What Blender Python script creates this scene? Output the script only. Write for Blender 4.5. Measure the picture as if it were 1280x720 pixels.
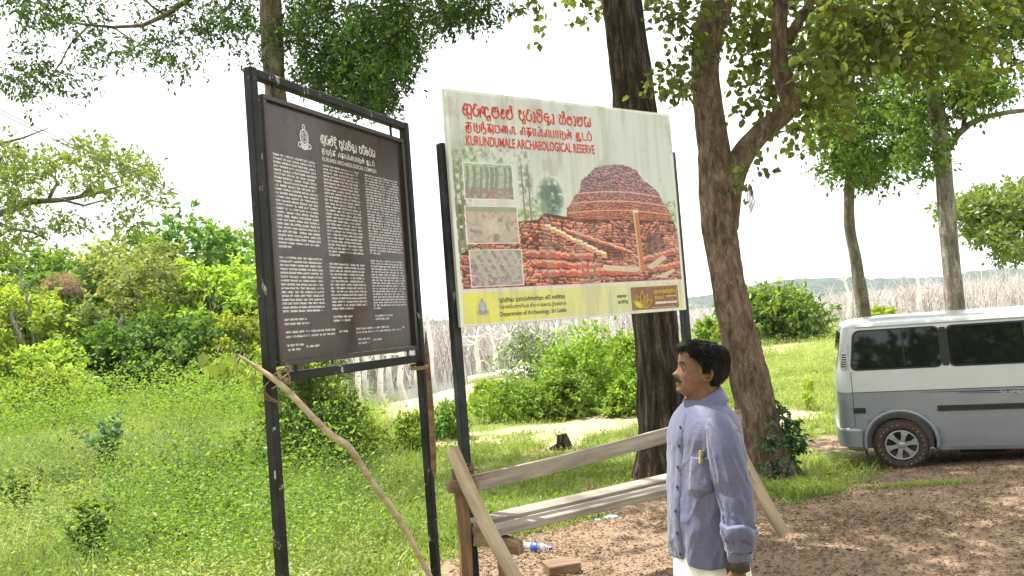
import bpy, math, random
import numpy as np
from mathutils import Vector, Matrix
R = math.radians
rng = np.random.default_rng(7)
random.seed(7)
for o in list(bpy.data.objects): bpy.data.objects.remove(o)
scene = bpy.context.scene
col = scene.collection

# ---------------------------------------------------------------- camera
FOC = 1000.0                      # focal length in pixels of a 1280 wide frame
CAM = Vector((0, 0, 1.82))
PITCH, ROLL = math.atan(0.042), R(4.4)
_f = Vector((0, math.cos(PITCH), math.sin(PITCH)))
_u0 = Vector((0, -math.sin(PITCH), math.cos(PITCH))); _r0 = Vector((1, 0, 0))
_r = _r0*math.cos(ROLL) - _u0*math.sin(ROLL)
_u = _u0*math.cos(ROLL) + _r0*math.sin(ROLL)
cam_data = bpy.data.cameras.new('camera')
cam = bpy.data.objects.new('camera', cam_data); col.objects.link(cam)
cam.matrix_world = Matrix(((_r.x, _u.x, -_f.x, CAM.x), (_r.y, _u.y, -_f.y, CAM.y), (_r.z, _u.z, -_f.z, CAM.z), (0, 0, 0, 1)))
cam_data.sensor_width = 36; cam_data.lens = FOC*36/1280
cam_data.clip_start = 0.05; cam_data.clip_end = 9000
scene.camera = cam

# ---------------------------------------------------------------- sky, sun, exposure
SUN_EL, SUN_AZ = R(66), R(-52)      # azimuth from +Y towards +X
world = bpy.data.worlds.new('World'); scene.world = world; world.use_nodes = True
wn, wl = world.node_tree.nodes, world.node_tree.links
wn.clear()
wo = wn.new('ShaderNodeOutputWorld'); wm = wn.new('ShaderNodeMixShader')
b1 = wn.new('ShaderNodeBackground'); b2 = wn.new('ShaderNodeBackground')
sky = wn.new('ShaderNodeTexSky'); sky.sky_type = 'NISHITA'; sky.sun_disc = False
sky.sun_elevation = SUN_EL; sky.sun_rotation = SUN_AZ
wl.new(sky.outputs[0], b1.inputs[0]); b1.inputs[1].default_value = 0.12
b2.inputs[0].default_value = (0.98, 0.99, 1.0, 1); b2.inputs[1].default_value = 0.90
tc = wn.new('ShaderNodeTexCoord'); mp = wn.new('ShaderNodeMapping'); mp.inputs['Scale'].default_value = (1.2, 1.2, 3.5)
nz = wn.new('ShaderNodeTexNoise'); nz.inputs['Scale'].default_value = 1.6; nz.inputs['Detail'].default_value = 6
mr = wn.new('ShaderNodeMapRange'); mr.inputs[1].default_value = 0.25; mr.inputs[2].default_value = 0.6
mr.inputs[3].default_value = 0.80; mr.inputs[4].default_value = 1.0
wl.new(tc.outputs['Generated'], mp.inputs[0]); wl.new(mp.outputs[0], nz.inputs[0]); wl.new(nz.outputs[0], mr.inputs[0])
wl.new(mr.outputs[0], wm.inputs[0]); wl.new(b1.outputs[0], wm.inputs[1]); wl.new(b2.outputs[0], wm.inputs[2])
wl.new(wm.outputs[0], wo.inputs[0])
sl = bpy.data.lights.new('sun', 'SUN'); sl.energy = 4.2; sl.angle = R(0.55); sl.color = (1.0, 0.955, 0.87)
so = bpy.data.objects.new('sun', sl); col.objects.link(so)
sd = Vector((math.sin(SUN_AZ)*math.cos(SUN_EL), math.cos(SUN_AZ)*math.cos(SUN_EL), math.sin(SUN_EL)))
so.rotation_euler = sd.to_track_quat('Z', 'Y').to_euler(); so.location = (0, 0, 30)
vs = scene.view_settings
vs.view_transform = 'Standard'; vs.look = 'None'; vs.gamma = 1; vs.exposure = 1.22
scene.cycles.max_bounces = 6; scene.cycles.transparent_max_bounces = 8
scene.cycles.diffuse_bounces = 3; scene.cycles.transmission_bounces = 4
scene.cycles.sample_clamp_indirect = 6

# ---------------------------------------------------------------- placing
def ray(px, py):
    return _f + _r*((px-640)/FOC) + _u*((360-py)/FOC)
def at(px, py, Y):
    d = ray(px, py); return CAM + d*((Y-CAM.y)/d.y)
def sstep(a, b, x):
    t = np.clip((np.asarray(x, float)-a)/(b-a), 0, 1); return t*t*(3-2*t)

# ---------------------------------------------------------------- numpy noise
_perm = np.random.default_rng(3).random((64, 64, 64)).astype(np.float32)
def vnoise(x, y, z=0.0):
    x = np.asarray(x, float); y = np.asarray(y, float); z = np.asarray(z, float)+0*x
    xi, yi, zi = np.floor(x).astype(int), np.floor(y).astype(int), np.floor(z).astype(int)
    fx, fy, fz = x-xi, y-yi, z-zi
    fx, fy, fz = fx*fx*(3-2*fx), fy*fy*(3-2*fy), fz*fz*(3-2*fz)
    def g(a, b, c): return _perm[(xi+a) & 63, (yi+b) & 63, (zi+c) & 63]
    x00 = g(0,0,0)*(1-fx)+g(1,0,0)*fx; x10 = g(0,1,0)*(1-fx)+g(1,1,0)*fx
    x01 = g(0,0,1)*(1-fx)+g(1,0,1)*fx; x11 = g(0,1,1)*(1-fx)+g(1,1,1)*fx
    return (x00*(1-fy)+x10*fy)*(1-fz)+(x01*(1-fy)+x11*fy)*fz
def fbm(x, y, z=0.0, o=4):
    s, a, t = 0, .5, 0
    for i in range(o):
        s = s+a*vnoise(np.asarray(x)*2**i+i*7.3, np.asarray(y)*2**i+i*3.1, np.asarray(z)*2**i+i*5.7); t += a; a *= .5
    return s/t

# ---------------------------------------------------------------- ground height
def shore(x):       # distance at which the bank falls to the lake
    return 32 + 30*sstep(-2, 12, x) + 3*np.sin(np.asarray(x)*.23)
def zg(x, y):
    x = np.asarray(x, float); y = np.asarray(y, float)
    z = -0.43*sstep(5.8, 11.5, y)
    left = sstep(1.0, 9.0, -x)
    z = z - left*(0.25*sstep(3, 9, y) + 1.2*sstep(10, 45, y))
    z = z - 1.9*sstep(0, 14, y-shore(x))*(1-sstep(9, 16, -x))
    z = z + (fbm(x*.35, y*.35, 0, 3)-.5)*.16*sstep(5, 12, np.hypot(x, y)) + (fbm(x*2, y*2, 4, 3)-.5)*.035
    z = z + left*sstep(6, 10, y)*((fbm(x*.6, y*.6, 8, 3)-.5)*.75+(fbm(x*.22, y*.22, 3, 2)-.5)*.9)
    return z
def gz(x, y): return float(zg(np.array([x]), np.array([y]))[0])
def ong(px, py):
    d = ray(px, py); t = 2.0
    ts = np.concatenate([np.arange(2, 30, .05), np.arange(30, 400, .5)])
    X, Y, Z = CAM.x+d.x*ts, CAM.y+d.y*ts, CAM.z+d.z*ts
    h = Z-zg(X, Y); i = int(np.argmax(h < 0)) or len(ts)-1
    return Vector((X[i], Y[i], float(zg(X[i:i+1], Y[i:i+1])[0])))

# ---------------------------------------------------------------- object helpers
def link(name, data, parent=None):
    o = bpy.data.objects.new(name, data); col.objects.link(o)
    if parent is not None: o.parent = parent
    return o
def tag(o, label=None, cat=None, group=None, kind=None):
    if label: o['label'] = label
    if cat: o['category'] = cat
    if group: o['group'] = group
    if kind: o['kind'] = kind
    return o
def empty(name, loc, label, cat, group=None, rz=0):
    o = link(name, None); o.location = loc; o.rotation_euler = (0, 0, rz); o.empty_display_size = .1
    return tag(o, label, cat, group)
def npmesh(name, V, F, mats, smooth=False, rnd=None, midx=None, extra=None):
    """V (n,3); F (m,k) array or list of arrays"""
    me = bpy.data.meshes.new(name)
    Fs = F if isinstance(F, list) else [F]
    Fs = [np.asarray(f, np.int32) for f in Fs if len(f)]
    V = np.asarray(V, np.float32)
    me.vertices.add(len(V)); me.vertices.foreach_set('co', V.ravel())
    loops = np.concatenate([f.ravel() for f in Fs]); cnt = np.concatenate([np.full(len(f), f.shape[1], np.int32) for f in Fs])
    me.loops.add(len(loops)); me.loops.foreach_set('vertex_index', loops)
    me.polygons.add(len(cnt)); st = np.concatenate([[0], np.cumsum(cnt)[:-1]]).astype(np.int32)
    me.polygons.foreach_set('loop_start', st)
    if midx is not None: me.polygons.foreach_set('material_index', np.asarray(midx, np.int32))
    if smooth: me.polygons.foreach_set('use_smooth', np.ones(len(cnt), bool))
    if rnd is not None:
        a = me.attributes.new('rnd', 'FLOAT', 'POINT'); a.data.foreach_set('value', np.asarray(rnd, np.float32))
    if extra is not None:
        a = me.color_attributes.new('zone', 'FLOAT_COLOR', 'POINT'); a.data.foreach_set('color', np.asarray(extra, np.float32).ravel())
    for m in (mats if isinstance(mats, (list, tuple)) else [mats]): me.materials.append(m)
    me.update(calc_edges=True); me.validate()
    return me
class MB:
    def __init__(s): s.v = []; s.f3 = []; s.f4 = []; s.n = 0; s.other = []; s.r = []
    def add(s, V, F, r=0.5):
        V = np.asarray(V, float).reshape(-1, 3)
        for f in F:
            f = [i+s.n for i in f]
            (s.f3 if len(f) == 3 else s.f4 if len(f) == 4 else s.other).append(f)
        s.v.append(V); s.n += len(V); s.r.append(np.full(len(V), r)); return s
    def box(s, c, d, M=None, bev=0.0):
        hx, hy, hz = d[0]/2, d[1]/2, d[2]/2
        b = min(bev, hx*.8, hy*.8, hz*.8)
        if b <= 0:
            V = [(x, y, z) for x in (-hx, hx) for y in (-hy, hy) for z in (-hz, hz)]
            F = [(0,1,3,2),(4,6,7,5),(0,4,5,1),(2,3,7,6),(0,2,6,4),(1,5,7,3)]
        else:
            V = []; F = []
            idx = {}
            for sx in (-1, 1):
                for sy in (-1, 1):
                    for sz in (-1, 1):
                        for k in range(3):
                            p = [sx*(hx-b), sy*(hy-b), sz*(hz-b)]
                            p[k] += (sx, sy, sz)[k]*b
                            idx[(sx, sy, sz, k)] = len(V); V.append(p)
            for k in range(3):
                for sg in (-1, 1):
                    o = [(-1,-1),(1,-1),(1,1),(-1,1)]
                    q = []
                    for a, bb in o:
                        t = [0,0,0]; t[k] = sg; t[(k+1)%3] = a; t[(k+2)%3] = bb; q.append(idx[(t[0],t[1],t[2],k)])
                    F.append(q if sg > 0 else q[::-1])
            for k in range(3):
                i, j = (k+1)%3, (k+2)%3
                for a in (-1, 1):
                    for bb in (-1, 1):
                        def t(e, w):
                            q = [0,0,0]; q[k] = e; q[i] = a; q[j] = bb; return idx[(q[0],q[1],q[2],w)]
                        q = [t(-1,i), t(1,i), t(1,j), t(-1,j)]
                        F.append(q if a*bb < 0 else q[::-1])
            for sx in (-1, 1):
                for sy in (-1, 1):
                    for sz in (-1, 1):
                        q = [idx[(sx,sy,sz,k)] for k in range(3)]
                        F.append(q if sx*sy*sz > 0 else q[::-1])
        V = np.array(V, float)
        if M is not None: V = V @ np.array(M.to_3x3()).T
        V = V+np.array(c, float)
        return s.add(V, F)
    def tube(s, pts, rad, sides=8, cap=True, noise=0, seed=0, squash=None):
        pts = [Vector(p) for p in pts]; n = len(pts)
        if not hasattr(rad, '__len__'): rad = [rad]*n
        V = []; up = Vector((0, 0, 1)); prev = None
        for i, p in enumerate(pts):
            t = (pts[min(i+1, n-1)]-pts[max(i-1, 0)]).normalized()
            if prev is None:
                a = t.cross(Vector((0.13, 1, 0.07))); a = a if a.length > .05 else t.cross(Vector((1, 0, 0))); a.normalize()
            else:
                a = prev-t*prev.dot(t); a.normalize()
            prev = a; b = t.cross(a)
            for k in range(sides):
                an = 2*math.pi*k/sides; rr = rad[i]
                if noise: rr *= 1+noise*(random.random()-.5)
                V.append(p+a*math.cos(an)*rr+b*math.sin(an)*rr*(squash or 1))
        F = [(i*sides+k, i*sides+(k+1) % sides, (i+1)*sides+(k+1) % sides, (i+1)*sides+k) for i in range(n-1) for k in range(sides)]
        if cap: F.append(list(range(sides))[::-1]); F.append([(n-1)*sides+k for k in range(sides)])
        return s.add([tuple(v) for v in V], F)
    def lathe(s, prof, M=None, seg=24, c=(0,0,0)):
        V = []; n = len(prof)
        for r, z in prof:
            for k in range(seg):
                a = 2*math.pi*k/seg; V.append((r*math.cos(a), r*math.sin(a), z))
        F = [(i*seg+k, i*seg+(k+1) % seg, (i+1)*seg+(k+1) % seg, (i+1)*seg+k) for i in range(n-1) for k in range(seg)]
        V = np.array(V)
        if M is not None: V = V @ np.array(M.to_3x3()).T
        return s.add(V+np.array(c, float), F)
    def loft(s, rings, capa=True, capb=True, closed=True):
        m = len(rings[0]); V = [p for r in rings for p in r]
        F = [(i*m+k, i*m+(k+1) % m, (i+1)*m+(k+1) % m, (i+1)*m+k) for i in range(len(rings)-1) for k in range(m if closed else m-1)]
        if capa: F.append(list(range(m))[::-1])
        if capb: F.append([(len(rings)-1)*m+k for k in range(m)])
        return s.add(V, F)
    def prism(s, poly, y0, y1):
        """poly of (x,z), extruded along y"""
        n = len(poly)
        V = [(x, y0, z) for x, z in poly]+[(x, y1, z) for x, z in poly]
        F = [list(range(n)), list(range(n, 2*n))[::-1]]+[(k, n+k, n+(k+1) % n, (k+1) % n) for k in range(n)]
        return s.add(V, F)
    def build(s, name, mat, parent=None, smooth=False):
        V = np.concatenate(s.v); me = bpy.data.meshes.new(name)
        F = s.f3+s.f4+s.other
        me.from_pydata([tuple(v) for v in V], [], F)
        for m in (mat if isinstance(mat, (list, tuple)) else [mat]): me.materials.append(m)
        if smooth:
            for p in me.polygons: p.use_smooth = len(p.vertices) < 6
        me.update()
        return link(name, me, parent)

# ---------------------------------------------------------------- materials
def nt(name):
    m = bpy.data.materials.new(name); m.use_nodes = True
    t = m.node_tree; b = t.nodes['Principled BSDF']
    return m, t, b
def ramp(t, fac, stops):
    r = t.nodes.new('ShaderNodeValToRGB'); e = r.color_ramp.elements
    while len(e) > 1: e.remove(e[0])
    e[0].position = stops[0][0]; e[0].color = (*stops[0][1], 1)
    for p, c in stops[1:]:
        x = e.new(p); x.color = (*c, 1)
    t.links.new(fac, r.inputs[0]); return r.outputs[0]
def texco(t, scale=(1,1,1), kind='Object'):
    c = t.nodes.new('ShaderNodeTexCoord'); m = t.nodes.new('ShaderNodeMapping'); m.inputs['Scale'].default_value = scale
    t.links.new(c.outputs[kind], m.inputs[0]); return m.outputs[0]
def noise(t, co, scale, detail=5, rough=.55, dist=0):
    n = t.nodes.new('ShaderNodeTexNoise'); n.inputs['Scale'].default_value = scale; n.inputs['Detail'].default_value = detail
    n.inputs['Roughness'].default_value = rough; n.inputs['Distortion'].default_value = dist
    t.links.new(co, n.inputs['Vector']); return n.outputs[0]
def bump(t, b, h, strength=.3, dist=.01):
    n = t.nodes.new('ShaderNodeBump'); n.inputs['Strength'].default_value = strength; n.inputs['Distance'].default_value = dist
    t.links.new(h, n.inputs['Height']); t.links.new(n.outputs[0], b.inputs['Normal'])
def mixc(t, fac, a, b2, mode='MIX'):
    n = t.nodes.new('ShaderNodeMix'); n.data_type = 'RGBA'; n.blend_type = mode
    def setin(sock, v):
        if isinstance(v, tuple): sock.default_value = (*v, 1) if len(v) == 3 else v
        elif isinstance(v, float): sock.default_value = v
        else: t.links.new(v, sock)
    setin(n.inputs[0], fac); setin(n.inputs[6], a); setin(n.inputs[7], b2)
    return n.outputs[2]
def simple(name, c, rough=.6, var=.25, scale=30, metal=0, bmp=.1, stretch=(1,1,1), spec=.5, dist=.004):
    m, t, b = nt(name); co = texco(t, stretch)
    n = noise(t, co, scale)
    lo = tuple(x*(1-var) for x in c); hi = tuple(min(1, x*(1+var)) for x in c)
    t.links.new(ramp(t, n, [(.3, lo), (.7, hi)]), b.inputs['Base Color'])
    b.inputs['Roughness'].default_value = rough; b.inputs['Metallic'].default_value = metal
    b.inputs['Specular IOR Level'].default_value = spec
    if bmp: bump(t, b, noise(t, co, scale*2.3), bmp, dist)
    return m
def leafmat(name, dark, mid, light, trans=.35, gloss=.08, objvar=0.0, alt=None):
    m, t, b = nt(name); t.nodes.remove(b); out = t.nodes['Material Output']
    a = t.nodes.new('ShaderNodeAttribute'); a.attribute_name = 'rnd'
    c = ramp(t, a.outputs['Fac'], [(0, dark), (.5, mid), (1, light)] if not alt else [(0, dark), (.5, mid), (.88, light), (.93, alt), (1, alt)])
    if objvar:
        oi = t.nodes.new('ShaderNodeObjectInfo'); h = t.nodes.new('ShaderNodeHueSaturation')
        mr1 = t.nodes.new('ShaderNodeMapRange'); mr1.inputs[3].default_value = .5-.035*objvar; mr1.inputs[4].default_value = .5+.03*objvar
        mr2 = t.nodes.new('ShaderNodeMapRange'); mr2.inputs[3].default_value = 1-.3*objvar; mr2.inputs[4].default_value = 1+.35*objvar
        mul = t.nodes.new('ShaderNodeMath'); mul.operation = 'MULTIPLY'; mul.inputs[1].default_value = 7.31
        fr = t.nodes.new('ShaderNodeMath'); fr.operation = 'FRACT'
        t.links.new(oi.outputs['Random'], mr1.inputs[0]); t.links.new(oi.outputs['Random'], mul.inputs[0]); t.links.new(mul.outputs[0], fr.inputs[0])
        t.links.new(fr.outputs[0], mr2.inputs[0]); t.links.new(mr1.outputs[0], h.inputs['Hue']); t.links.new(mr2.outputs[0], h.inputs['Value'])
        t.links.new(c, h.inputs['Color']); c = h.outputs[0]
    d = t.nodes.new('ShaderNodeBsdfDiffuse'); tr = t.nodes.new('ShaderNodeBsdfTranslucent'); g = t.nodes.new('ShaderNodeBsdfGlossy')
    g.inputs['Roughness'].default_value = .55; g.inputs['Color'].default_value = (.8, .85, .8, 1)
    cb = mixc(t, 1.0, c, (1.7, 1.6, .6, 1), 'MULTIPLY')
    t.links.new(c, d.inputs[0]); t.links.new(cb, tr.inputs[0])
    m1 = t.nodes.new('ShaderNodeMixShader'); m1.inputs[0].default_value = trans
    m2 = t.nodes.new('ShaderNodeMixShader'); m2.inputs[0].default_value = gloss
    t.links.new(d.outputs[0], m1.inputs[1]); t.links.new(tr.outputs[0], m1.inputs[2])
    t.links.new(m1.outputs[0], m2.inputs[1]); t.links.new(g.outputs[0], m2.inputs[2]); t.links.new(m2.outputs[0], out.inputs[0])
    return m
def barkmat(name, stops, scale=6, stretch=(1, 1, .22), bmp=1.0, dist=.05, moss=None):
    scale *= 1.9
    m, t, b = nt(name); co = texco(t, stretch)
    n1 = noise(t, co, scale, 8, .65, .4); n2 = noise(t, texco(t), 2.2, 4)
    v = t.nodes.new('ShaderNodeTexVoronoi'); v.feature = 'DISTANCE_TO_EDGE'; v.inputs['Scale'].default_value = scale*2.2
    wv = t.nodes.new('ShaderNodeTexNoise'); wv.inputs['Scale'].default_value = scale*1.5; wv.inputs['Detail'].default_value = 5; t.links.new(co, wv.inputs['Vector']); wa = t.nodes.new('ShaderNodeVectorMath'); wa.operation = 'MULTIPLY_ADD'; wa.inputs[1].default_value = (.5, .5, .5); t.links.new(wv.outputs['Color'], wa.inputs[0]); t.links.new(co, wa.inputs[2])
    t.links.new(wa.outputs[0], v.inputs['Vector'])
    crack = ramp(t, v.outputs['Distance'], [(0, (.55, .52, .50)), (.10, (1, 1, 1))])
    c = ramp(t, n1, stops); c = mixc(t, .8, c, crack, 'MULTIPLY')
    pale = ramp(t, n2, [(.35, (.72, .7, .68)), (.65, (1.22, 1.2, 1.18))]); c = mixc(t, 1.0, c, pale, 'MULTIPLY')
    if moss:
        n3 = noise(t, texco(t), 9, 4); f = ramp(t, n3, [(.58, (0, 0, 0)), (.68, (1, 1, 1))]); c = mixc(t, f, c, moss)
    n5 = noise(t, texco(t, (stretch[0], stretch[1], stretch[2]*1.8)), scale*7, 4, .7); c = mixc(t, 1.0, c, ramp(t, n5, [(.35, (.62, .6, .58)), (.65, (1.3, 1.28, 1.25))]), 'MULTIPLY')
    hh = mixc(t, .5, n1, v.outputs['Distance']); hh = mixc(t, .35, hh, n5); t.links.new(c, b.inputs['Base Color']); b.inputs['Roughness'].default_value = .9; b.inputs['Specular IOR Level'].default_value = .2; bump(t, b, hh, bmp, dist)
    return m
M = {}
M['bark_dark'] = barkmat('dark_furrowed_bark', [(.34, (.014, .011, .010)), (.5, (.075, .056, .045)), (.66, (.24, .185, .14))], 6, (1, 1, .13))
M['bark_brown'] = barkmat('brown_scaly_bark', [(.30, (.075, .052, .040)), (.5, (.27, .19, .14)), (.68, (.50, .38, .30))], 8, (1, 1, .34))
M['bark_grey'] = barkmat('grey_bark', [(.25, (.08, .068, .055)), (.5, (.20, .175, .14)), (.75, (.42, .38, .32))], 5, (1, 1, .2), moss=(.10, .13, .05))
M['bark_pale'] = barkmat('pale_plated_bark', [(.3, (.10, .085, .075)), (.5, (.27, .24, .22)), (.7, (.55, .51, .47))], 4, (1, 1, .25))
M['bark_mottled'] = barkmat('mottled_bark', [(.3, (.08, .06, .04)), (.5, (.25, .20, .14)), (.68, (.50, .43, .32))], 5, (1, 1, .4))
M['bark_far'] = simple('twig_bark', (.16, .13, .10), .9, .4, 8)
M['dead_wood'] = simple('bleached_dead_wood', (.74, .70, .66), .85, .3, 1.2)
M['lf_dark'] = leafmat('dark_small_leaf', (.016, .032, .012), (.036, .075, .018), (.09, .17, .03), .34, .03)
M['lf_olive'] = leafmat('olive_broad_leaf', (.05, .07, .022), (.12, .145, .045), (.20, .25, .075), .45, .02, alt=(.22, .34, .08))
M['lf_mid'] = leafmat('green_leaf', (.04, .08, .022), (.10, .165, .045), (.21, .30, .085), .42, .012)
M['lf_forest'] = leafmat('forest_leaf', (.06, .12, .025), (.17, .27, .05), (.35, .45, .10), .35, .02, objvar=.9)
M['lf_yellow'] = leafmat('yellow_green_leaf', (.12, .20, .025), (.27, .38, .055), (.48, .57, .12), .35, .02, objvar=.5)
M['lf_pale'] = leafmat('pale_brownish_leaf', (.13, .18, .06), (.24, .30, .10), (.40, .45, .18), .3, .02, objvar=.3)
M['lf_dkforest'] = leafmat('deep_green_leaf', (.035, .075, .02), (.10, .18, .035), (.24, .34, .07), .32, .02, objvar=.6)
M['lf_light'] = leafmat('pale_green_leaf', (.07, .11, .03), (.15, .21, .05), (.26, .33, .09), .4, .05)
M['lf_blue'] = leafmat('blue_green_leaf', (.09, .18, .09), (.19, .33, .18), (.34, .50, .28), .25, .05)
M['lf_weed'] = leafmat('weed_leaf', (.07, .12, .04), (.22, .29, .10), (.42, .47, .20), .32, .01, alt=(.48, .46, .22))
M['lf_bush'] = leafmat('shrub_leaf', (.06, .12, .02), (.18, .29, .045), (.36, .46, .10), .38, .02, objvar=.5)
M['lf_grey'] = leafmat('grey_green_leaf', (.09, .14, .07), (.17, .23, .12), (.27, .34, .19), .3, .05)
M['lf_rust'] = leafmat('rust_tinted_leaf', (.06, .13, .02), (.13, .22, .03), (.24, .3, .05), .35, .05, alt=(.34, .17, .05))
M['lf_pink'] = leafmat('dry_pinkish_twig', (.28, .17, .13), (.42, .28, .23), (.55, .42, .36), .2, .02)
M['lf_vine'] = leafmat('ivy_leaf', (.012, .04, .01), (.03, .09, .018), (.07, .16, .03), .3, .08)
M['grass'] = leafmat('grass_blade', (.09, .14, .035), (.21, .285, .07), (.38, .43, .15), .3, .01, alt=(.50, .46, .26))
M['litter'] = leafmat('dead_leaf', (.09, .05, .03), (.20, .125, .075), (.36, .25, .16), .1, .04)

# ---------------------------------------------------------------- ground zones
def inpoly(X, Y, poly):
    ins = np.zeros(X.shape, bool); n = len(poly)
    for i in range(n):
        x1, y1 = poly[i]; x2, y2 = poly[(i+1) % n]
        c = ((y1 > Y) != (y2 > Y)) & (X < (x2-x1)*(Y-y1)/((y2-y1) if y2 != y1 else 1e-9)+x1)
        ins ^= c
    return ins
def pdist(X, Y, poly):
    d = np.full(X.shape, 1e9); n = len(poly)
    for i in range(n):
        x1, y1 = poly[i]; x2, y2 = poly[(i+1) % n]
        dx, dy = x2-x1, y2-y1; L = dx*dx+dy*dy+1e-9
        t = np.clip(((X-x1)*dx+(Y-y1)*dy)/L, 0, 1)
        d = np.minimum(d, np.hypot(X-x1-t*dx, Y-y1-t*dy))
    return np.where(inpoly(X, Y, poly), -d, d)
def gp(pts): return [(lambda v: (v.x, v.y))(ong(*p)) for p in pts]
DIRT = gp([(520, 760), (570, 705), (640, 668), (740, 640), (820, 622), (905, 612), (985, 632), (1020, 622), (1072, 604), (1088, 588), (1070, 570), (1000, 560), (960, 552), (1000, 546), (1280, 542), (1700, 560), (1700, 900), (520, 900)])
DIRT = [(p[0], max(p[1], .5)) for p in DIRT]; DIRT += [(-.6, .5)]
DIRT[-2:] = [(9, -3), (-.8, -3), (-1.0, 3.5)]
SANDS = [gp([(462, 497), (500, 487), (560, 484), (640, 489), (600, 502), (560, 519), (500, 532), (468, 536)]),
         gp([(545, 548), (640, 529), (740, 518), (830, 514), (960, 512), (1060, 511), (1060, 522), (960, 526), (830, 536), (700, 552)]),
         gp([(560, 470), (640, 470), (760, 474), (760, 479), (640, 478), (560, 480)]),
         gp([(955, 437), (985, 430), (990, 433), (960, 442)])]
def zones(X, Y):
    w = (fbm(X*1.3, Y*1.3, 1, 4)-.5)
    d = pdist(X, Y, DIRT); dirt = 1-sstep(-.3, .3, d+w*1.0)
    sand = np.zeros(X.shape)
    for p in SANDS:
        sd_ = pdist(X, Y, p); sand = np.maximum(sand, 1-sstep(-.7, .6, sd_+w*4.2))
    return dirt, sand
def litter_d(X, Y):
    dirt, sand = zones(X, Y)
    f = fbm(X*.8, Y*.8, 9, 3)
    band = dirt*sstep(5.4, 6.6, Y-.25*(X-2)*0)*sstep(.25, .55, f)
    near = dirt*.42
    return np.clip(np.maximum(band, near)+.35*(1-sstep(0, .9, np.abs(pdist(X, Y, DIRT))))*(X > -.5)*(Y < 11), 0, 1)

def gridsheet():
    def ax(lo, hi, step, out, grow, lim):
        m = list(np.arange(lo, hi, step)); a = []; s = step; v = hi
        while v < lim: a.append(v); s *= grow; v += s
        b = []; s = step; v = lo
        if out:
            while v > -lim: s *= grow; v -= s; b.append(v)
        return np.array(b[::-1]+m+a)
    xs = ax(-9, 11, .14, True, 1.07, 4500); ys = ax(2.2, 18, .14, False, 1.035, 7000)
    ys = np.concatenate([[-4500, -800, -150, -50, -20, -8, -3, 0, 1, 1.7], ys])
    X, Y = np.meshgrid(xs, ys); Z = zg(X, Y)
    far = sstep(150, 400, np.hypot(X, Y)); Z = Z*(1-far)+(-2.8)*far
    n, m = X.shape; V = np.stack([X, Y, Z], -1).reshape(-1, 3)
    i = np.arange(n-1)[:, None]*m+np.arange(m-1)[None]; F = np.stack([i, i+1, i+m+1, i+m], -1).reshape(-1, 4)
    d, s = zones(X, Y)
    L = sstep(.5, 4, -X)*sstep(5, 9, Y)
    C = np.stack([d, s, L, np.ones_like(d)], -1).reshape(-1, 4)
    m_, t, b = nt('ground_soil'); co = texco(t)
    at_ = t.nodes.new('ShaderNodeAttribute'); at_.attribute_name = 'zone'
    sp = t.nodes.new('ShaderNodeSeparateColor'); t.links.new(at_.outputs['Color'], sp.inputs[0])
    n1 = noise(t, co, 1.4, 8, .65); n2 = noise(t, co, 22, 6, .7); n3 = noise(t, co, 90, 3, .7)
    gr = ramp(t, n2, [(.3, (.09, .12, .03)), (.5, (.18, .23, .06)), (.7, (.30, .31, .12))])
    soil = ramp(t, n2, [(.3, (.14, .092, .060)), (.5, (.255, .18, .12)), (.72, (.38, .29, .205))])
    soil2 = mixc(t, ramp(t, n1, [(.35, (0, 0, 0)), (.65, (1, 1, 1))]), soil, (.29, .21, .145))
    g2 = mixc(t, ramp(t, n1, [(.55, (0, 0, 0)), (.7, (1, 1, 1))]), gr, (.30, .24, .12))
    snd = ramp(t, n2, [(.3, (.36, .27, .17)), (.7, (.52, .41, .27))])
    g2 = mixc(t, sp.outputs[2], g2, ramp(t, n2, [(.3, (.035, .06, .015)), (.7, (.10, .15, .04))])); c = mixc(t, sp.outputs[1], g2, snd); c = mixc(t, sp.outputs[0], c, soil2)  # left field ground coloured darker, standing in for shade in gaps between weeds
    peb = ramp(t, n3, [(.28, (.55, .5, .46)), (.42, (1, 1, 1)), (.66, (1, 1, 1)), (.75, (1.35, 1.3, 1.25))]); c = mixc(t, .8, c, peb, 'MULTIPLY')
    t.links.new(c, b.inputs['Base Color']); b.inputs['Roughness'].default_value = .95; b.inputs['Specular IOR Level'].default_value = .15
    bump(t, b, mixc(t, .5, n2, n3), .7, .02)
    me = npmesh('ground', V, F, m_, True, extra=C); return tag(link('ground', me), kind='structure')
gridsheet()

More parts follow.
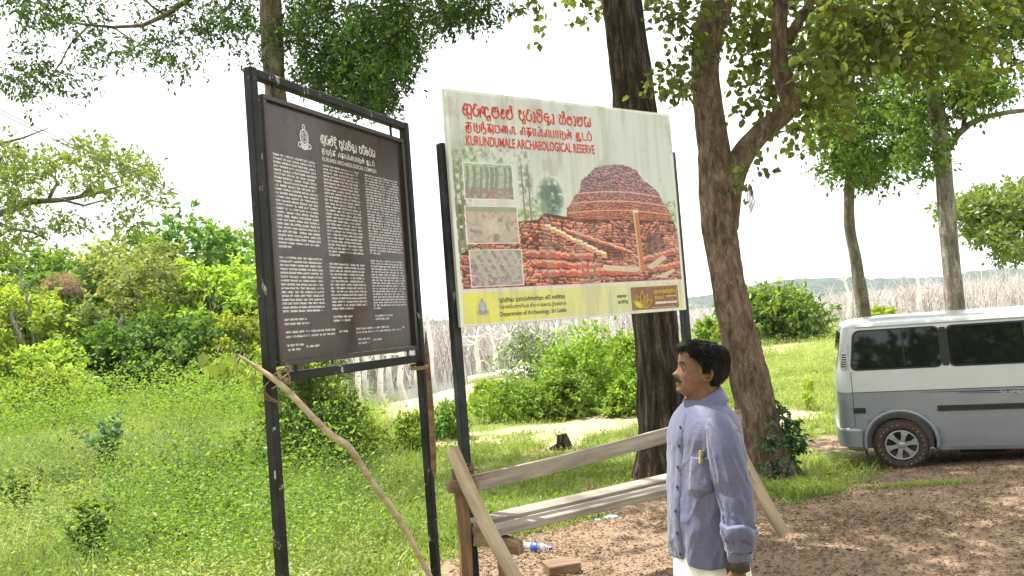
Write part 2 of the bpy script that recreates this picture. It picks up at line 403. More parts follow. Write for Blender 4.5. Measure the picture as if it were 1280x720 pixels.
# lake and hills
m_, t, b = nt('lake_water'); co = texco(t); b.inputs['Base Color'].default_value = (.16, .17, .14, 1); b.inputs['Roughness'].default_value = .12
bump(t, b, noise(t, co, 3, 4), .15, .05)
ang = np.linspace(0, 2*math.pi, 64, endpoint=False)
V = [(200+2400*math.cos(a), 930+905*math.sin(a), -2.02) for a in ang]
lk = MB(); lk.add(V, [list(range(64))]); tag(lk.build('lake', m_), kind='structure')
def hills():
    a = np.linspace(-.9, .9, 260); rows = np.linspace(0, 1, 26)
    A, T = np.meshgrid(a, rows); D = 1500+700*T
    px = 640+FOC*np.tan(A)
    top = 10+14*np.exp(-((px-985)/130)**2)+7*np.exp(-((px-1240)/80)**2)+9*fbm(A*9, A*0, 0, 4)-4
    H = top/1000*1800*np.sin(np.pi*np.clip(T*1.0, 0, 1))**.8
    rough = (fbm(A*160, T*30, 2, 3)-.5)*16*np.sin(np.pi*T)
    X = D*np.sin(A); Y = D*np.cos(A); Z = -2.5+np.maximum(H+rough, 0)
    n, m = X.shape; i = np.arange(n-1)[:, None]*m+np.arange(m-1)[None]
    F = np.stack([i, i+1, i+m+1, i+m], -1).reshape(-1, 4)
    mm = simple('wooded_hillside', (.035, .06, .04), .95, .6, .03, bmp=.6, dist=6)
    tag(link('hills', npmesh('hills', np.stack([X, Y, Z], -1).reshape(-1, 3), F, mm, False)), kind='structure')
hills()

# ---------------------------------------------------------------- leaves
def leafverts(P, D, size, asp=.45, rg=rng, up=.5, fold=.18):
    """P base points, D unit directions, returns V,F,rnd for kite leaves"""
    n = len(P); size = np.broadcast_to(np.asarray(size, float), (n,))[:, None]
    N = rg.normal(size=(n, 3)); N[:, 2] += up*2
    S = np.cross(D, N); S /= np.linalg.norm(S, axis=1, keepdims=True)+1e-9
    Nn = np.cross(S, D)
    a = P; l = P+D*size*.48+S*size*asp*.5+Nn*size*fold*.5; t = P+D*size-Nn*size*fold*.4; r = P+D*size*.48-S*size*asp*.5+Nn*size*fold*.5
    V = np.stack([a, l, t, r], 1).reshape(-1, 3)
    i = np.arange(n)[:, None]*4
    return V, np.concatenate([i, i+1, i+2, i+3], 1)
def leafhex(P, D, size, asp=.6, rg=rng, up=.5, fold=.22):
    """rounder leaves: two quads meeting at a folded midrib"""
    n = len(P); size = np.broadcast_to(np.asarray(size, float), (n,))[:, None]
    N = rg.normal(size=(n, 3)); N[:, 2] += up*2
    S = np.cross(D, N); S /= np.linalg.norm(S, axis=1, keepdims=True)+1e-9; Nn = np.cross(S, D); c = size*.08*rg.normal(size=(n, 1))
    l1 = P+D*size*.28+S*(size*asp*.46+c*.3)+Nn*size*fold*.4; l2 = P+D*size*.68+S*(size*asp*.40+c)+Nn*size*fold*.25
    r1 = P+D*size*.28-S*(size*asp*.46-c*.3)+Nn*size*fold*.4; r2 = P+D*size*.68-S*(size*asp*.40-c)+Nn*size*fold*.25
    t = P+D*size+S*c-Nn*size*fold*.5
    V = np.stack([P, l1, l2, t, r2, r1], 1).reshape(-1, 3); i = np.arange(n)[:, None]*6
    return V, np.concatenate([np.concatenate([i, i+1, i+2, i+3], 1), np.concatenate([i, i+3, i+4, i+5], 1)], 0)
def unit(v): return v/(np.linalg.norm(v, axis=-1, keepdims=True)+1e-9)
def clump_leaves(C, Rr, ntw, nlf, lsize, rg=rng, flat=.65, droop=.25, shell=.5, twlen=.35, cullz=None):
    """C (n,3) centres with radii Rr (n,) -> twigs on each clump with leaves along them"""
    C = np.asarray(C, float); Rr = np.asarray(Rr, float); n = len(C)
    ntws = np.maximum((ntw*np.ones(n)).astype(int), 1)
    idx = np.repeat(np.arange(n), ntws)
    d = unit(rg.normal(size=(len(idx), 3))); rad = (shell+(1-shell)*rg.random(len(idx))**.5)
    T = C[idx]+d*(rad*Rr[idx])[:, None]*np.array([1, 1, flat])
    td = unit(d+rg.normal(size=d.shape)*.6+np.array([0, 0, -droop])); L = twlen*(.6+.8*rg.random(len(idx)))
    j = np.repeat(np.arange(len(idx)), nlf); s = rg.random(len(j))
    P = T[j]+td[j]*(s*L[j])[:, None]+rg.normal(size=(len(j), 3))*L[j][:, None]*.13
    D = unit(td[j]*.7+rg.normal(size=(len(j), 3))*.7+np.array([0, 0, -droop]))
    sz = lsize*(.6+.8*rg.random(len(j)))
    # lighter leaves in random twigs, a clump-wide tint on top
    ct = rg.random(n)[idx][j]; r = np.clip(.25*ct+.35*rg.random(len(idx))[j]+.4*rg.random(len(j)), 0, 1)
    return P, D, sz, r, T, td, L
def leafobj(name, P, D, sz, r, mat, parent, asp=.45, up=.5, rg=rng, hexa=False):
    V, F = (leafhex if hexa else leafverts)(P, D, sz, asp, rg, up)
    me = npmesh(name, V, F, mat, False, rnd=np.repeat(r, 6 if hexa else 4))
    return link(name, me, parent)
def trunkmesh(name, pts, rad, mat, parent, sides=28, step=.08, amp=.06, seed=0, smooth=True, freq=(5, 1.1), flare=0):
    """hand-shaped trunk: Catmull-Rom through pts with real bark relief"""
    pts = np.array([tuple(p) for p in pts], float); rad = np.array(rad, float); n = len(pts)
    out = []; ro = []
    for i in range(n-1):
        p0, p1, p2, p3 = pts[max(i-1, 0)], pts[i], pts[i+1], pts[min(i+2, n-1)]
        k = max(2, int(np.linalg.norm(p2-p1)/step))
        for t_ in np.arange(k)/k:
            out.append(.5*((2*p1)+(-p0+p2)*t_+(2*p0-5*p1+4*p2-p3)*t_**2+(-p0+3*p1-3*p2+p3)*t_**3)); ro.append(rad[i]*(1-t_)+rad[i+1]*t_)
    out.append(pts[-1]); ro.append(rad[-1]); out = np.array(out); ro = np.array(ro); m = len(out)
    T = np.gradient(out, axis=0); T = unit(T)
    a = np.cross(T, np.array([.1, 1, .05])); a = unit(a); b = np.cross(T, a)
    an = np.linspace(0, 2*math.pi, sides, endpoint=False)
    L = np.concatenate([[0], np.cumsum(np.linalg.norm(np.diff(out, axis=0), axis=1))])
    ca, sa = np.cos(an), np.sin(an)
    nz = fbm(ca[None]*freq[0]+seed*3.1, sa[None]*freq[0]+9, L[:, None]*freq[1]+seed, 4)-.5
    lump = fbm(ca[None]*1.1+seed, sa[None]*1.1+3, L[:, None]*.9, 2)-.5
    rr = ro[:, None]*(1+nz*amp*4+lump*.28)
    if flare:
        fl = np.exp(-L/.35)*flare; rr = rr*(1+fl[:, None]*(.6+.6*np.abs(np.sin(an*2.5+seed))[None]))
    V = out[:, None]+a[:, None]*(ca[None]*rr)[..., None]+b[:, None]*(sa[None]*rr)[..., None]
    i = np.arange(m-1)[:, None]*sides; k = np.arange(sides)[None]; k2 = (k+1) % sides
    F = np.stack([i+k, i+k2, i+sides+k2, i+sides+k], -1).reshape(-1, 4)
    me = npmesh(name, V.reshape(-1, 3), F, mat, smooth); return link(name, me, parent)
def branchset(mb, start, dirv, length, rad, depth, rg=random, spread=.7, up=.15, sides=6, tips=None, wob=.18):
    pts = [Vector(start)]; d = Vector(dirv).normalized(); n = 5; rads = [rad]
    for i in range(n):
        d = (d+Vector((rg.gauss(0, wob), rg.gauss(0, wob), rg.gauss(0, wob)+up*.3))).normalized()
        pts.append(pts[-1]+d*length/n); rads.append(rad*(1-.62*(i+1)/n))
    mb.tube(pts, rads, sides, cap=False)
    if depth <= 0:
        if tips is not None: tips.append(pts[-1]); tips.append(pts[3])
        return
    for k in range(3 if depth > 1 else 4):
        i = rg.choice([2, 3, 4, 5]); dd = (d+Vector((rg.gauss(0, spread), rg.gauss(0, spread), rg.gauss(0, spread*.7)+up))).normalized()
        branchset(mb, pts[i], dd, length*rg.uniform(.5, .75), rads[i]*.7, depth-1, rg, spread, up, max(3, sides-1), tips, wob)
# ================================================================ TREES
def local(pts, o): return [(p[0]-o[0], p[1]-o[1], p[2]-o[2]) for p in pts]
def pxr(wpx, Y): return wpx*.5*Y/FOC

# --- big dark trunk behind the man
B = ong(830, 601); Y1 = B.y
t1 = empty('tree', B, 'straight thick dark brown tree trunk rising behind the second billboard and the man', 'tree')
pts = [at(831, 612, Y1), at(829, 560, Y1), at(825, 480, Y1), at(818, 390, Y1), at(806, 250, Y1), at(790, 110, Y1), at(775, 0, Y1), at(760, -120, Y1), at(752, -330, Y1+.3), at(748, -560, Y1+.5)]
trunkmesh('trunk', local(pts, B), [pxr(w, Y1) for w in (66, 58, 54, 52, 54, 52, 48, 46, 40, 26)], M['bark_dark'], t1, 44, .04, .12, 1, freq=(5.5, .9), flare=.5)
mb = MB(); tips = []; random.seed(11)
for k in range(7):
    a = k*.9+.3; base = pts[8+(k % 2)]
    branchset(mb, Vector(base)-B, (math.cos(a), math.sin(a), .45), 4.2, .11, 2, tips=tips)
mb.build('upper_boughs', M['bark_brown'], t1, True)['kind'] = 'stuff'
C = np.array([tuple(p) for p in tips]); C = C[C[:, 2] > 6.4]
P, D, sz, r, *_ = clump_leaves(C, np.full(len(C), .8), 12, 9, .14, droop=.3)
k = P[:, 2] > 6.2-.0*P[:, 0]
leafobj('crown', P[k], D[k], sz[k], r[k], M['lf_mid'], t1, .55)

# --- forked tree
B = ong(957, 602); Y2 = B.y
t2 = empty('tree', B, 'forked brown tree with two rising limbs beside the man, leafy shoots at its foot', 'tree')
def A2(x, y, dy=0): return at(x, y, Y2+dy)
main = [A2(962, 612), A2(955, 570), A2(944, 500), A2(926, 430), A2(912, 360), A2(903, 300), A2(897, 240), A2(893, 190), A2(886, 140), A2(882, 90), A2(886, 45), A2(898, 0), A2(905, -60), A2(900, -200, .2), A2(890, -420, .5)]
trunkmesh('trunk', local(main, B), [pxr(w*.86, Y2) for w in (80, 64, 55, 52, 48, 47, 50, 43, 40, 39, 40, 42, 40, 34, 20)], M['bark_brown'], t2, 44, .04, .09, 2, freq=(6, 2.2), flare=.5)
limb = [A2(905, 285), A2(912, 232), A2(927, 196), A2(950, 168), A2(976, 146), A2(988, 128), A2(982, 105), A2(975, 75), A2(974, 40), A2(977, 0), A2(985, -80, -.2), A2(1000, -260, -.6)]
trunkmesh('limb', local(limb, B), [pxr(w*.86, Y2) for w in (40, 38, 34, 31, 30, 31, 27, 24, 23, 22, 20, 12)], M['bark_brown'], t2, 26, .04, .08, 3, freq=(5, 2.2))
mb = MB(); mb.tube(local([A2(984, 52), A2(992, 38), A2(1004, 18), A2(1020, -6), A2(1040, -40)], B), [.075, .07, .06, .055, .04], 9); mb.build('branch', M['bark_brown'], t2, True)
mb = MB(); mb.tube(local([A2(1000, 15), A2(1030, 8, -.3), A2(1070, 12, -.6), A2(1120, 22, -.9), A2(1170, 20, -1.2)], B), [.035, .03, .026, .02, .012], 6); mb.build('branch', M['bark_brown'], t2, True)
mb = MB(); mb.tube(local([A2(978, 60), A2(1000, 62, -.3), A2(1020, 90, -.5), A2(1035, 130, -.6)], B), [.02, .014, .01, .006], 5); mb.build('branch', M['bark_brown'], t2, True)
mb = MB(); mb.tube(local([A2(883, 60), A2(868, 40, -.3), A2(850, 25, -.6), A2(835, 20, -.8)], B), [.022, .016, .011, .006], 5); mb.build('branch', M['bark_brown'], t2, True)
mb = MB(); mb.tube(local([A2(874, 115), A2(862, 110, -.2), A2(848, 108, -.4)], B), [.018, .012, .006], 5); mb.build('branch', M['bark_brown'], t2, True)
mb = MB(); random.seed(5); tips = []
for k in range(8):
    a = k*.8; branchset(mb, Vector(main[13 if k % 2 else 12])-B+Vector((0, 0, .3)), (math.cos(a), math.sin(a)-.3, .35), 4.0, .09, 2, tips=tips)
mb.build('upper_boughs', M['bark_brown'], t2, True)['kind'] = 'stuff'
# olive broad leaves hanging into the frame, built as clumps along the boughs
cl = []; rg = np.random.default_rng(21)
def blobs(spec, Yc, spread, n_per):
    out = []
    for (x, y, rx, ry, n) in spec:
        for _ in range(n):
            a = rg.random()*6.283; q = rg.random()**.5
            out.append(at(x+rx*q*math.cos(a), y+ry*q*math.sin(a), Yc+rg.normal()*spread))
    return np.array([tuple(p) for p in out])
C = blobs([(1055, 20, 50, 28, 9), (1085, 48, 50, 30, 9), (1140, 20, 60, 34, 11), (1200, 10, 60, 26, 9), (1045, 95, 30, 26, 5), (1120, 70, 70, 18, 6), (1025, 140, 22, 14, 2), (1070, -60, 150, 45, 13), (1215, 45, 35, 16, 4), (1150, 50, 60, 20, 5), (1230, 80, 20, 10, 2)], Y2-.7, .6, 1)-np.array(B)
Cb = blobs([(1000, 60, 45, 60, 15), (940, 60, 25, 50, 10), (945, 125, 22, 25, 5), (1015, 120, 35, 30, 9), (935, 20, 40, 25, 8), (1000, 160, 22, 14, 3)], Y2+1.3, .4, 1)-np.array(B); C = np.concatenate([C, Cb])
P, D, sz, r, T, td, L = clump_leaves(C, np.full(len(C), .2), 8, 5, .105, rg, flat=.9, droop=.35, shell=.2, twlen=.3)
C = blobs([(835, 75, 16, 8, 3), (862, 58, 12, 16, 3), (842, 105, 22, 8, 5), (852, 30, 20, 12, 3), (940, 205, 10, 5, 1), (932, 222, 8, 4, 1), (835, 5, 20, 10, 2), (880, 8, 25, 8, 4)], Y2-.5, .3, 1)-np.array(B)
Pb, Db, szb, rb, *_ = clump_leaves(C, np.full(len(C), .10), 6, 5, .085, rg, flat=.9, droop=.3, shell=.2, twlen=.2)
P, D, sz, r = np.concatenate([P, Pb]), np.concatenate([D, Db]), np.concatenate([sz, szb]), np.concatenate([r*.95, rb])
leafobj('crown', P, D, sz, np.clip(r, 0, 1), M['lf_olive'], t2, .72, .1, hexa=True)
C = np.array([tuple(p) for p in tips]); C = C[(C[:, 2] > 5.8)]
P, D, sz, r, *_ = clump_leaves(C, np.full(len(C), .8), 9, 8, .16, rg, droop=.3)
k = P[:, 2] > 5.6
leafobj('upper_crown', P[k], D[k], sz[k], r[k]*.8, M['lf_olive'], t2, .7)
# hanging vine with a seed pod
hv = MB(); vp = local([at(933, 175, Y2-.2), at(936, 205, Y2-.2), at(935, 232, Y2-.2)], B); hv.tube(vp, .004, 5)
for q in range(5):
    hv.tube(local([at(936+q*.8, 232, Y2-.2), at(934+q*2.4, 246+q*2, Y2-.2), at(939+q*.9, 268-q*3, Y2-.2)], B), .006, 4)
tag(hv.build('hanging_vine', M['bark_far'], t2, True))
# leafy shoots at the foot
s0 = ong(975, 600); sh = empty('shrub', s0, 'glossy dark green leafy shoots growing at the foot of the forked tree', 'shrub')
C = blobs([(962, 580, 14, 16, 9), (975, 555, 15, 18, 10), (985, 545, 12, 10, 5), (960, 540, 8, 14, 4), (968, 520, 8, 8, 2), (980, 583, 12, 10, 6)], s0.y-.15, .18, 1)-np.array(s0)
P, D, sz, r, *_ = clump_leaves(C, np.full(len(C), .12), 9, 6, .075, rg, shell=.2, twlen=.14)
leafobj('foliage', P, D, sz, r, M['lf_vine'], sh, .5, hexa=True)
mb = MB()
for k in range(9): mb.tube([(rg.normal()*.05, rg.normal()*.05, 0), (rg.normal()*.1, rg.normal()*.1, .3), (rg.normal()*.16, rg.normal()*.12, .6)], [.01, .008, .004], 5)
mb.build('stem', M['bark_far'], sh)

# --- slim tree behind the van
Y3 = 24; B = at(1082, 420, Y3); B.z = gz(B.x, B.y)
t3 = empty('tree', B, 'slim grey tree leaning left with light green leaf sprays, seen just over the van rear', 'tree')
pts = [B, at(1080, 395, Y3), at(1072, 340, Y3), at(1063, 290, Y3), at(1061, 250, Y3), at(1064, 200, Y3), at(1066, 150, Y3), at(1062, 90, Y3), at(1058, 30, Y3), at(1055, -60, Y3)]
trunkmesh('trunk', local(pts, B), [pxr(w, Y3) for w in (18, 16, 14, 13, 13, 12, 11, 10, 9, 6)], M['bark_grey'], t3, 18, .12, .08, 5)
mb = MB()
for e in [((1066, 180), (1090, 165), (1130, 150)), ((1064, 200), (1045, 175), (1030, 160)), ((1063, 120), (1085, 95), (1110, 70)), ((1064, 210), (1085, 205), (1105, 215))]:
    mb.tube(local([at(e[0][0], e[0][1], Y3), at(e[1][0], e[1][1], Y3-.3), at(e[2][0], e[2][1], Y3-.5)], B), [.07, .04, .015], 6)
mb.build('branch', M['bark_grey'], t3, True)
C = blobs([(1062, 175, 22, 30, 26), (1085, 200, 30, 16, 20), (1110, 140, 35, 30, 26), (1050, 120, 30, 30, 20), (1090, 60, 50, 40, 24), (1030, 165, 14, 10, 4), (1130, 175, 14, 20, 9), (1065, 30, 60, 40, 26), (1100, 225, 20, 5, 3), (1062, 212, 24, 10, 8)], Y3, .9, 1)-np.array(B)
P, D, sz, r, *_ = clump_leaves(C, np.full(len(C), .42), 12, 9, .16, rg, droop=.2, shell=.2, twlen=.4)
leafobj('crown', P, D, sz, r, M['lf_mid'], t3, .5)

# --- thick pale barked tree
Y4 = 19; B = at(1195, 430, Y4); B.z = gz(B.x, B.y)
t4 = empty('tree', B, 'tall pale grey plated tree trunk standing behind the van roof at right', 'tree')
pts = [B, at(1194, 392, Y4), at(1189, 330, Y4), at(1183, 260, Y4), at(1178, 200, Y4), at(1172, 150, Y4), at(1166, 100, Y4), at(1160, 55, Y4), at(1152, -40, Y4), at(1148, -160, Y4)]
trunkmesh('trunk', local(pts, B), [pxr(w*.84, Y4) for w in (28, 26, 25, 24, 24, 22, 20, 18, 15, 10)], M['bark_pale'], t4, 30, .08, .09, 6, freq=(6, 1.4))
for q, e in enumerate([[(1184, 188, 10), (1197, 168, 9), (1212, 155, 8), (1232, 146, 7), (1262, 140, 6), (1290, 137, 5)], [(1204, 162, 6), (1206, 145, 6), (1214, 128, 4), (1210, 118, 3)], [(1180, 148, 5), (1192, 146, 4), (1205, 148, 4)],
          [(1200, 105, 4), (1240, 92, 4), (1262, 84, 3), (1290, 72, 3)], [(1170, 110, 7), (1190, 112, 5), (1205, 105, 4)]]):
    mb = MB(); mb.tube(local([at(x, y, Y4-.1*i) for i, (x, y, w) in enumerate(e)], B), [pxr(w, Y4) for x, y, w in e], 8); mb.build('branch', M['bark_grey'], t4, True)
C = blobs([(1210, 110, 35, 22, 26), (1150, 160, 25, 30, 18), (1195, 70, 40, 25, 20), (1150, 200, 16, 14, 7), (1235, 115, 18, 12, 7), (1140, 100, 25, 25, 12), (1270, 20, 30, 25, 16), (1255, 50, 20, 15, 5), (1225, 5, 40, 30, 18), (1285, 70, 8, 14, 3)], Y4, .7, 1)-np.array(B)
P, D, sz, r, *_ = clump_leaves(C, np.full(len(C), .36), 11, 9, .13, rg, droop=.2, shell=.2, twlen=.35)
leafobj('crown', P, D, sz, r*.8, M['lf_mid'], t4, .5)

# --- dark fine-leaved tree behind the brown sign
B = ong(384, 592); Y5 = B.y
t5 = empty('tree', B, 'tree with mottled trunk and dark fine foliage rising behind the brown information board', 'tree')
pts = [B-Vector((0, 0, .1)), at(380, 540, Y5), at(372, 460, Y5), at(362, 330, Y5), at(352, 200, Y5), at(342, 90, Y5), at(340, 40, Y5), at(338, -10, Y5), at(332, -120, Y5), at(320, -300, Y5)]
trunkmesh('trunk', local(pts, B), [pxr(w, Y5) for w in (30, 27, 26, 27, 27, 26, 27, 26, 22, 12)], M['bark_mottled'], t5, 26, .07, .07, 7, freq=(4, 2))
for e in [[(325, -40, 14), (285, -22, 9), (240, -3, 7), (205, 20, 6), (178, 32, 5), (140, 34, 4), (100, 30, 3), (60, 18, 2)], [(205, 18, 4), (190, 8, 3), (175, -8, 3)], [(110, 33, 3), (88, 55, 2), (75, 80, 2), (60, 100, 1)],
          [(345, -30, 12), (385, 0, 6), (420, 30, 4), (450, 60, 3), (480, 90, 2)], [(345, -60, 10), (410, -30, 7), (480, 0, 5), (540, 15, 3), (590, 20, 2)], [(343, 30, 5), (380, 50, 4), (430, 75, 2), (460, 110, 2)], [(140, 33, 3), (165, 50, 2), (200, 66, 1)]]:
    mb = MB(); mb.tube(local([at(x, y, Y5-.12*i) for i, (x, y, w) in enumerate(e)], B), [pxr(max(w, 1.2), Y5) for x, y, w in e], 7); mb.build('branch', M['bark_mottled'], t5, True)
C = blobs([(405, 30, 52, 38, 54), (470, 50, 42, 42, 44), (445, 95, 34, 30, 48), (395, 84, 22, 22, 22), (470, 122, 20, 12, 14), (430, 122, 14, 10, 7), (500, 30, 45, 35, 45), (560, 10, 45, 18, 26), (300, 12, 34, 20, 11), (255, 38, 24, 22, 6), (225, 4, 34, 14, 5),
           (195, 58, 28, 12, 7), (215, 70, 12, 10, 2), (150, 10, 34, 14, 4), (125, 66, 26, 12, 4), (80, 8, 40, 18, 6), (30, 22, 34, 30, 8), (60, 88, 32, 18, 6), (22, 105, 22, 10, 3), (40, 126, 10, 6, 1), (100, 45, 18, 10, 2), (465, 118, 14, 10, 6), (500, 90, 14, 16, 7),
           (620, 2, 20, 6, 3), (400, -60, 240, 45, 80), (120, -60, 160, 40, 18), (95, 100, 10, 5, 2), (318, 60, 10, 12, 2)], Y5-.2, 1.0, 1)-np.array(B)
rg5 = np.random.default_rng(50)
P, D, sz, r, T, td, L = clump_leaves(C, np.full(len(C), .24), 12, 9, .085, rg5, droop=.35, shell=.15, twlen=.26)
leafobj('crown', P, D, sz, r, M['lf_dark'], t5, .42)

# --- undergrowth shrub around that trunk
def bush(px, py, wpx, hpx, mat, label, nclump=60, lsize=.07, name='shrub', cat='shrub', group=None, flat=.8, depth=.8, ntw=9, nlf=7, asp=.5, seed=0, shell=.2, cull=True):
    b = ong(px, py); Yb = b.y; rg = np.random.default_rng(seed+int(px))
    o = empty(name, b, label, cat, group); w = wpx*Yb/FOC/2; h = hpx*Yb/FOC
    th = rg.random(nclump)*6.283; q = rg.random(nclump)**.5; zz = rg.random(nclump)
    prof = np.sqrt(np.clip(1-(np.abs(zz-.38)/.64)**2.2, .02, 1))*(.75+.5*rg.random(nclump))
    C = np.stack([np.cos(th)*q*w*prof, np.sin(th)*q*w*prof*depth, zz*h*.92+.03], 1)
    cr = min(w, h)*.26
    P, D, sz, r, T, td, L = clump_leaves(C, np.full(nclump, cr), ntw, nlf, lsize, rg, flat=flat, shell=shell, twlen=cr*.9, droop=.1)
    k = P[:, 2] > .0
    leafobj('foliage', P[k], D[k], sz[k], r[k], mat, o, asp, rg=rg, hexa=(lsize/Yb > .0065))
    mb = MB()
    for i in range(0, nclump, max(1, nclump//9)):
        c = C[i]; mb.tube([(c[0]*.1, c[1]*.1, -.05), (c[0]*.4, c[1]*.4, c[2]*.5), tuple(c)], [max(.012, h*.012), max(.009, h*.008), .004], 5, cap=False)
    mb.build('stem', M['bark_far'], o); return o
bush(392, 592, 120, 135, M['lf_dkforest'], 'dark green shrub around the mottled trunk below the brown board', 120, .085, seed=1)
bush(350, 560, 80, 90, M['lf_bush'], 'bright green shrub left of the dark shrub below the brown board', 60, .08, seed=2)
bush(440, 572, 70, 52, M['lf_bush'], 'fresh green shrub growing between the two posts of the brown board', 60, .08, seed=3)
bush(515, 564, 44, 46, M['lf_bush'], 'light green leafy shrub next to the right post of the brown board', 36, .07, seed=4)
bush(562, 548, 50, 48, M['lf_forest'], 'green shrub between the two sign boards beside the grey post', 36, .08, seed=5)
# bushes in the middle ground
MG = 'bushes behind the bench'
bush(735, 505, 126, 90, M['lf_bush'], 'largest bright green bush under the second billboard left of the dark trunk', 84, .13, group=MG, seed=6)
bush(668, 488, 92, 72, M['lf_grey'], 'rounded grey green bush under the middle of the second billboard', 62, .11, group=MG, seed=7)
bush(640, 524, 110, 42, M['lf_bush'], 'low yellow green bush in front of the rounded grey green bush', 54, .10, group=MG, seed=8)
bush(787, 490, 60, 70, M['lf_yellow'], 'yellowish bush touching the left edge of the dark trunk', 60, .14, group=MG, seed=9)
bush(700, 522, 80, 45, M['lf_forest'], 'low mid green bush below the largest bush', 50, .12, group=MG, seed=10)
bush(602, 515, 50, 36, M['lf_yellow'], 'small yellow green bush just right of the grey sign post', 34, .11, group=MG, seed=12)
bush(780, 520, 50, 40, M['lf_bush'], 'small bush at the foot of the largest bush near the dark trunk', 34, .12, group=MG, seed=13)
bush(965, 428, 125, 62, M['lf_rust'], 'wide flat topped shrub with rust tinted top on the lake bank', 110, .34, seed=14, ntw=10, flat=.5)
bush(915, 425, 40, 40, M['lf_forest'], 'small green shrub on the lake bank just right of the forked tree', 24, .28, seed=15)
bush(885, 432, 30, 32, M['lf_bush'], 'small green shrub on the bank seen over the man head', 20, .26, seed=16)
bush(1100, 425, 50, 42, M['lf_yellow'], 'yellow green shrub above the rear of the van roof', 26, .25, seed=17)
bush(1275, 385, 36, 36, M['lf_forest'], 'green shrub above the van roof at the right edge', 30, .25, seed=18)
bush(1012, 512, 20, 38, M['lf_yellow'], 'slender light green weed standing on the bank left of the van', 8, .10, 'plant', 'plant', seed=19, ntw=5, nlf=5)

# --- overhanging tree at the left, trunk outside the frame
Y6 = 19; B = at(-150, 470, Y6); B.z = gz(B.x, B.y)
t6 = empty('tree', B, 'spreading tree reaching in from the left edge with pale boughs and light green leaves', 'tree')
pts = [B, at(-150, 400, Y6), at(-135, 330, Y6), at(-110, 290, Y6), at(-70, 275, Y6), at(-20, 272, Y6)]
trunkmesh('trunk', local(pts, B), [.35, .3, .27, .22, .17, .13], M['bark_grey'], t6, 20, .15, .07, 8)
for e in [[(-20, 272, 11), (15, 262, 9), (40, 252, 8), (75, 250, 7), (100, 246, 5), (125, 240, 4), (160, 230, 2)], [(60, 250, 5), (72, 228, 4), (62, 215, 3), (75, 195, 2)], [(75, 249, 4), (105, 257, 3), (130, 250, 2)], [(100, 245, 3), (130, 218, 3), (165, 212, 2), (185, 205, 1)], [(-20, 270, 8), (10, 285, 5), (40, 290, 3), (60, 300, 2)], [(-30, 200, 6), (0, 180, 5), (30, 172, 3), (60, 160, 1.5)]]:
    mb = MB(); mb.tube(local([at(x, y, Y6+.15*i) for i, (x, y, w) in enumerate(e)], B), [pxr(max(w, 1.3), Y6) for x, y, w in e], 6); mb.build('branch', M['bark_pale'], t6, True)
C = blobs([(25, 215, 34, 22, 18), (100, 195, 25, 10, 8), (120, 180, 14, 6, 4), (75, 212, 28, 12, 6), (150, 208, 30, 9, 8), (185, 213, 18, 8, 6), (15, 250, 26, 16, 8), (60, 280, 36, 14, 8), (30, 300, 24, 12, 6), (160, 275, 12, 8, 5), (150, 240, 28, 8, 6), (185, 240, 12, 8, 3), (115, 235, 20, 8, 4), (-60, 230, 50, 60, 40), (5, 190, 20, 12, 6)], Y6, .8, 1)-np.array(B)
P, D, sz, r, *_ = clump_leaves(C, np.full(len(C), .30), 9, 8, .115, rg5, flat=.4, droop=.1, shell=.2, twlen=.3)
leafobj('crown', P, D, sz, r, M['lf_light'], t6, .5)

# --- far right tree
Y7 = 42; B = at(1300, 400, Y7); B.z = gz(B.x, B.y)
t7 = empty('tree', B, 'broad light green tree at the right edge beyond the pale trunk', 'tree')
mb = MB(); tips = []
mb.tube([(0, 0, -.2), (.1, 0, 1.5), (0, 0, 3.0), (-.3, 0, 4.5)], [.3, .25, .22, .15], 10); mb.build('trunk', M['bark_grey'], t7, True)
C = blobs([(1240, 270, 40, 25, 40), (1270, 255, 30, 30, 34), (1215, 255, 22, 12, 14), (1265, 310, 20, 14, 14), (1190, 265, 14, 8, 6), (1320, 270, 40, 50, 50), (1235, 295, 18, 10, 10)], Y7, 2, 1)-np.array(B)
P, D, sz, r, *_ = clump_leaves(C, np.full(len(C), .6), 12, 9, .26, rg5, flat=.5, droop=.1, shell=.2, twlen=.5)
leafobj('crown', P, D, sz, r, M['lf_light'], t7, .55)

# ---------------------------------------------------------------- forest
def forest_proto(kind, mat, Rc, H, ncl, seed, lsize=.26, layers=False, rtop=.5):
    rg = np.random.default_rng(seed); random.seed(seed)
    root = empty('tree', (0, 0, 0), 'forest tree', 'tree')
    mb = MB(); pts = [(0, 0, -.3), (rg.normal()*.15, rg.normal()*.15, H*.3), (rg.normal()*.3, rg.normal()*.3, H*.62)]
    mb.tube(pts, [.2, .16, .09], 7)
    th = rg.random(ncl)*6.283; ph = rg.random(ncl); q = .55+.45*rg.random(ncl)
    up = np.clip(ph*1.25-.25, -.25, 1)
    rad = np.sqrt(np.clip(1-np.maximum(up, -.25)**2*.95, 0, 1))*Rc*q
    lump = 1+.35*np.sin(th*3+seed)*rg.random(ncl)
    C = np.stack([np.cos(th)*rad*lump, np.sin(th)*rad*lump, H*(1-rtop)+up*H*rtop*(.8+.25*rg.random(ncl))], 1)
    for i in range(0, ncl, max(1, ncl//12)):
        c = C[i]; mb.tube([pts[2] if i % 2 else pts[1], tuple((np.array(pts[2])+c)/2+rg.normal(size=3)*.15), tuple(c)], [.07, .05, .02], 5, cap=False)
    mb.build('trunk', M['bark_grey'], root, True)
    P, D, sz, r, *_ = clump_leaves(C, np.full(ncl, Rc*.24), 11, 9, lsize, rg, flat=.45, droop=.05, shell=.35, twlen=.4)
    leafobj('crown', P, D, sz, r, mat, root, .6, up=.8, rg=rg)
    return root
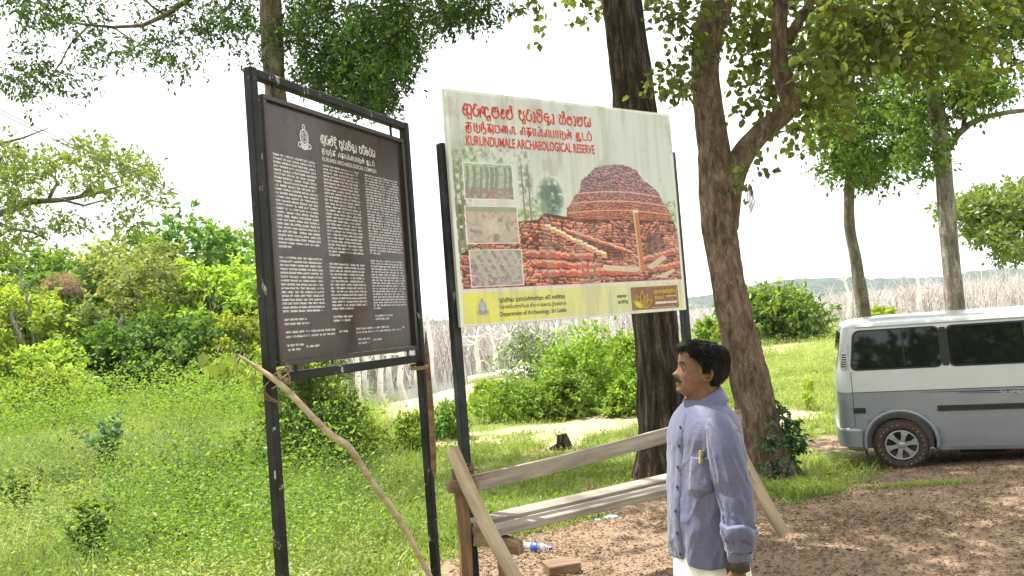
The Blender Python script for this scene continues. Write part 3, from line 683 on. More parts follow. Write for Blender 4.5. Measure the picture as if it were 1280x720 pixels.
def copy_tree(o):
    c = o.copy(); col.objects.link(c)
    for ch in o.children:
        d = ch.copy(); col.objects.link(d); d.parent = c
    return c
protos = {
 'a': (forest_proto('a', M['lf_forest'], 3.0, 8.5, 62, 1), 'mid green forest tree'),
 'b': (forest_proto('b', M['lf_yellow'], 2.8, 7.0, 58, 2), 'yellow green forest tree'),
 'c': (forest_proto('c', M['lf_pale'], 3.0, 9.0, 44, 3, .24), 'pale thin crowned forest tree'),
 'd': (forest_proto('d', M['lf_dkforest'], 2.8, 8.0, 64, 4, .28), 'dark green forest tree'),
 'e': (forest_proto('e', M['lf_yellow'], 1.9, 3.2, 46, 5, .2, rtop=.85), 'low bright yellow green tree'),
 'f': (forest_proto('f', M['lf_dkforest'], 2.2, 4.5, 56, 6, .25, rtop=.85), 'low dark leafy tree'),
}
# px of the crown centre, distance, kind, scale, label
FT = [
 (20, 60, 'a', 1.18, 'tallest mid green tree at the far left of the wood, under the pale boughs'), (70, 64, 'd', 1.15, 'dark crown behind the pinkish dry crown at the left of the wood'),
 (130, 66, 'a', 1.06, 'mid green tree on the skyline right of the pinkish dry crown'), (175, 62, 'c', 1.10, 'thin pale crown on the skyline in the middle of the wood'),
 (222, 66, 'c', 1.0, 'pale bare topped tree on the skyline left of the tall green tree'), (258, 58, 'a', 1.22, 'tall rounded green tree rising highest above the right half of the wood'),
 (305, 64, 'c', 1.04, 'pale crown on the skyline right of the tall rounded green tree'), (350, 66, 'a', .98, 'green crown at the back seen past the left edge of the brown board'), (400, 68, 'd', .95, 'dark crown at the back hidden behind the brown board'), (440, 70, 'a', .8, 'last green tree of the wood behind the brown board'),
 (-15, 44, 'b', 1.05, 'large yellow green crown cut by the left edge of the photo'), (35, 47, 'b', .98, 'yellow green crown below the tallest tree at left'), (95, 52, 'a', .9, 'green crown just below the pinkish dry crown'), (120, 46, 'd', .75, 'dark tree in the shade left of the pale trunk'),
 (150, 54, 'c', .92, 'pale brownish crown in the middle of the wood'), (190, 50, 'c', .86, 'pale drooping crown above the pale trunk in the wood'), (235, 52, 'b', .95, 'bright crown under the tall rounded green tree'), (280, 50, 'b', .95, 'bright yellow crown in the right half of the wood'),
 (325, 54, 'a', .9, 'green crown left of the brown board post, middle row'), (370, 52, 'b', .85, 'yellow green crown behind the left part of the brown board'), (415, 55, 'a', .8, 'mid green crown behind the centre of the brown board'),
 (55, 42, 'e', 1.25, 'bright low tree in front of the wood near the left edge'), (145, 44, 'f', 1.05, 'dark low tree left of the deepest shade in the wood'), (205, 46, 'f', 1.1, 'dark low tree in the deepest shade of the wood'), (250, 45, 'f', 1.1, 'dark low tree right of the deepest shade of the wood'), (305, 46, 'b', .72, 'yellow green tree at the wood edge near the brown board'), (350, 44, 'e', 1.15, 'bright low tree directly behind the left post of the brown board'),
 (60, 38, 'e', .9, 'low bright tree standing in front of the wood at left'), (20, 38, 'e', .7, 'small bright tree at the wood edge, left margin'), (110, 40, 'e', .62, 'small bright tree at the wood edge left of the pale trunk'), (285, 42, 'e', .85, 'low bright tree at the wood edge left of the board post'), (330, 40, 'e', .8, 'low bright tree touching the left board post'), (395, 46, 'e', .9, 'low bright tree seen below the brown board'),
 (175, 41, 'e', .5, 'smallest bright tree in front of the shaded middle of the wood'), (235, 42, 'e', .5, 'small bright tree right of the shaded middle of the wood'),
]
used = set(); random.seed(3)
for (px, Yt, kd, s, lab) in FT:
    pr, nm = protos[kd]
    o = pr if kd not in used else copy_tree(pr); used.add(kd)
    p = at(px, 440, Yt); o.location = (p.x, Yt, gz(p.x, Yt)-.1); s2 = s*(1.34 if Yt > 47 else 1.1); o.scale = (s2*1.08, s2*1.08, s2*.98); o.rotation_euler = (0, 0, random.random()*6.28)
    tag(o, lab, 'tree', 'trees of the wood across the field')
# filler wood behind: one mass
def woodmass():
    rg = np.random.default_rng(8); n = 420
    x = rg.uniform(-95, -13, n); y = rg.uniform(60, 105, n); k = (x/y < -.19) & (x/y > -1.0); x, y = x[k], y[k]
    z = zg(x, y)+rg.uniform(.5, 11.0, len(x))
    C = np.stack([x, y, z], 1); P, D, sz, r, *_ = clump_leaves(C, np.full(len(C), 1.9), 16, 8, .55, rg, flat=.6, shell=.3, twlen=.8)
    o = leafobj('wood', P, D, sz, r, M['lf_forest'], None, .6, rg=rg); tag(o, 'dense far wood filling in behind the separate tree crowns', 'wood', kind='stuff')
woodmass()
def woodbehind():
    rg = np.random.default_rng(18); n = 300; a = rg.uniform(-1.35, 1.35, n); d = rg.uniform(9, 24, n); x = d*np.sin(a)*1.4; y = -d*np.cos(a)-3
    C = np.stack([x, y, rg.uniform(1, 12, n)], 1); P, D, sz, r, *_ = clump_leaves(C, np.full(n, 1.6), 16, 8, .5, rg, flat=.7, shell=.3, twlen=.7)
    o = leafobj('wood', P, D, sz, r, M['lf_dkforest'], None, .6, rg=rg); tag(o, 'trees behind the viewer, seen only as dark reflections in the van windows', 'wood', kind='stuff')
woodbehind()
# pinkish dry crown and the pale trunk
B = at(76, 355, 50); B2 = Vector((B.x, 50, gz(B.x, 50)))
dc = empty('tree', B2, 'dry pinkish brown rounded crown showing in the left of the wood', 'tree')
mb = MB(); mb.tube([(0, 0, -.2), (.1, 0, 3.5), (0, 0, B.z-B2.z-1)], [.16, .12, .07], 7); mb.build('trunk', M['bark_grey'], dc, True)
rg = np.random.default_rng(4); n = 46; d = unit(rg.normal(size=(n, 3))); d[:, 2] = np.abs(d[:, 2])
C = d*np.array([1.05, 1.0, .85])+np.array([0, 0, B.z-B2.z-.5])
P, D, sz, r, *_ = clump_leaves(C, np.full(n, .3), 12, 9, .13, rg, droop=.1, shell=.2, twlen=.3); leafobj('crown', P, D, sz, r, M['lf_pink'], dc, .25)
for (x0, y0, x1, y1, w, Yt, lab) in [(157, 488, 150, 405, 7, 43, 'bare pale straight trunk lit against the deepest shade of the wood'), (32, 440, 14, 395, 6, 43, 'pale bare leaning trunk at the left edge of the wood'), (40, 400, 24, 345, 3, 44, 'thin grey dead trunk leaning left in the wood'), (218, 484, 215, 445, 2.5, 43, 'thin bare stick in the shade right of the pale trunk'), (302, 492, 300, 445, 2.5, 43, 'thin pale trunk close to the left post of the brown board')]:
    p = at(x0, y0, Yt); o = empty('dead_tree', (p.x, Yt, gz(p.x, Yt)), lab, 'dead tree', 'pale trunks in the wood')
    a = Vector(o.location); mb = MB(); q = at(x1, y1, Yt)-a; lo = p-a
    mb.tube([(lo.x, 0, -.2), tuple(lo), tuple((lo+q)/2+Vector((.06, 0, 0))), tuple(q), tuple(q+Vector((.15, 0, .5)))], [pxr(w, Yt)*1.1, pxr(w, Yt), pxr(w, Yt)*.9, pxr(w, Yt)*.75, .02], 8)
    mb.build('trunk', M['bark_pale'], o, True)
    mb = MB()
    for k in range(3):
        s = lo.lerp(q, .5+.2*k); mb.tube([tuple(s), tuple(s+Vector((random.uniform(-.5, .5), random.uniform(-.3, .3), .5))), tuple(s+Vector((random.uniform(-.9, .9), 0, .9)))], [.04, .03, .01], 5)
    mb.build('twigs', M['bark_pale'], o, True)['kind'] = 'stuff'

# ---------------------------------------------------------------- drowned dead forest
def deadstick_mass():
    rg = np.random.default_rng(12)
    n1, n2 = 6400, 2400
    px = np.concatenate([rg.uniform(800, 1330, n1), rg.uniform(430, 830, n2)])
    d0 = np.concatenate([np.full(n1, 72.), np.full(n2, 56.)]); Yd = d0/(1-rg.random(n1+n2)*.82)
    x = (px-640)/FOC*Yd*1.0; y = Yd
    k = y > shore(x)+3; x, y = x[k], y[k]; n = len(x)
    z = np.full(n, -2.2); right = sstep(.12, .62, x/y)*(x > 0); h = rg.uniform(2.2, 3.5, n)*np.where(rg.random(n) < .06, 1.3, 1)*(1+.42*right+.5*(x/y < .15))
    w = .030+y*.00034
    lean = rg.normal(size=(n, 2))*.27
    V = []; F = []
    def sticks(bx, by, bz, tx, ty, tz, w0, w1):
        m = len(bx); a = np.array([0, 2.09, 4.19]); vs_ = []
        for (X, Y_, Z, W) in ((bx, by, bz, w0), (tx, ty, tz, w1)):
            for q in a: vs_.append(np.stack([X+np.cos(q)*W, Y_+np.sin(q)*W, Z], 1))
        return np.stack(vs_, 1).reshape(-1, 3), (np.arange(m)[:, None, None]*6+np.array([[0,1,4,3],[1,2,5,4],[2,0,3,5]])[None]).reshape(-1, 4)
    tx, ty = x+lean[:, 0]*h, y+lean[:, 1]*h
    v, f = sticks(x, y, z, tx, ty, z+h, w, w*.35); V.append(v); F.append(f); off = len(v)
    for q in range(3):
        s = rg.uniform(.35, .95, n); bx, by, bz = x+lean[:, 0]*h*s, y+lean[:, 1]*h*s, z+h*s
        L = rg.uniform(.5, 1.8, n); a = rg.random(n)*6.283
        v, f = sticks(bx, by, bz, bx+np.cos(a)*L*.7, by+np.sin(a)*L*.7, bz+L*rg.uniform(.2, 1, n), w*.55, w*.2); V.append(v); F.append(f+off); off += len(v)
    V = np.concatenate(V); F = np.concatenate(F)
    me = npmesh('drowned_forest', V, F, M['dead_far'], False, rnd=np.repeat(np.tile(rg.random(n), 4), 6))
    tag(link('drowned_forest', me), 'mass of bleached drowned tree trunks standing in the lake', 'dead trees', kind='stuff')
m_, t, b = nt('bleached_trunks'); a = t.nodes.new('ShaderNodeAttribute'); a.attribute_name = 'rnd'
t.links.new(ramp(t, a.outputs['Fac'], [(0, (.24, .18, .15)), (.3, (.54, .47, .43)), (1, (.82, .78, .75))]), b.inputs['Base Color']); b.inputs['Roughness'].default_value = .9
M['dead_far'] = m_
deadstick_mass()
random.seed(40)
DT = [(447, 492, 40, 80, 36), (475, 488, 44, 86, 37), (455, 470, 12, 100, 44), (500, 482, 28, 110, 38), (522, 480, 22, 120, 40), (540, 476, 15, 112, 42), (486, 470, 10, 90, 45), (598, 470, 10, 62, 42), (618, 462, 8, 66, 46), (640, 455, 8, 56, 50), (578, 470, 10, 120, 41), (700, 455, 6, 60, 50), (722, 452, 8, 58, 52), (752, 450, 6, 62, 52), (860, 440, 10, 70, 62), (945, 430, 0, 64, 58), (1060, 400, 60, 70, 70), (1150, 385, 10, 60, 62)]
places = ['leaning pale trunk seen under the brown board, leftmost', 'forked white trunk under the brown board', 'slim white trunk behind the forked one under the board', 'white trunk left of the board right post', 'tall white trunk just left of the wooden stake', 'tall white trunk between the stake and the grey post', 'thin white trunk far behind under the brown board',
          'short white trunk right of the grey sign post', 'slim dead trunk under the emblem of the second billboard', 'grey dead trunk left of the rounded grey green bush', 'tall bare tree in the gap between the two signs', 'thin dead trunk above the grey green bush', 'dead trunk under the middle of the second billboard', 'dead trunk left of the dark trunk under the billboard',
          'dead trunk between the dark trunk and the man head', 'pale bare tree right of the forked tree', 'bare tree above the rear end of the van', 'bare grey tree with crooked boughs left of the pale thick trunk']
for (px, py, ln, hp, Yd), lab in zip(DT, places):
    p = at(px, py, Yd); zz = max(gz(p.x, Yd), -2.05); h = max(hp*Yd/FOC, 2.0)+(p.z-zz)
    o = empty('dead_tree', (p.x, Yd, zz), 'bleached bare tree, '+lab, 'dead tree', 'bare dead trees at the lake edge')
    mb = MB(); lx = -ln*.012
    pts = [(lx*-1, 0, -.2), (0, 0, h*.25), (lx*-.5+random.gauss(0, .08), 0, h*.5), (random.gauss(0, .12), 0, h*.75), (random.gauss(0, .2), 0, h)]
    mb.tube(pts, [.19, .155, .125, .09, .03], 7); mb.build('trunk', M['dead_wood'], o, True)
    mb = MB()
    for k in range(7):
        s = Vector(pts[random.choice([2, 3, 3])])*1.0; dd = Vector((random.gauss(0, 1), random.gauss(0, .6), random.uniform(.2, 1))).normalized()
        branchset(mb, s, dd, random.uniform(.5, 1.3), .03, 1 if k < 4 else 0, spread=.6, sides=4)
    mb.build('twigs', M['dead_wood'], o, True)['kind'] = 'stuff'
# fallen bleached logs
for (px, py, L, rot, lab) in [(655, 468, 2.6, .3, 'upper'), (640, 474, 3.4, .1, 'lower')]:
    p = ong(px, py); mb = MB(); mb.tube([(-L/2, 0, .12), (0, .1, .2), (L/2, 0, .13)], [.12, .14, .08], 8, noise=.2)
    mb.tube([(0, 0, .2), (.3, .2, .5), (.5, .3, .7)], [.06, .04, .02], 6)
    o = mb.build('fallen_log', M['dead_wood'], None, True); o.location = p; o.rotation_euler = (0, 0, rot)
    tag(o, lab+' bleached log lying on the bank left of the grey green bush', 'log', 'fallen logs on the bank')
# ================================================================ GROUND COVER (stuff)
def template_tuft(n, h, spread, seed, w=.011, bend=.5):
    rg = np.random.default_rng(seed); V = []; F = []
    for i in range(n):
        a = rg.random()*6.283; b = rg.normal(size=2)*spread; hh = h*(.5+.7*rg.random()); d = np.array([math.cos(a), math.sin(a)]); s = np.array([-d[1], d[0]])*w*(.6+.8*rg.random())
        m = b+d*hh*bend*.35; t_ = b+d*hh*bend*(.8+.6*rg.random()); k = len(V)
        V += [(*(b-s), 0), (*(b+s), 0), (*(m+s*.8), hh*.6), (*(m-s*.8), hh*.6), (*t_, hh*(1-.2*rg.random()))]
        F += [(k, k+1, k+2, k+3), (k+3, k+2, k+4, k+4)]
    return np.array(V), np.array(F)
def template_weed(n, h, w, lsize, seed, asp=.5):
    rg = np.random.default_rng(seed); t_ = rg.random(n)
    P = np.stack([rg.normal(size=n)*w*.4, rg.normal(size=n)*w*.4, t_*h], 1); a = rg.random(n)*6.283
    D = unit(np.stack([np.cos(a), np.sin(a), rg.uniform(-.1, .7, n)], 1)); P += D*w*.25*rg.random((n, 1))
    return leafverts(P, D, lsize*(.5+.9*rg.random(n)), asp, rg, up=.45)
def scatter(name, temps, x, y, scale, mat, rg, label, cat, rbias=None, sink=.01):
    z = zg(x, y)-sink; n = len(x); which = rg.integers(0, len(temps), n); ang = rg.random(n)*6.283
    tint = fbm(x*.5, y*.5, 5, 3); Vs = []; Fs = []; Rs = []; off = 0
    for ti, (tv, tf) in enumerate(temps):
        k = np.where(which == ti)[0]
        if not len(k): continue
        c, s = np.cos(ang[k])[:, None], np.sin(ang[k])[:, None]; sc = scale[k][:, None]
        X = (tv[None, :, 0]*c-tv[None, :, 1]*s)*sc+x[k][:, None]; Y_ = (tv[None, :, 0]*s+tv[None, :, 1]*c)*sc+y[k][:, None]
        Z = tv[None, :, 2]*sc*(.6+.9*rg.random((len(k), 1))**1.5)+z[k][:, None]
        Vs.append(np.stack([X, Y_, Z], -1).reshape(-1, 3))
        Fs.append((tf[None]+(np.arange(len(k))*len(tv))[:, None, None]+off).reshape(-1, tf.shape[1])); off += len(k)*len(tv)
        r = .55*rg.random((len(k), 1))+.45*rg.random((len(k), len(tv)//(4 if tf.shape[1] == 4 and len(tv) % 4 == 0 else 1)))
        rr = np.repeat(r, 4, 1) if r.shape[1] != len(tv) else np.repeat(r[:, ::5], 5, 1)[:, :len(tv)]
        rr = rr*.75+np.clip((tint[k]-.5)*1.6+.15, 0, .3)[:, None]
        Rs.append(np.clip(rr, 0, 1).ravel())
    V = np.concatenate(Vs); F = np.concatenate(Fs)
    tri = F[F[:, 2] == F[:, 3]][:, :3] if F.shape[1] == 4 else F
    quad = F[F[:, 2] != F[:, 3]]
    me = npmesh(name, V, [quad, tri] if len(tri) else [quad], mat, False, rnd=np.concatenate(Rs))
    return tag(link(name, me), label, cat, kind='stuff')
rg = np.random.default_rng(77)
def pts_in(n, x0, x1, y0, y1, dens=None, rg=rg, persp=True):
    """random points; more of them near the camera"""
    u = rg.random(n); y = y0*(y1/y0)**u if persp else y0+(y1-y0)*u
    lo, hi = x0(y), x1(y); x = lo+(hi-lo)*rg.random(n)
    if dens is not None:
        k = rg.random(n) < dens(x, y); x, y = x[k], y[k]
    return x, y
tufts = [template_tuft(9, .07, .045, s, .0042, .9) for s in range(4)]
tall = [template_tuft(7, .27, .09, 20+s, .005, .9) for s in range(4)]
weeds = [template_weed(30, .42, .36, .031, 30+s) for s in range(6)]
weeds_far = [template_weed(12, .34, .32, .055, 90+s) for s in range(5)]
weeds_s = [template_weed(8, .05, .14, .032, 50+s) for s in range(4)]
def d_lawn(x, y):
    d, s = zones(x, y); return np.clip(1-d*1.25, .0, 1)*np.clip(1-s*1.3, 0, 1)*(.35+.8*sstep(.35, .6, fbm(x*1.1, y*1.1, 3, 3)))
# short lawn, middle and right
x, y = pts_in(28000, lambda y: -.32*y-.3, lambda y: .72*y, 4.6, 34, d_lawn)
scatter('grass', tufts, x, y, .8+.5*rg.random(len(x))+y*.035, M['grass'], rg, 'short green grass growing behind the bench and along the dirt yard', 'grass')
x, y = pts_in(15000, lambda y: -.32*y-.3, lambda y: .72*y, 4.8, 26, d_lawn)
scatter('clover', weeds_s, x, y, .8+.6*rg.random(len(x))+y*.02, M['lf_bush'], rg, 'tiny broad leaved weeds among the short grass', 'ground cover')
# field of weeds, left
x, y = pts_in(11500, lambda y: -.80*y-.5, lambda y: -.14*y-.35, 4.6, 46, lambda x, y: (.18+.82*sstep(.42, .56, fbm(x*1.1, y*1.1, 6, 3)))*(1-zones(x, y)[1]))
scatter('undergrowth', weeds, x, y, (.35+1.1*np.clip(fbm(x*.45, y*.45, 11, 3)*2-.55, 0, 1)**1.5+.35*rg.random(len(x))**3)*(1+y*.02), M['lf_weed'], rg, 'knee high tangle of light green weeds covering the field at left', 'undergrowth')
x, y = pts_in(13000, lambda y: -.80*y-.5, lambda y: -.10*y-.5, 4.2, 46, lambda x, y: (.3+.7*sstep(.45, .55, fbm(x*.8, y*.8, 41, 3)))*(1-zones(x, y)[1]))
scatter('tall_grass', tall, x, y, .5+.6*rg.random(len(x))+y*.018, M['grass'], rg, 'long grass standing between the weeds of the left field', 'grass')
fine = [template_weed(120, .46, .40, .021, 70+s, .45) for s in range(6)]
x, y = pts_in(2700, lambda y: -.80*y-.5, lambda y: -.15*y-.35, 6.5, 46, lambda x, y: sstep(.55, .62, fbm(x*.95, y*.95, 14, 3))*(1-zones(x, y)[1]))
x2, y2 = x, y
scatter('weed_clumps', fine, x, y, (.55+1.3*rg.random(len(x))**2)*(1+y*.024), M['lf_mid'], rg, 'taller darker clumps of leafy weeds scattered through the left field', 'undergrowth')
x, y = pts_in(2700, lambda y: -.80*y-.5, lambda y: -.15*y-.35, 5.5, 46, lambda x, y: sstep(.54, .60, fbm(x*.85, y*.85, 24, 3))*(1-zones(x, y)[1]))
scatter('bright_weed_clumps', fine, x, y, (.55+1.4*rg.random(len(x))**2)*(1+y*.024), M['lf_bush'], rg, 'taller bright clumps of leafy weeds scattered through the left field', 'undergrowth')
x, y = pts_in(900, lambda y: -.80*y-.5, lambda y: -.25*y, 29, 41, None, persp=False)
scatter('scrub', [template_weed(50, .46, .40, .032, 110+s, .45) for s in range(4)], x, y, 2.6+2.6*rg.random(len(x)), M['lf_bush'], rg, 'uneven green scrub merging into the foot of the wood', 'undergrowth')
# bank behind the van and lake edge
x, y = pts_in(8000, lambda y: .12*y, lambda y: .72*y, 15, 64, lambda x, y: (1-zones(x, y)[1])*.9)
scatter('bank_grass', tall, x, y, .5+.4*rg.random(len(x))+y*.014, M['grass'], rg, 'bright rough grass on the bank behind the van', 'grass')
x, y = pts_in(7000, lambda y: .12*y, lambda y: .72*y, 15, 64, lambda x, y: (1-zones(x, y)[1])*.9)
scatter('bank_weeds', weeds_far, x, y, .3+.4*rg.random(len(x))+y*.016, M['lf_weed'], rg, 'low weeds on the bank behind the van', 'ground cover')
x, y = pts_in(7000, lambda y: -.22*y, lambda y: .16*y, 19, 46, lambda x, y: (1-zones(x, y)[1])*.9)
scatter('middle_weeds', weeds_far, x, y, .3+.5*rg.random(len(x))+y*.014, M['lf_bush'], rg, 'bright weeds in the middle distance between the bushes', 'ground cover')
# small grass patch on the dirt
g = ong(1150, 607); n = 500; a = rg.normal(size=n)*.24; b_ = rg.normal(size=n)*.07
scatter('grass_patch', tufts, g.x+a, g.y+b_-.04*a, .5+.3*rg.random(n), M['grass'], rg, 'small green grass patch on the dirt in front of the van', 'grass')
# dead leaves
n = 95000; y = 4.2*(14/4.2)**rg.random(n); x = rg.uniform(-.1, .75, n)*y
k = rg.random(n) < litter_d(x, y); x, y = x[k], y[k]; n = len(x); a = rg.random(n)*6.283
P = np.stack([x, y, zg(x, y)+.006+.014*rg.random(n)], 1); D = unit(np.stack([np.cos(a), np.sin(a), rg.normal(size=n)*.18], 1))
V, F = leafverts(P, D, .016+.032*rg.random(n)**2, .5, rg, up=4, fold=.25)
tag(link('leaf_litter', npmesh('leaf_litter', V, F, M['litter'], rnd=np.repeat(rg.random(n), 4))), 'brown dead leaves strewn over the dirt yard', 'leaf litter', kind='stuff')
# pebbles
n = 4200; y = 3.8*(12/3.8)**rg.random(n); x = rg.uniform(-.1, .75, n)*y; k = rg.random(n) < zones(x, y)[0]; x, y = x[k], y[k]; n = len(x)
ico = np.array([(1,0,0),(-1,0,0),(0,1,0),(0,-1,0),(0,0,.7),(0,0,-.7)], float); icf = np.array([(0,2,4),(2,1,4),(1,3,4),(3,0,4),(2,0,5),(1,2,5),(3,1,5),(0,3,5)])
s = (.004+.012*rg.random(n)**3)[:, None, None]; V = ico[None]*s*(.6+.8*rg.random((n, 6, 1)))+np.stack([x, y, zg(x, y)+.002], 1)[:, None]
tag(link('pebbles', npmesh('pebbles', V.reshape(-1, 3), (icf[None]+(np.arange(n)*6)[:, None, None]).reshape(-1, 3), simple('pebble', (.36, .27, .21), .9, .5, 12), rnd=None)), 'small stones scattered on the dirt yard', 'pebbles', kind='stuff')

# individual plants in the field
def plant(px, py, hpx, wpx, lsize, n, mat, label, asp=.5, seed=0, nst=5):
    b = ong(px, py); rg = np.random.default_rng(seed+int(px)); h = hpx*b.y/FOC; w = wpx*b.y/FOC/2
    o = empty('plant', b, label, 'plant'); mb = MB(); Ps = []; Ds = []
    for s in range(nst):
        a = rg.random()*6.283; q = rg.random()**.5; tip = np.array([math.cos(a)*q*w, math.sin(a)*q*w, h*(.65+.35*rg.random())]); mid = tip*np.array([.4, .4, .5])
        mb.tube([(0, 0, -.02), tuple(mid), tuple(tip)], [.008, .006, .003], 5, cap=False)
        for k in range(n//nst):
            t_ = .15+.85*rg.random(); p = (1-t_)*(1-t_)*0+2*t_*(1-t_)*mid+t_*t_*tip; az = rg.random()*6.283
            Ps.append(p); Ds.append((math.cos(az), math.sin(az), rg.uniform(.1, 1.1)))
    mb.build('stem', M['bark_far'], o); P = np.array(Ps); D = unit(np.array(Ds))
    leafobj('foliage', P, D, lsize*(.6+.7*rg.random(len(P))), rg.random(len(P)), mat, o, asp, up=1.2, rg=rg, hexa=True)
plant(140, 590, 70, 84, .20, 330, M['lf_blue'], 'blue green broad leaved bushy plant standing alone in the weedy field', .5, 1, 9)
plant(30, 645, 60, 70, .13, 130, M['lf_mid'], 'dark green broad leaved plant at the left edge of the field', .6, 2)
plant(118, 715, 90, 60, .10, 240, M['lf_mid'], 'dark leafy weed near the bottom left of the field', .5, 3, 7)
plant(245, 645, 75, 110, .085, 420, M['lf_mid'], 'low dark leafy plant left of the brown board left post', .5, 4, 11)
plant(300, 605, 75, 80, .085, 360, M['lf_bush'], 'dense green plant right against the left post of the brown board', .5, 5, 9)
plant(215, 715, 70, 70, .085, 180, M['lf_weed'], 'light green weed at the bottom of the field near the crooked pole', .5, 6, 6)
plant(60, 520, 44, 90, .2, 190, M['lf_bush'], 'bright shrubby plant in the far left of the field', .5, 7, 6)
plant(440, 670, 40, 50, .05, 70, M['lf_bush'], 'small green weed between the posts of the brown board', .5, 8, 6)
plant(415, 600, 40, 50, .07, 60, M['lf_mid'], 'small leafy plant in front of the dark shrub', .5, 9, 6)

# ================================================================ LETTERING
def arc(cx, cy, rx, ry, a0, a1, n=14):
    return [(cx+rx*math.cos(R(a)), cy+ry*math.sin(R(a))) for a in np.linspace(a0, a1, n)]
# centre-line strokes for the Sinhala letters, in a box about 1 x 1 (baseline 0)
SI = {
 'ka': (1.15, [arc(.30, .42, .27, .38, 95, 300)+[(.55, .5), (.62, .78)]+arc(.82, .55, .28, .42, 140, -140), [(.12, .52), (.52, .52)], arc(.38, .86, .14, .12, 200, 20)]),
 'ra': (.85, [arc(.42, .40, .36, .38, 145, 400), arc(.40, .88, .18, .16, 250, 20), [(.13, .62), (.28, .72)]]),
 'ru': (1.05, [arc(.42, .40, .36, .38, 145, 400), arc(.40, .88, .18, .16, 250, 20), [(.13, .62), (.28, .72)], [(.74, .25), (.95, .25), (.95, -.02)], [(.84, .62), (.98, .62), (.98, .25)]]),
 'nda': (1.2, [arc(.22, .62, .18, .28, 30, 330), arc(.70, .42, .36, .40, 120, 330)+[(1.05, .05)], arc(.66, .66, .2, .2, 180, 0), [(.4, .62), (.48, .25)]]),
 'ma': (1.1, [arc(.52, .40, .44, .38, 130, 405), arc(.32, .72, .17, .2, 250, 20), arc(.68, .74, .18, .22, 170, -60), [(.5, .75), (.5, .55)]]),
 'e': (.62, [arc(.32, .34, .24, .32, 60, 330), arc(.36, .62, .17, .2, 270, 30)]),
 'la': (1.1, [arc(.50, .38, .42, .36, 150, 400), arc(.26, .62, .15, .16, 0, 330), arc(.62, .72, .2, .18, 190, -20)]),
 'pa': (.95, [[(.12, .88), (.12, .5)]+arc(.45, .40, .34, .38, 170, 380), [(.12, .88), (.34, .88)], [(.34, .88), (.34, .62)], [(.62, .62), (.78, .85)]]),
 'aa': (.45, [arc(.12, .55, .2, .3, 90, -30), [(.3, .42), (.26, .1)], arc(.2, .06, .1, .08, 0, -180)]),
 'va': (.95, [arc(.45, .40, .38, .38, 160, 420), arc(.3, .7, .15, .14, 180, 0), [(.45, .7), (.45, .5)]]),
 'da': (.85, [arc(.45, .50, .32, .36, 60, 250)+[(.6, .1), (.75, -.1), (.6, -.22), (.45, -.1)], [(.32, .52), (.55, .52)]]),
 'ya': (1.05, [[(.1, .85), (.1, .4)]+arc(.34, .28, .24, .24, 180, 360)+[(.58, .5)]+arc(.76, .3, .19, .26, 180, 380), arc(.24, .8, .14, .12, 180, 0), [(.94, .35), (.94, .85)]]),
 'sa': (1.0, [arc(.32, .35, .26, .33, 110, 320)+[(.52, .5)]+arc(.7, .36, .22, .34, 150, -90), [(.1, .85), (.34, .85), (.34, .68)], [(.55, .85), (.8, .85)]]),
 'tha': (.95, [arc(.45, .40, .36, .38, 120, 430), arc(.45, .66, .14, .12, 0, 360)]),
 'na': (1.05, [arc(.26, .62, .17, .22, 0, 340), [(.1, .5), (.1, .25)]+arc(.45, .28, .34, .26, 180, 350)+[(.82, .5)]+arc(.74, .72, .12, .14, 0, 200)]),
 'sha': (1.0, [arc(.45, .40, .38, .38, 140, 410), [(.2, .75), (.2, .98), (.5, .98)], arc(.5, .5, .14, .14, 0, 360)]),
}
# marks drawn relative to the previous letter: u (below right), i (arc on top), al (hook on top)
def mark(k, w):
    if k == 'u': return [[(w*.55, .02), (w*.55, -.24), (w*.88, -.24), (w*.88, .1)]]
    if k == 'i': return [arc(w*.5, .86, w*.38, .3, 175, 5)]
    if k == 'al': return [[(w*.72, .75), (w*.8, 1.05)]+arc(w*.66, 1.08, w*.14, .1, 0, 180)]
    if k == 'y': return [arc(w*.98, .3, .2, .3, 100, 360)]
def sinhala(seq):
    x = 0; out = []; lastw = 1; lastx = 0
    for k in seq:
        if k == ' ': x += .55; continue
        if k in ('u', 'i', 'al', 'y'):
            out += [[(px+lastx, py) for px, py in s] for s in mark(k, lastw)]; x += .22 if k == 'y' else 0; continue
        w, st = SI[k]; out += [[(px+x, py) for px, py in s] for s in st]; lastx, lastw = x, w; x += w+.06
    return out, x
def ribbon(mb, strokes, x0, z0, sx, sz, wd, y=0, flat=0.0):
    for s in strokes:
        P = np.array([(x0+a*sx, z0+b_*sz) for a, b_ in s]); n = len(P)
        if n < 2: continue
        T = unit(np.gradient(P, axis=0)); N = np.stack([-T[:, 1], T[:, 0]], 1)
        P2 = P.copy(); P2[0] -= T[0]*wd*.3; P2[-1] += T[-1]*wd*.3
        L, Rr = P2+N*wd/2, P2-N*wd/2
        V = [(p[0], y, p[1]) for p in L]+[(p[0], y, p[1]) for p in Rr]
        mb.add(V, [(n+i, n+i+1, i+1, i) for i in range(n-1)])
def words(fn, seq, x0, z0, width, sz, wd, y, name, mat, parent):
    """one object per printed word"""
    full, L = fn(seq); a = 0; sx = width/L
    cuts = [i for i, k in enumerate(seq) if k == ' ']+[len(seq)]
    for c in cuts:
        b_ = len(fn(seq[:c])[0]); mb = MB(); ribbon(mb, full[a:b_], x0, z0, sx, sz, wd, y); mb.build(name, mat, parent); a = b_
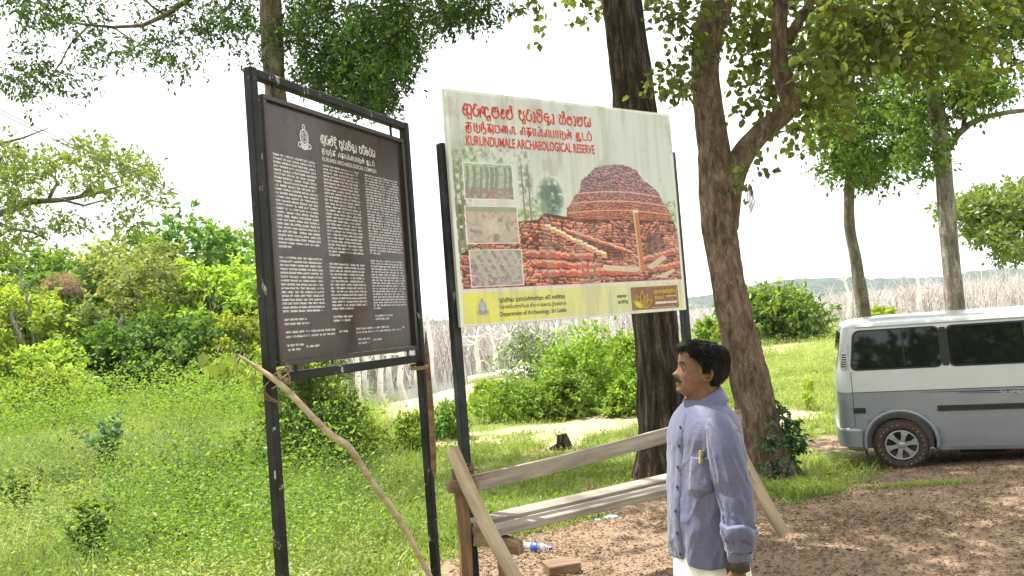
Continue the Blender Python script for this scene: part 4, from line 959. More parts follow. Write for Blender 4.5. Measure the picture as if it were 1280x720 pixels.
def textobj(name, body, x, z, height, width, mat, parent, y, bold=0.0):
    cu = bpy.data.curves.new(name, 'FONT'); cu.body = body; cu.size = 1; cu.offset = bold
    ob = bpy.data.objects.new(name, cu); col.objects.link(ob); bpy.context.view_layer.update()
    dg = bpy.context.evaluated_depsgraph_get(); me = bpy.data.meshes.new_from_object(ob.evaluated_get(dg))
    bpy.data.objects.remove(ob); V = np.array([v.co[:] for v in me.vertices]); mn, mx = V.min(0), V.max(0)
    V2 = np.stack([x+(V[:, 0]-mn[0])/(mx[0]-mn[0])*width, np.full(len(V), y), z+(V[:, 1]-mn[1])/(mx[1]-mn[1])*height], 1)
    me.vertices.foreach_set('co', V2.astype(np.float32).ravel()); me.materials.clear(); me.materials.append(mat); me.update()
    return link(name, me, parent)

# ================================================================ PRINTED ARTWORK (pixels made here by code)
def canvas(w, h, c): a = np.ones((h, w, 3), np.float32); a[:] = c; return a
def UV(a): h, w = a.shape[:2]; return np.meshgrid((np.arange(w)+.5)/w, (np.arange(h)+.5)/h)
def paint(a, m, c): a[:] = a*(1-m[..., None])+np.array(c, np.float32)*m[..., None]
def softpoly(U, V, poly, e=.002): return np.clip(.5-pdist(U, V, poly)/e, 0, 1)
def polylocal(a, poly, c, e=.0016):
    h, w = a.shape[:2]; p = np.array(poly); x0, x1 = int(max(0, p[:, 0].min()*w-4)), int(min(w, p[:, 0].max()*w+5)); y0, y1 = int(max(0, p[:, 1].min()*h-4)), int(min(h, p[:, 1].max()*h+5))
    if x1 <= x0 or y1 <= y0: return
    U, V = np.meshgrid((np.arange(x0, x1)+.5)/w, (np.arange(y0, y1)+.5)/h); m = softpoly(U, V, poly, e)
    a[y0:y1, x0:x1] = a[y0:y1, x0:x1]*(1-m[..., None])+np.array(c, np.float32)*m[..., None]
def imgmat(name, a, rough=.4, spec=.5, bmp=0):
    h, w = a.shape[:2]; im = bpy.data.images.new(name, w, h); im.colorspace_settings.name = 'sRGB'
    px = np.ones((h, w, 4), np.float32); px[..., :3] = np.clip(a[::-1], 0, 1); im.pixels.foreach_set(px.ravel()); im.update(); im.pack()
    m, t, b = nt(name); ti = t.nodes.new('ShaderNodeTexImage'); ti.image = im; ti.extension = 'EXTEND'
    t.links.new(ti.outputs[0], b.inputs['Base Color']); b.inputs['Roughness'].default_value = rough; b.inputs['Specular IOR Level'].default_value = spec
    return m, t, b
def brickblob(a, x, y, w, h, c, rg, sk=0):
    j = lambda s: rg.normal()*s
    q = [(x-w/2+j(w*.08), y-h/2+j(h*.12)-sk), (x+w/2+j(w*.08), y-h/2+j(h*.12)+sk), (x+w/2+j(w*.06), y+h/2+j(h*.1)+sk), (x-w/2+j(w*.06), y+h/2+j(h*.1)-sk)]
    polylocal(a, [(px, py+h*.22) for px, py in q], [.30*c[0]+.05, .12, .12])
    polylocal(a, q, c)
    t_ = [(q[0][0], q[0][1]), (q[1][0], q[1][1]), (q[1][0]-w*.05, q[1][1]+h*.38), (q[0][0]+w*.05, q[0][1]+h*.38)]
    polylocal(a, t_, [min(1, c[0]*1.12+.08), min(1, c[1]*1.35+.2), min(1, c[2]*1.35+.2)])
def art_billboard():
    W, H = 1150, 880; rg = np.random.default_rng(5); a = canvas(W, H, (.82, .83, .84)); U, V = UV(a)
    st = fbm(U*60, V*4, 0, 3); paint(a, np.clip((st-.45)*1.3, 0, .5), (.70, .71, .66)); paint(a, sstep(.25, .45, V)*.4, (.88, .88, .82))
    # printed trees at the left margin and mid
    for (cx, cy, rx, ry, c, dn) in [(.02, .42, .06, .20, (.50, .60, .36), .5), (.03, .62, .05, .2, (.42, .47, .30), .45), (.09, .26, .08, .06, (.60, .66, .52), .58), (.29, .38, .035, .18, (.60, .64, .60), .55), (.20, .27, .10, .05, (.66, .69, .66), .6),
                                (.39, .45, .062, .10, (.36, .48, .42), .40), (.33, .5, .05, .06, (.56, .68, .46), .48), (.97, .50, .06, .06, (.60, .70, .50), .45), (.27, .55, .06, .05, (.62, .70, .5), .45)]:
        d = ((U-cx)/rx)**2+((V-cy)/ry)**2; nn = fbm(U*70, V*60, cx*30, 4)
        m = np.clip((1-d)*1.4, 0, 1)*np.clip((nn-dn+.12)*9, 0, 1); paint(a, m*.85, c)
        paint(a, np.clip((1-d)*1.4, 0, 1)*np.clip((nn-dn-.04)*12, 0, 1)*.6, tuple(x*.6 for x in c))
    for x in (.015, .035, .275, .30): polylocal(a, [(x, .3), (x+.004, .3), (x+.008, .72), (x, .72)], (.5, .44, .38))
    # terrace and the dome
    def fill(poly, c):
        m = softpoly(U, V, poly, .004); paint(a, m, c); return m
    dome = [(.495, .44), (.52, .42), (.535, .36), (.56, .345), (.60, .30), (.64, .287), (.70, .278), (.76, .283), (.80, .30), (.83, .35), (.87, .375), (.905, .41), (.915, .44), (.93, .47), (.955, .50), (.96, .56), (.45, .56), (.46, .50), (.48, .47)]
    m = fill(dome, (.60, .36, .42)); nn = fbm(U*150, V*190, 2, 3); 
    paint(a, m*np.clip((nn-.5)*4, 0, .8), (.40, .22, .30)); paint(a, m*np.clip((.45-nn)*4, 0, .8), (.80, .60, .62)); paint(a, m*sstep(.40, .52, V)*.75, (.72, .30, .20))
    paint(a, m*sstep(.82, .92, U)*.5*(1-sstep(.4, .5, V)), (.45, .30, .55))
    for q in range(1500):
        x, y = rg.uniform(.46, .95), rg.uniform(.28, .55)
        if inpoly(np.array([x]), np.array([y]), dome)[0]:
            f = max(0, (y-.36)/.18); v_ = rg.uniform(.55, 1.15); c = ((.62+.08*f)*v_, (.38-.10*f)*v_, (.44-.24*f)*v_); brickblob(a, x, y, .010, .007, c, rg, 0)
    for yy, x0, x1, c in [(.425, .50, .905, (.85, .66, .60)), (.47, .48, .93, (.88, .62, .5)), (.515, .46, .955, (.9, .6, .42))]:
        arcp = [(x0+(x1-x0)*t_, yy-.018*math.sin(math.pi*t_)) for t_ in np.linspace(0, 1, 20)]; polylocal(a, arcp+[(x, y+.006) for x, y in arcp[::-1]], c)
    field = [(0.02, .70), (.06, .67), (.25, .56), (.33, .55), (.36, .52), (.42, .53), (.50, .545), (.97, .55), (.985, .60), (.99, .845), (.02, .845)]
    fill(field, (.36, .13, .11)); nn = fbm(U*40, V*50, 3, 3); m = softpoly(U, V, field, .004); paint(a, m*np.clip((nn-.5)*4, 0, .8), (.22, .09, .09))
    rows = np.arange(.55, .845, .0135)
    for i, yy in enumerate(rows):
        x = .02+rg.random()*.02
        while x < .985:
            w = rg.uniform(.014, .030)*(.8+.6*(yy-.5)); y2 = yy+.012*math.sin(x*14+i*.35)+.02*fbm(np.array([x*7]), np.array([yy*7]), 1, 2)[0]
            if inpoly(np.array([x]), np.array([y2-.01]), field)[0] and rg.random() < .9:
                c0 = rg.random(); brickblob(a, x, y2, w*.93, rg.uniform(.012, .018), tuple(np.array((.70, .29, .22))*rg.uniform(.55, 1.18)+rg.uniform(0, .05)), rg, .003*math.sin(x*20))
            x += w
    # darker hollows
    for poly in [[(.44, .60), (.62, .64), (.72, .72), (.66, .74), (.52, .66)], [(.82, .62), (.90, .62), (.90, .74), (.84, .78), (.80, .74)], [(.38, .66), (.46, .70), (.52, .76), (.42, .76)]]:
        paint(a, softpoly(U, V, poly, .03)*.62, (.26, .09, .09))
    for q in range(12):                                     # pale stepped row of bricks
        t_ = q/11; x, y = .37+.24*t_, .585+.13*t_; brickblob(a, x, y, .026, .026, (.88, rg.uniform(.50, .60), rg.uniform(.38, .46)), rg, .002)
    for q in range(16): t_ = q/15; brickblob(a, .46+.27*t_, .60+.10*t_, .026, .016, (.80, .40, .34), rg, .004)
    for x0, y0, x1, y1, nq in [(.28, .70, .55, .72, 14), (.30, .745, .56, .765, 13), (.34, .79, .75, .80, 17), (.80, .74, .98, .70, 9), (.83, .79, .98, .77, 8)]:
        for q in range(nq):
            t_ = q/(nq-1); brickblob(a, x0+(x1-x0)*t_, y0+(y1-y0)*t_, .024, .032, (rg.uniform(.66, .86), rg.uniform(.26, .36), rg.uniform(.2, .28)), rg, 0)
    for poly in [[(.60, .76), (.76, .775), (.80, .79), (.74, .80), (.60, .785)], [(.81, .775), (.90, .72), (.92, .735), (.84, .79)], [(.84, .83), (.95, .79), (.96, .80), (.9, .835)]]: polylocal(a, poly, (.84, .76, .66), .004)
    polylocal(a, [(.765, .505), (.792, .50), (.800, .80), (.775, .80)], (.76, .42, .24)); polylocal(a, [(.765, .505), (.772, .503), (.782, .80), (.775, .80)], (.80, .70, .56)); polylocal(a, [(.763, .50), (.79, .495), (.795, .508), (.766, .513)], (.92, .86, .74))
    # insets
    def inset(x0, y0, x1, y1, base):
        e = .0035; polylocal(a, [(x0-e, y0-e), (x1+e, y0-e), (x1+e, y1+e), (x0-e, y1+e)], (.93, .93, .90)); polylocal(a, [(x0, y0), (x1, y0), (x1, y1), (x0, y1)], base)
        return ((U > x0) & (U < x1) & (V > y0) & (V < y1)).astype(float), (U-x0)/(x1-x0), (V-y0)/(y1-y0)
    m, u, v = inset(.052, .312, .238, .462, (.60, .70, .58)); nn = fbm(U*90, V*90, 6, 4)
    paint(a, m*np.clip((nn-.45)*4, 0, .8)*(v < .7), (.36, .50, .36)); paint(a, m*(v > .68)*.9, (.62, .48, .46)); paint(a, m*(v > .68)*np.clip((nn-.5)*5, 0, 1), (.42, .30, .30))
    for x in (.06, .2, .34, .46, .56, .66, .84, .95):
        w = .018+.02*rg.random(); paint(a, m*((np.abs(u-x-.02*np.sin(v*6)) < w) & (v < .86) & (v > .08)).astype(float)*.85, (.38, .34, .30))
    paint(a, m*(((u-.55)/.05)**2+((v-.87)/.12)**2 < 1)*.9, (.58, .32, .30))
    m, u, v = inset(.048, .497, .245, .652, (.72, .60, .56)); nn = fbm(U*80, V*80, 8, 4)
    paint(a, m*np.clip((nn-.5)*4, 0, .7), (.52, .40, .40)); paint(a, m*(v < .14)*.8, (.42, .46, .34)); paint(a, m*np.clip(1-((u-.55)/.3)**2-((v-.55)/.3)**2, 0, 1)*.6, (.84, .80, .70))
    for p in [[(.05, .6), (.3, .68), (.28, .76), (.06, .70)], [(.5, .75), (.6, .75), (.62, .96), (.5, .96)], [(.62, .3), (.72, .3), (.7, .42), (.6, .42)], [(.75, .45), (.8, .45), (.84, .66), (.78, .66)]]: polylocal(a, [(.048+q[0]*.197, .497+q[1]*.155) for q in p], (.45, .36, .33))
    m, u, v = inset(.052, .684, .25, .835, (.58, .47, .50)); nn = fbm(U*110, V*110, 9, 4)
    paint(a, m*np.clip((nn-.5)*5, 0, .9), (.36, .28, .30)); paint(a, m*np.clip((.45-nn)*5, 0, .8), (.78, .66, .68))
    for x in (.05, .22, .38, .55, .7, .85): paint(a, m*(np.abs(u-x-.35*(v-.1)) < .045)*(v < .75)*.7, (.66, .68, .58))
    for bx in ((.052, .312, .238, .462), (.048, .497, .245, .652), (.052, .684, .25, .835)): paint(a, ((U > bx[0]) & (U < bx[2]) & (V > bx[1]) & (V < bx[3]))*.25, (.85, .85, .83))
    # strips and footer
    polylocal(a, [(0, .845), (1, .845), (1, 1), (0, 1)], (.90, .84, .82)); w = sstep(.0, .75, U)
    mm = softpoly(U, V, [(.012, .862), (.985, .862), (.985, .992), (.012, .992)], .003); paint(a, mm, (.92, .89, .36)); paint(a, mm*w*.85, (.85, .85, .68)); paint(a, mm*np.clip((fbm(U*30, V*6, 4, 3)-.5)*2, 0, .25), (.7, .75, .6))
    polylocal(a, [(.722, .874), (.962, .874), (.962, .985), (.722, .985)], (.50, .29, .20))
    for poly in ([(0, 0), (1, 0), (1, .012), (0, .012)], [(0, 0), (.012, 0), (.012, 1), (0, 1)], [(.988, 0), (1, 0), (1, 1), (.988, 1)], [(0, .992), (1, .992), (1, 1), (0, 1)]): polylocal(a, poly, (.90, .90, .88))
    # faded grey stripes, rain streaks and mildew on the vinyl
    st = fbm(U*45, V*3+U*8, 7, 4); paint(a, np.clip((st-.55)*2.2, 0, .28), (.62, .62, .58)); sp = fbm(U*14, V*10, 2, 4); paint(a, np.clip((sp-.62)*4, 0, .3)*(V < .35), (.56, .55, .50))
    a = a*.84+.15
    return a
def art_board():
    W, H = 1100, 1300; rg = np.random.default_rng(6); a = canvas(W, H, (.27, .205, .18)); U, V = UV(a)
    paint(a, np.clip((fbm(U*6, V*5, 3, 4)-.45)*.9, 0, .25), (.32, .26, .24)); paint(a, np.clip((fbm(U*10, V*8, 8, 4)-.6)*3, 0, .35), (.14, .11, .11))
    ink = np.zeros((H, W), np.float32)
    def line(x0, x1, y, hh, end=1.0, wide=1.0):
        x = x0; X1 = x0+(x1-x0)*end
        while x < X1-.006:
            wl_ = min(rg.uniform(.018, .05)*wide, X1-x); c = x
            while c < x+wl_-.003:
                cw = rg.uniform(.004, .0062)*wide; px0, px1 = int(c*W), int((c+cw*.86)*W)+1; py0, py1 = int((y-hh*.5)*H), int((y+hh*.5)*H)+1
                k = rg.integers(0, 4); gh, gw = py1-py0, max(px1-px0, 3); yy, xx = np.mgrid[0:gh, 0:gw]; ex, ey = (xx+.5)/gw*2-1, (yy+.5)/gh*2-1
                rr = np.hypot(ex, ey*.9); g_ = ((rr > .35) & (rr < 1.05)).astype(np.float32)
                if k == 1: g_ = np.where((ex > .1) & (ey < 0), 0, g_)
                if k == 2: g_ = np.maximum(g_*(ey > -.2), (np.abs(ex) < .35).astype(np.float32))
                if k == 3: g_ = np.where((ex < -.1) & (ey > .1), 0, g_)
                if px0+gw < W and py1 < H: ink[py0:py1, px0:px0+gw] = np.maximum(ink[py0:py1, px0:px0+gw], g_)
                c += cw
            x += wl_+.006
    cols = [(.035, .305, 1.1, .0078, .0150), (.355, .62, 1.05, .0076, .0146), (.672, .962, .8, .0066, .0128)]
    for i, (x0, x1, wd, hh, sp) in enumerate(cols):
        y = .20; e1 = (.575, .590, .565)[i]
        while y < e1: line(x0, x1, y, hh, 1.0 if y+sp < e1 else .3, wd); y += sp
        y = e1+.028; e2 = (.815, .815, .815)[i]
        while y < e2: line(x0, x1, y, hh, 1.0 if y+sp < e2 else (.95, .6, .2)[i], wd); y += sp
    for (x0, x1, y) in [(.04, .18, .845), (.04, .20, .862), (.36, .50, .842), (.36, .48, .858), (.68, .83, .845), (.68, .81, .860), (.045, .37, .894), (.045, .37, .912), (.52, .80, .898), (.52, .90, .914), (.39, .47, .905), (.045, .15, .945), (.05, .13, .962), (.165, .25, .955), (.53, .63, .945), (.53, .62, .962), (.65, .73, .952), (.91, .93, .905)]:
        line(x0, x1, y, .008, 1, .9)
    k = np.array([.25, .5, .25]); ink = np.apply_along_axis(lambda r: np.convolve(r, k, 'same'), 0, ink); ink = np.apply_along_axis(lambda r: np.convolve(r, k, 'same'), 1, ink)
    paint(a, np.clip(ink*1.15, 0, 1), (.86, .84, .84)); st = fbm(U*9, V*1.6, 5, 4); paint(a, np.clip((st-.52)*1.6, 0, .22), (.42, .36, .34)); paint(a, np.clip((fbm(U*26, V*22, 2, 3)-.66)*5, 0, .35), (.12, .10, .10)); return a
def quadpanel(name, w, h, mat, parent, y, x0=0, z0=0):
    me = bpy.data.meshes.new(name); me.from_pydata([(x0, y, z0), (x0+w, y, z0), (x0+w, y, z0+h), (x0, y, z0+h)], [], [(0, 1, 2, 3)])
    uv = me.uv_layers.new(name='UVMap'); 
    for i, c in enumerate([(0, 0), (1, 0), (1, 1), (0, 1)]): uv.data[i].uv = c
    me.materials.append(mat); return link(name, me, parent)
def emblem(mb_, cx, cz, s, y):
    """national style emblem outline: finial, oval wreath, bowl and ribbon"""
    rb = lambda st, w: ribbon(mb_, st, cx, cz, s, s, w*s, y)
    rb([arc(0, .1, .30, .38, 0, 360, 28)], .09); rb([arc(0, .1, .18, .24, 0, 360, 24)], .05); rb([arc(0, .62, .09, .12, 0, 360, 14)], .07)
    rb([[(-.07, .0), (-.06, .16), (.05, .17), (.08, .02)], [(-.06, .16), (-.09, .24)], [(.05, .17), (.09, .1)]], .05)
    rb([arc(-.38, -.34, .12, .12, 0, 360, 12), arc(.38, -.34, .12, .12, 0, 360, 12)], .07)
    rb([[(-.32, -.22), (-.18, -.36), (0, -.4), (.18, -.36), (.32, -.22)], [(-.22, -.46), (0, -.52), (.22, -.46)]], .11)

# ================================================================ SIGNS
def paintchip(name, base, chip, scale=14, thr=.62):
    m, t, b = nt(name); co = texco(t, (1, 1, .35)); n = noise(t, co, scale, 6, .7); n2 = noise(t, texco(t), 4, 4)
    f = ramp(t, n, [(thr, (0, 0, 0)), (thr+.03, (1, 1, 1))]); rust = ramp(t, n2, [(.45, base), (.7, tuple(x*2+.012 for x in base))])
    t.links.new(mixc(t, f, rust, chip), b.inputs['Base Color']); b.inputs['Roughness'].default_value = .5; b.inputs['Specular IOR Level'].default_value = .3; bump(t, b, n, .25, .004); return m
M['frame_black'] = paintchip('chipped_black_paint', (.010, .010, .011), (.40, .38, .39), 16, .635)
M['frame_grey'] = paintchip('worn_dark_grey_steel', (.020, .022, .027), (.20, .21, .23), 12, .62)
M['board_brown'] = simple('brown_enamel_edge', (.045, .034, .03), .35, .2, 10)
M['ink_white'] = simple('white_print', (.72, .71, .72), .5, .08, 20, bmp=0)
M['ink_red'] = simple('red_print', (.66, .045, .025), .5, .12, 8, bmp=0)
M['ink_dark'] = simple('dark_green_print', (.09, .10, .05), .5, .1, 20, bmp=0)
M['ink_grey'] = simple('pale_emblem_print', (.36, .37, .46), .5, .1, 20, bmp=0)
M['ink_gold'] = simple('gold_print', (.70, .52, .04), .5, .1, 20, bmp=0)
M['ink_yellow'] = simple('yellow_petal_print', (.74, .66, .05), .5, .1, 20, bmp=0)
M['ink_pink'] = simple('pale_pink_print', (.74, .66, .62), .5, .1, 20, bmp=0)
M['sheet_white'] = simple('white_sheet_metal', (.55, .55, .53), .5, .15, 6)
M['rope'] = simple('coir_rope', (.30, .20, .12), .9, .4, 60, bmp=.5)
M['rope_dark'] = simple('dark_brown_rope', (.13, .07, .045), .85, .4, 60, bmp=.5)

def signroot(pxL, pxR, yLt, yLb, H, name, label, ratio_px):
    hL, hR = yLb-yLt, ratio_px
    dL, dR = FOC*H/hL, FOC*H/hR
    pl, pr = at(pxL, (yLt+yLb)/2, dL), at(pxR[0], pxR[1], dR)
    ang_ = math.atan2(pr.y-pl.y, pr.x-pl.x); w = math.hypot(pr.x-pl.x, pr.y-pl.y)
    zb = .5*(at(pxL, yLb, dL).z+at(pxR[0], pxR[2], dR).z)
    o = empty(name, (pl.x, pl.y, gz(pl.x, pl.y)), label, 'sign', rz=ang_); return o, w, zb-o.location.z
dot = [arc(.4, 1.14, .05, .05, 0, 360, 8)]
TM = {'ka': (.95, [[(.05, .9), (.85, .9)], [(.36, .9), (.36, .1)], arc(.2, .33, .15, .17, 0, 360), [(.36, .5)]+arc(.62, .34, .24, .24, 120, -110)]),
 'ku': (1.15, [[(.15, .9), (.95, .9)], [(.46, .9), (.46, .1)], arc(.3, .36, .13, .15, 0, 360), [(.46, .5)]+arc(.68, .34, .2, .24, 120, -60), arc(.5, .25, .46, .5, 150, 330)]),
 'ru': (1.1, [[(.1, .0), (.1, .9), (.55, .9), (.55, .15)], [(.3, .55), (.55, .55)], arc(.68, .3, .36, .5, 215, 420)]),
 'n': (.85, [[(.1, 0), (.1, .9), (.5, .9)], [(.42, .9), (.42, .35)], arc(.5, .1, .28, .36, 110, -130)]+dot),
 'tu': (1.15, [[(.1, .9), (.8, .9)], [(.42, .9), (.42, .5)], arc(.5, .3, .36, .3, 100, 350), arc(.5, .32, .14, .14, 0, 360), [(.86, -.2), (1.02, -.2), (1.02, .9)]]),
 'ta': (1.0, [[(.1, .9), (.85, .9)], [(.42, .9), (.42, .5)], arc(.5, .3, .36, .3, 100, 400), arc(.5, .32, .14, .14, 0, 360), [(.5, .0), (.3, -.25)]]),
 'ma': (.95, [[(.1, .9), (.1, 0), (.6, 0)], arc(.58, .45, .28, .45, -90, 130)]),
 'm': (.95, [[(.1, .9), (.1, 0), (.6, 0)], arc(.58, .45, .28, .45, -90, 130)]+dot),
 'la': (1.1, [arc(.28, .3, .2, .3, 150, 360)+[(.48, .55)]+arc(.66, .6, .18, .28, 180, 0)+[(.84, .1)]+arc(.94, .1, .1, .1, 180, 360)]),
 'l': (1.1, [arc(.28, .3, .2, .3, 150, 360)+[(.48, .55)]+arc(.66, .6, .18, .28, 180, 0)+[(.84, .1)]+arc(.94, .1, .1, .1, 180, 360)]+dot),
 'ai': (1.3, [arc(.2, .3, .16, .2, 0, 360), [(.36, .3)]+arc(.5, .6, .16, .28, 180, 0)+[(.66, .05), (.74, .05), (.74, .5)]+arc(.9, .6, .16, .28, 180, 0)+[(1.06, 0)]]),
 'e': (1.0, [arc(.25, .25, .18, .22, 0, 360), [(.43, .25), (.43, .6)]+arc(.65, .66, .22, .24, 180, 0)+[(.87, 0)]]),
 'aa': (.7, [[(.1, 0), (.1, .9), (.5, .9), (.5, 0)]]),
 'pa': (.8, [[(.1, .9), (.1, 0), (.65, 0), (.65, .9)]]),
 'll': (1.1, [arc(.26, .3, .18, .3, 0, 300), [(.44, .3), (.44, .9), (.92, .9), (.92, 0)], [(.7, .9), (.7, .3)]]+dot),
 'i': (1.1, [arc(.5, .42, .42, .46, 40, 330), arc(.42, .42, .16, .2, 0, 360), [(.1, -.18), (1.0, -.18)], [(.86, .2), (.86, -.18)]]),
 'tta': (.85, [[(.1, .9), (.1, 0), (.75, 0)]]), 'ti': (1.1, [[(.1, .9), (.85, .9)], [(.42, .9), (.42, .5)], arc(.5, .3, .36, .3, 100, 400), arc(.5, .32, .14, .14, 0, 360), arc(.9, 1.0, .16, .16, 180, 0)])}
def tamil(seq):
    x = 0; out = []
    for k in seq:
        if k == ' ': x += .6; continue
        w, st = TM[k]; out += [[(px+x, py) for px, py in s] for s in st]; x += w+.14
    return out, x
# ---- brown board
H1 = 1.5
S1, W1, zb1 = signroot(334, (510, 308, 440), 112, 457, H1, 'information_board', 'dark brown text board with three columns of white writing in a chipped black steel frame', 265)
print('S1', W1, zb1, S1.location)
t_ = .057
def dimple(mb_): return mb_
post_x = (-.056, W1+.060); ztop = zb1+H1+.135; fr = t_
for x, zt in ((post_x[0], ztop), (post_x[1], ztop)):
    mb = MB(); zs = np.linspace(-.5, zt, 12)
    mb.box((x, 0, (zt-.5)/2), (fr, fr, zt+.5), bev=.007); mb.build('post', M['frame_black'], S1)
for z in (ztop-fr/2-.002, zb1-.062):
    mb = MB(); mb.box(((post_x[0]+post_x[1])/2, 0, z), (post_x[1]-post_x[0]-fr-.002, fr*.94, fr*.94), bev=.007); mb.build('crossbar', M['frame_black'], S1)
for (x, z0, z1) in [(.12, zb1+H1+.012, ztop-fr), (W1-.12, zb1+H1+.012, ztop-fr), (.16, zb1-.034, zb1), (W1-.1, zb1-.034, zb1)]:
    mb = MB(); mb.box((x, -.0, (z0+z1)/2), (.016, .012, z1-z0+.01)); mb.build('hanger', M['frame_black'], S1)
for z in (zb1+.4, zb1+1.2):
    for x0, x1 in ((post_x[0]+fr/2, -.012), (W1+.012, post_x[1]-fr/2)):
        mb = MB(); mb.box(((x0+x1)/2, 0, z), (abs(x1-x0)+.004, .012, .016)); mb.build('hanger', M['frame_black'], S1)
# angle-iron rim and panel
e = .028
for (cx, cz, dx, dz) in [(W1/2, zb1+e/2, W1, e), (W1/2, zb1+H1-e/2, W1, e), (e/2, zb1+H1/2, e, H1-2*e-.002), (W1-e/2, zb1+H1/2, e, H1-2*e-.002)]:
    mb = MB(); mb.box((cx, -.012, cz), (dx, .034, dz), bev=.003); mb.build('rim', M['board_brown'], S1)
mb = MB(); mb.box((W1/2, .004, zb1+H1/2), (W1-2*e-.002, .012, H1-2*e-.002)); pn = mb.build('panel', M['board_brown'], S1)
mt, t, b = imgmat('brown_board_print', art_board(), .22, .5); co = texco(t); bump(t, b, noise(t, co, 5, 3), .05, .004)
pw, ph = W1-2*e-.004, H1-2*e-.004
quadpanel('printed_face', pw, ph, mt, S1, -.0045, e+.002, zb1+e+.002)
U0, Z0 = e, zb1+e
def s1(u, v): return U0+u*pw, Z0+(1-v)*ph
x0, z0 = s1(.352, .105); x1, _ = s1(.775, 0); words(sinhala, ['ka', 'u', 'ru', 'na', 'al', 'da', 'i', ' ', 'pa', 'u', 'ra', 'aa', 'va', 'i', 'da', 'y', 'aa', ' ', 'pa', 'ra', 'i', 'sha', 'ra', 'ya'], x0, z0, x1-x0, .052, .0082, -.0065, 'title_lettering', M['ink_white'], S1)
# Tamil: visual order, as the bundled font is not shaped
TA1 = '\u0b95\u0bc1\u0bb0\u0bc1\u0ba8\u0bcd\u0ba4\u0bbf \u0ba4\u0bc6\u0bbe\u0bb2\u0bcd\u0baa\u0bc6\u0bbe\u0bb0\u0bc1\u0bb3\u0bcd \u0b87\u0b9f\u0bae\u0bcd'
def tvis(s):
    out = []
    for ch in s:
        if ch in '\u0bc6\u0bc7\u0bc8': out.insert(len(out)-1, ch)
        else: out.append(ch)
    return ''.join(out)
x0, z0 = s1(.355, .147); x1, _ = s1(.765, 0); words(tamil, ['ku', 'ru', 'n', 'ti', ' ', 'e', 'ta', 'aa', 'l', 'e', 'pa', 'aa', 'ru', 'll', ' ', 'i', 'tta', 'm'], x0, z0, x1-x0, .030, .0056, -.0065, 'title_lettering', M['ink_white'], S1)
textobj('title_lettering', 'KURUNDI ARCHAEOLOGICAL COMPLEX', *s1(.355, .180), .018*ph, (.775-.355)*pw, M['ink_white'], S1, -.0065, .012)
mb = MB(); cx, cz = s1(.24, .108); emblem(mb, cx, cz, .115, -.0065); mb.build('emblem', M['ink_white'], S1)

# ---- billboard
H2 = 1.6
S2, W2, zb2 = signroot(563, (846, 267, 390), 105, 408, H2, 'billboard', 'large faded billboard with red titles and a brick ruin photo on grey steel posts', 247)
print('S2', W2, zb2, S2.location)
mb = MB(); mb.box((W2/2, .0, zb2+H2/2), (W2, .03, H2), bev=.003); mb.build('panel', M['sheet_white'], S2)
mt, t, b = imgmat('billboard_print', art_billboard(), .5, .35); quadpanel('printed_face', W2-.004, H2-.004, mt, S2, -.0165, .002, zb2+.002)
for x, zt, dy in ((.045, zb2+H2-.36, .055), (W2-.02, zb2+H2-.30, .055)):
    mb = MB(); mb.box((x-.045 if x < 1 else x+.065, dy, (zt-.5)/2), (.062, .062, zt+.5), bev=.006); mb.build('post', M['frame_grey'], S2)
for z in (zb2+.25, zb2+H2-.45):
    mb = MB(); mb.box((W2/2, .035, z), (W2-.06, .035, .04)); mb.build('crossbar', M['frame_grey'], S2)
def s2(u, v): return u*W2, zb2+(1-v)*H2
yy = -.019
x0, z0 = s2(.066, .108); x1, _ = s2(.60, 0); words(sinhala, ['ka', 'u', 'ru', 'nda', 'u', 'ma', 'e', 'la', 'al', ' ', 'pa', 'u', 'ra', 'aa', 'va', 'i', 'da', 'y', 'aa', ' ', 'sa', 'al', 'tha', 'aa', 'na', 'ya'], x0, z0, x1-x0, .080, .0120, yy, 'title_lettering', M['ink_red'], S2)
TA2 = '\u0b95\u0bc1\u0bb0\u0bc1\u0ba8\u0bcd\u0ba4\u0bc1\u0bae\u0bb2\u0bc8  \u0ba4\u0bc6\u0bbe\u0bb2\u0bcd\u0baa\u0bc6\u0bbe\u0bb0\u0bc1\u0bb3\u0bcd  \u0b87\u0b9f\u0bae\u0bcd'
x0, z0 = s2(.072, .172); x1, _ = s2(.60, 0); words(tamil, ['ku', 'ru', 'n', 'tu', 'ma', 'ai', 'la', ' ', 'e', 'ta', 'aa', 'l', 'e', 'pa', 'aa', 'ru', 'll', ' ', 'i', 'tta', 'm'], x0, z0, x1-x0, .058, .0095, yy, 'title_lettering', M['ink_red'], S2)
textobj('title_lettering', 'KURUNDUMALE ARCHAEOLOGICAL RESERVE', *s2(.07, .236), .043*H2, .535*W2, M['ink_red'], S2, yy, .018)
mb = MB(); cx, cz = s2(.085, .925); mb.add([(cx+a*.085, yy+.001, cz+b_*.085) for a, b_ in arc(0, .1, .34, .42, 0, 345, 24)], [list(range(24)) if False else list(range(24))]) if False else None
fl = MB(); cc_ = arc(0, .1, .33, .42, 0, 345, 24); fl.add([(cx+a*.085, yy+.001, cz+b_*.085) for a, b_ in cc_], [list(range(len(cc_)))]); fl.build('emblem_ground', M['ink_white'], S2); emblem(mb, cx, cz, .085, yy); mb.build('emblem', M['ink_grey'], S2)
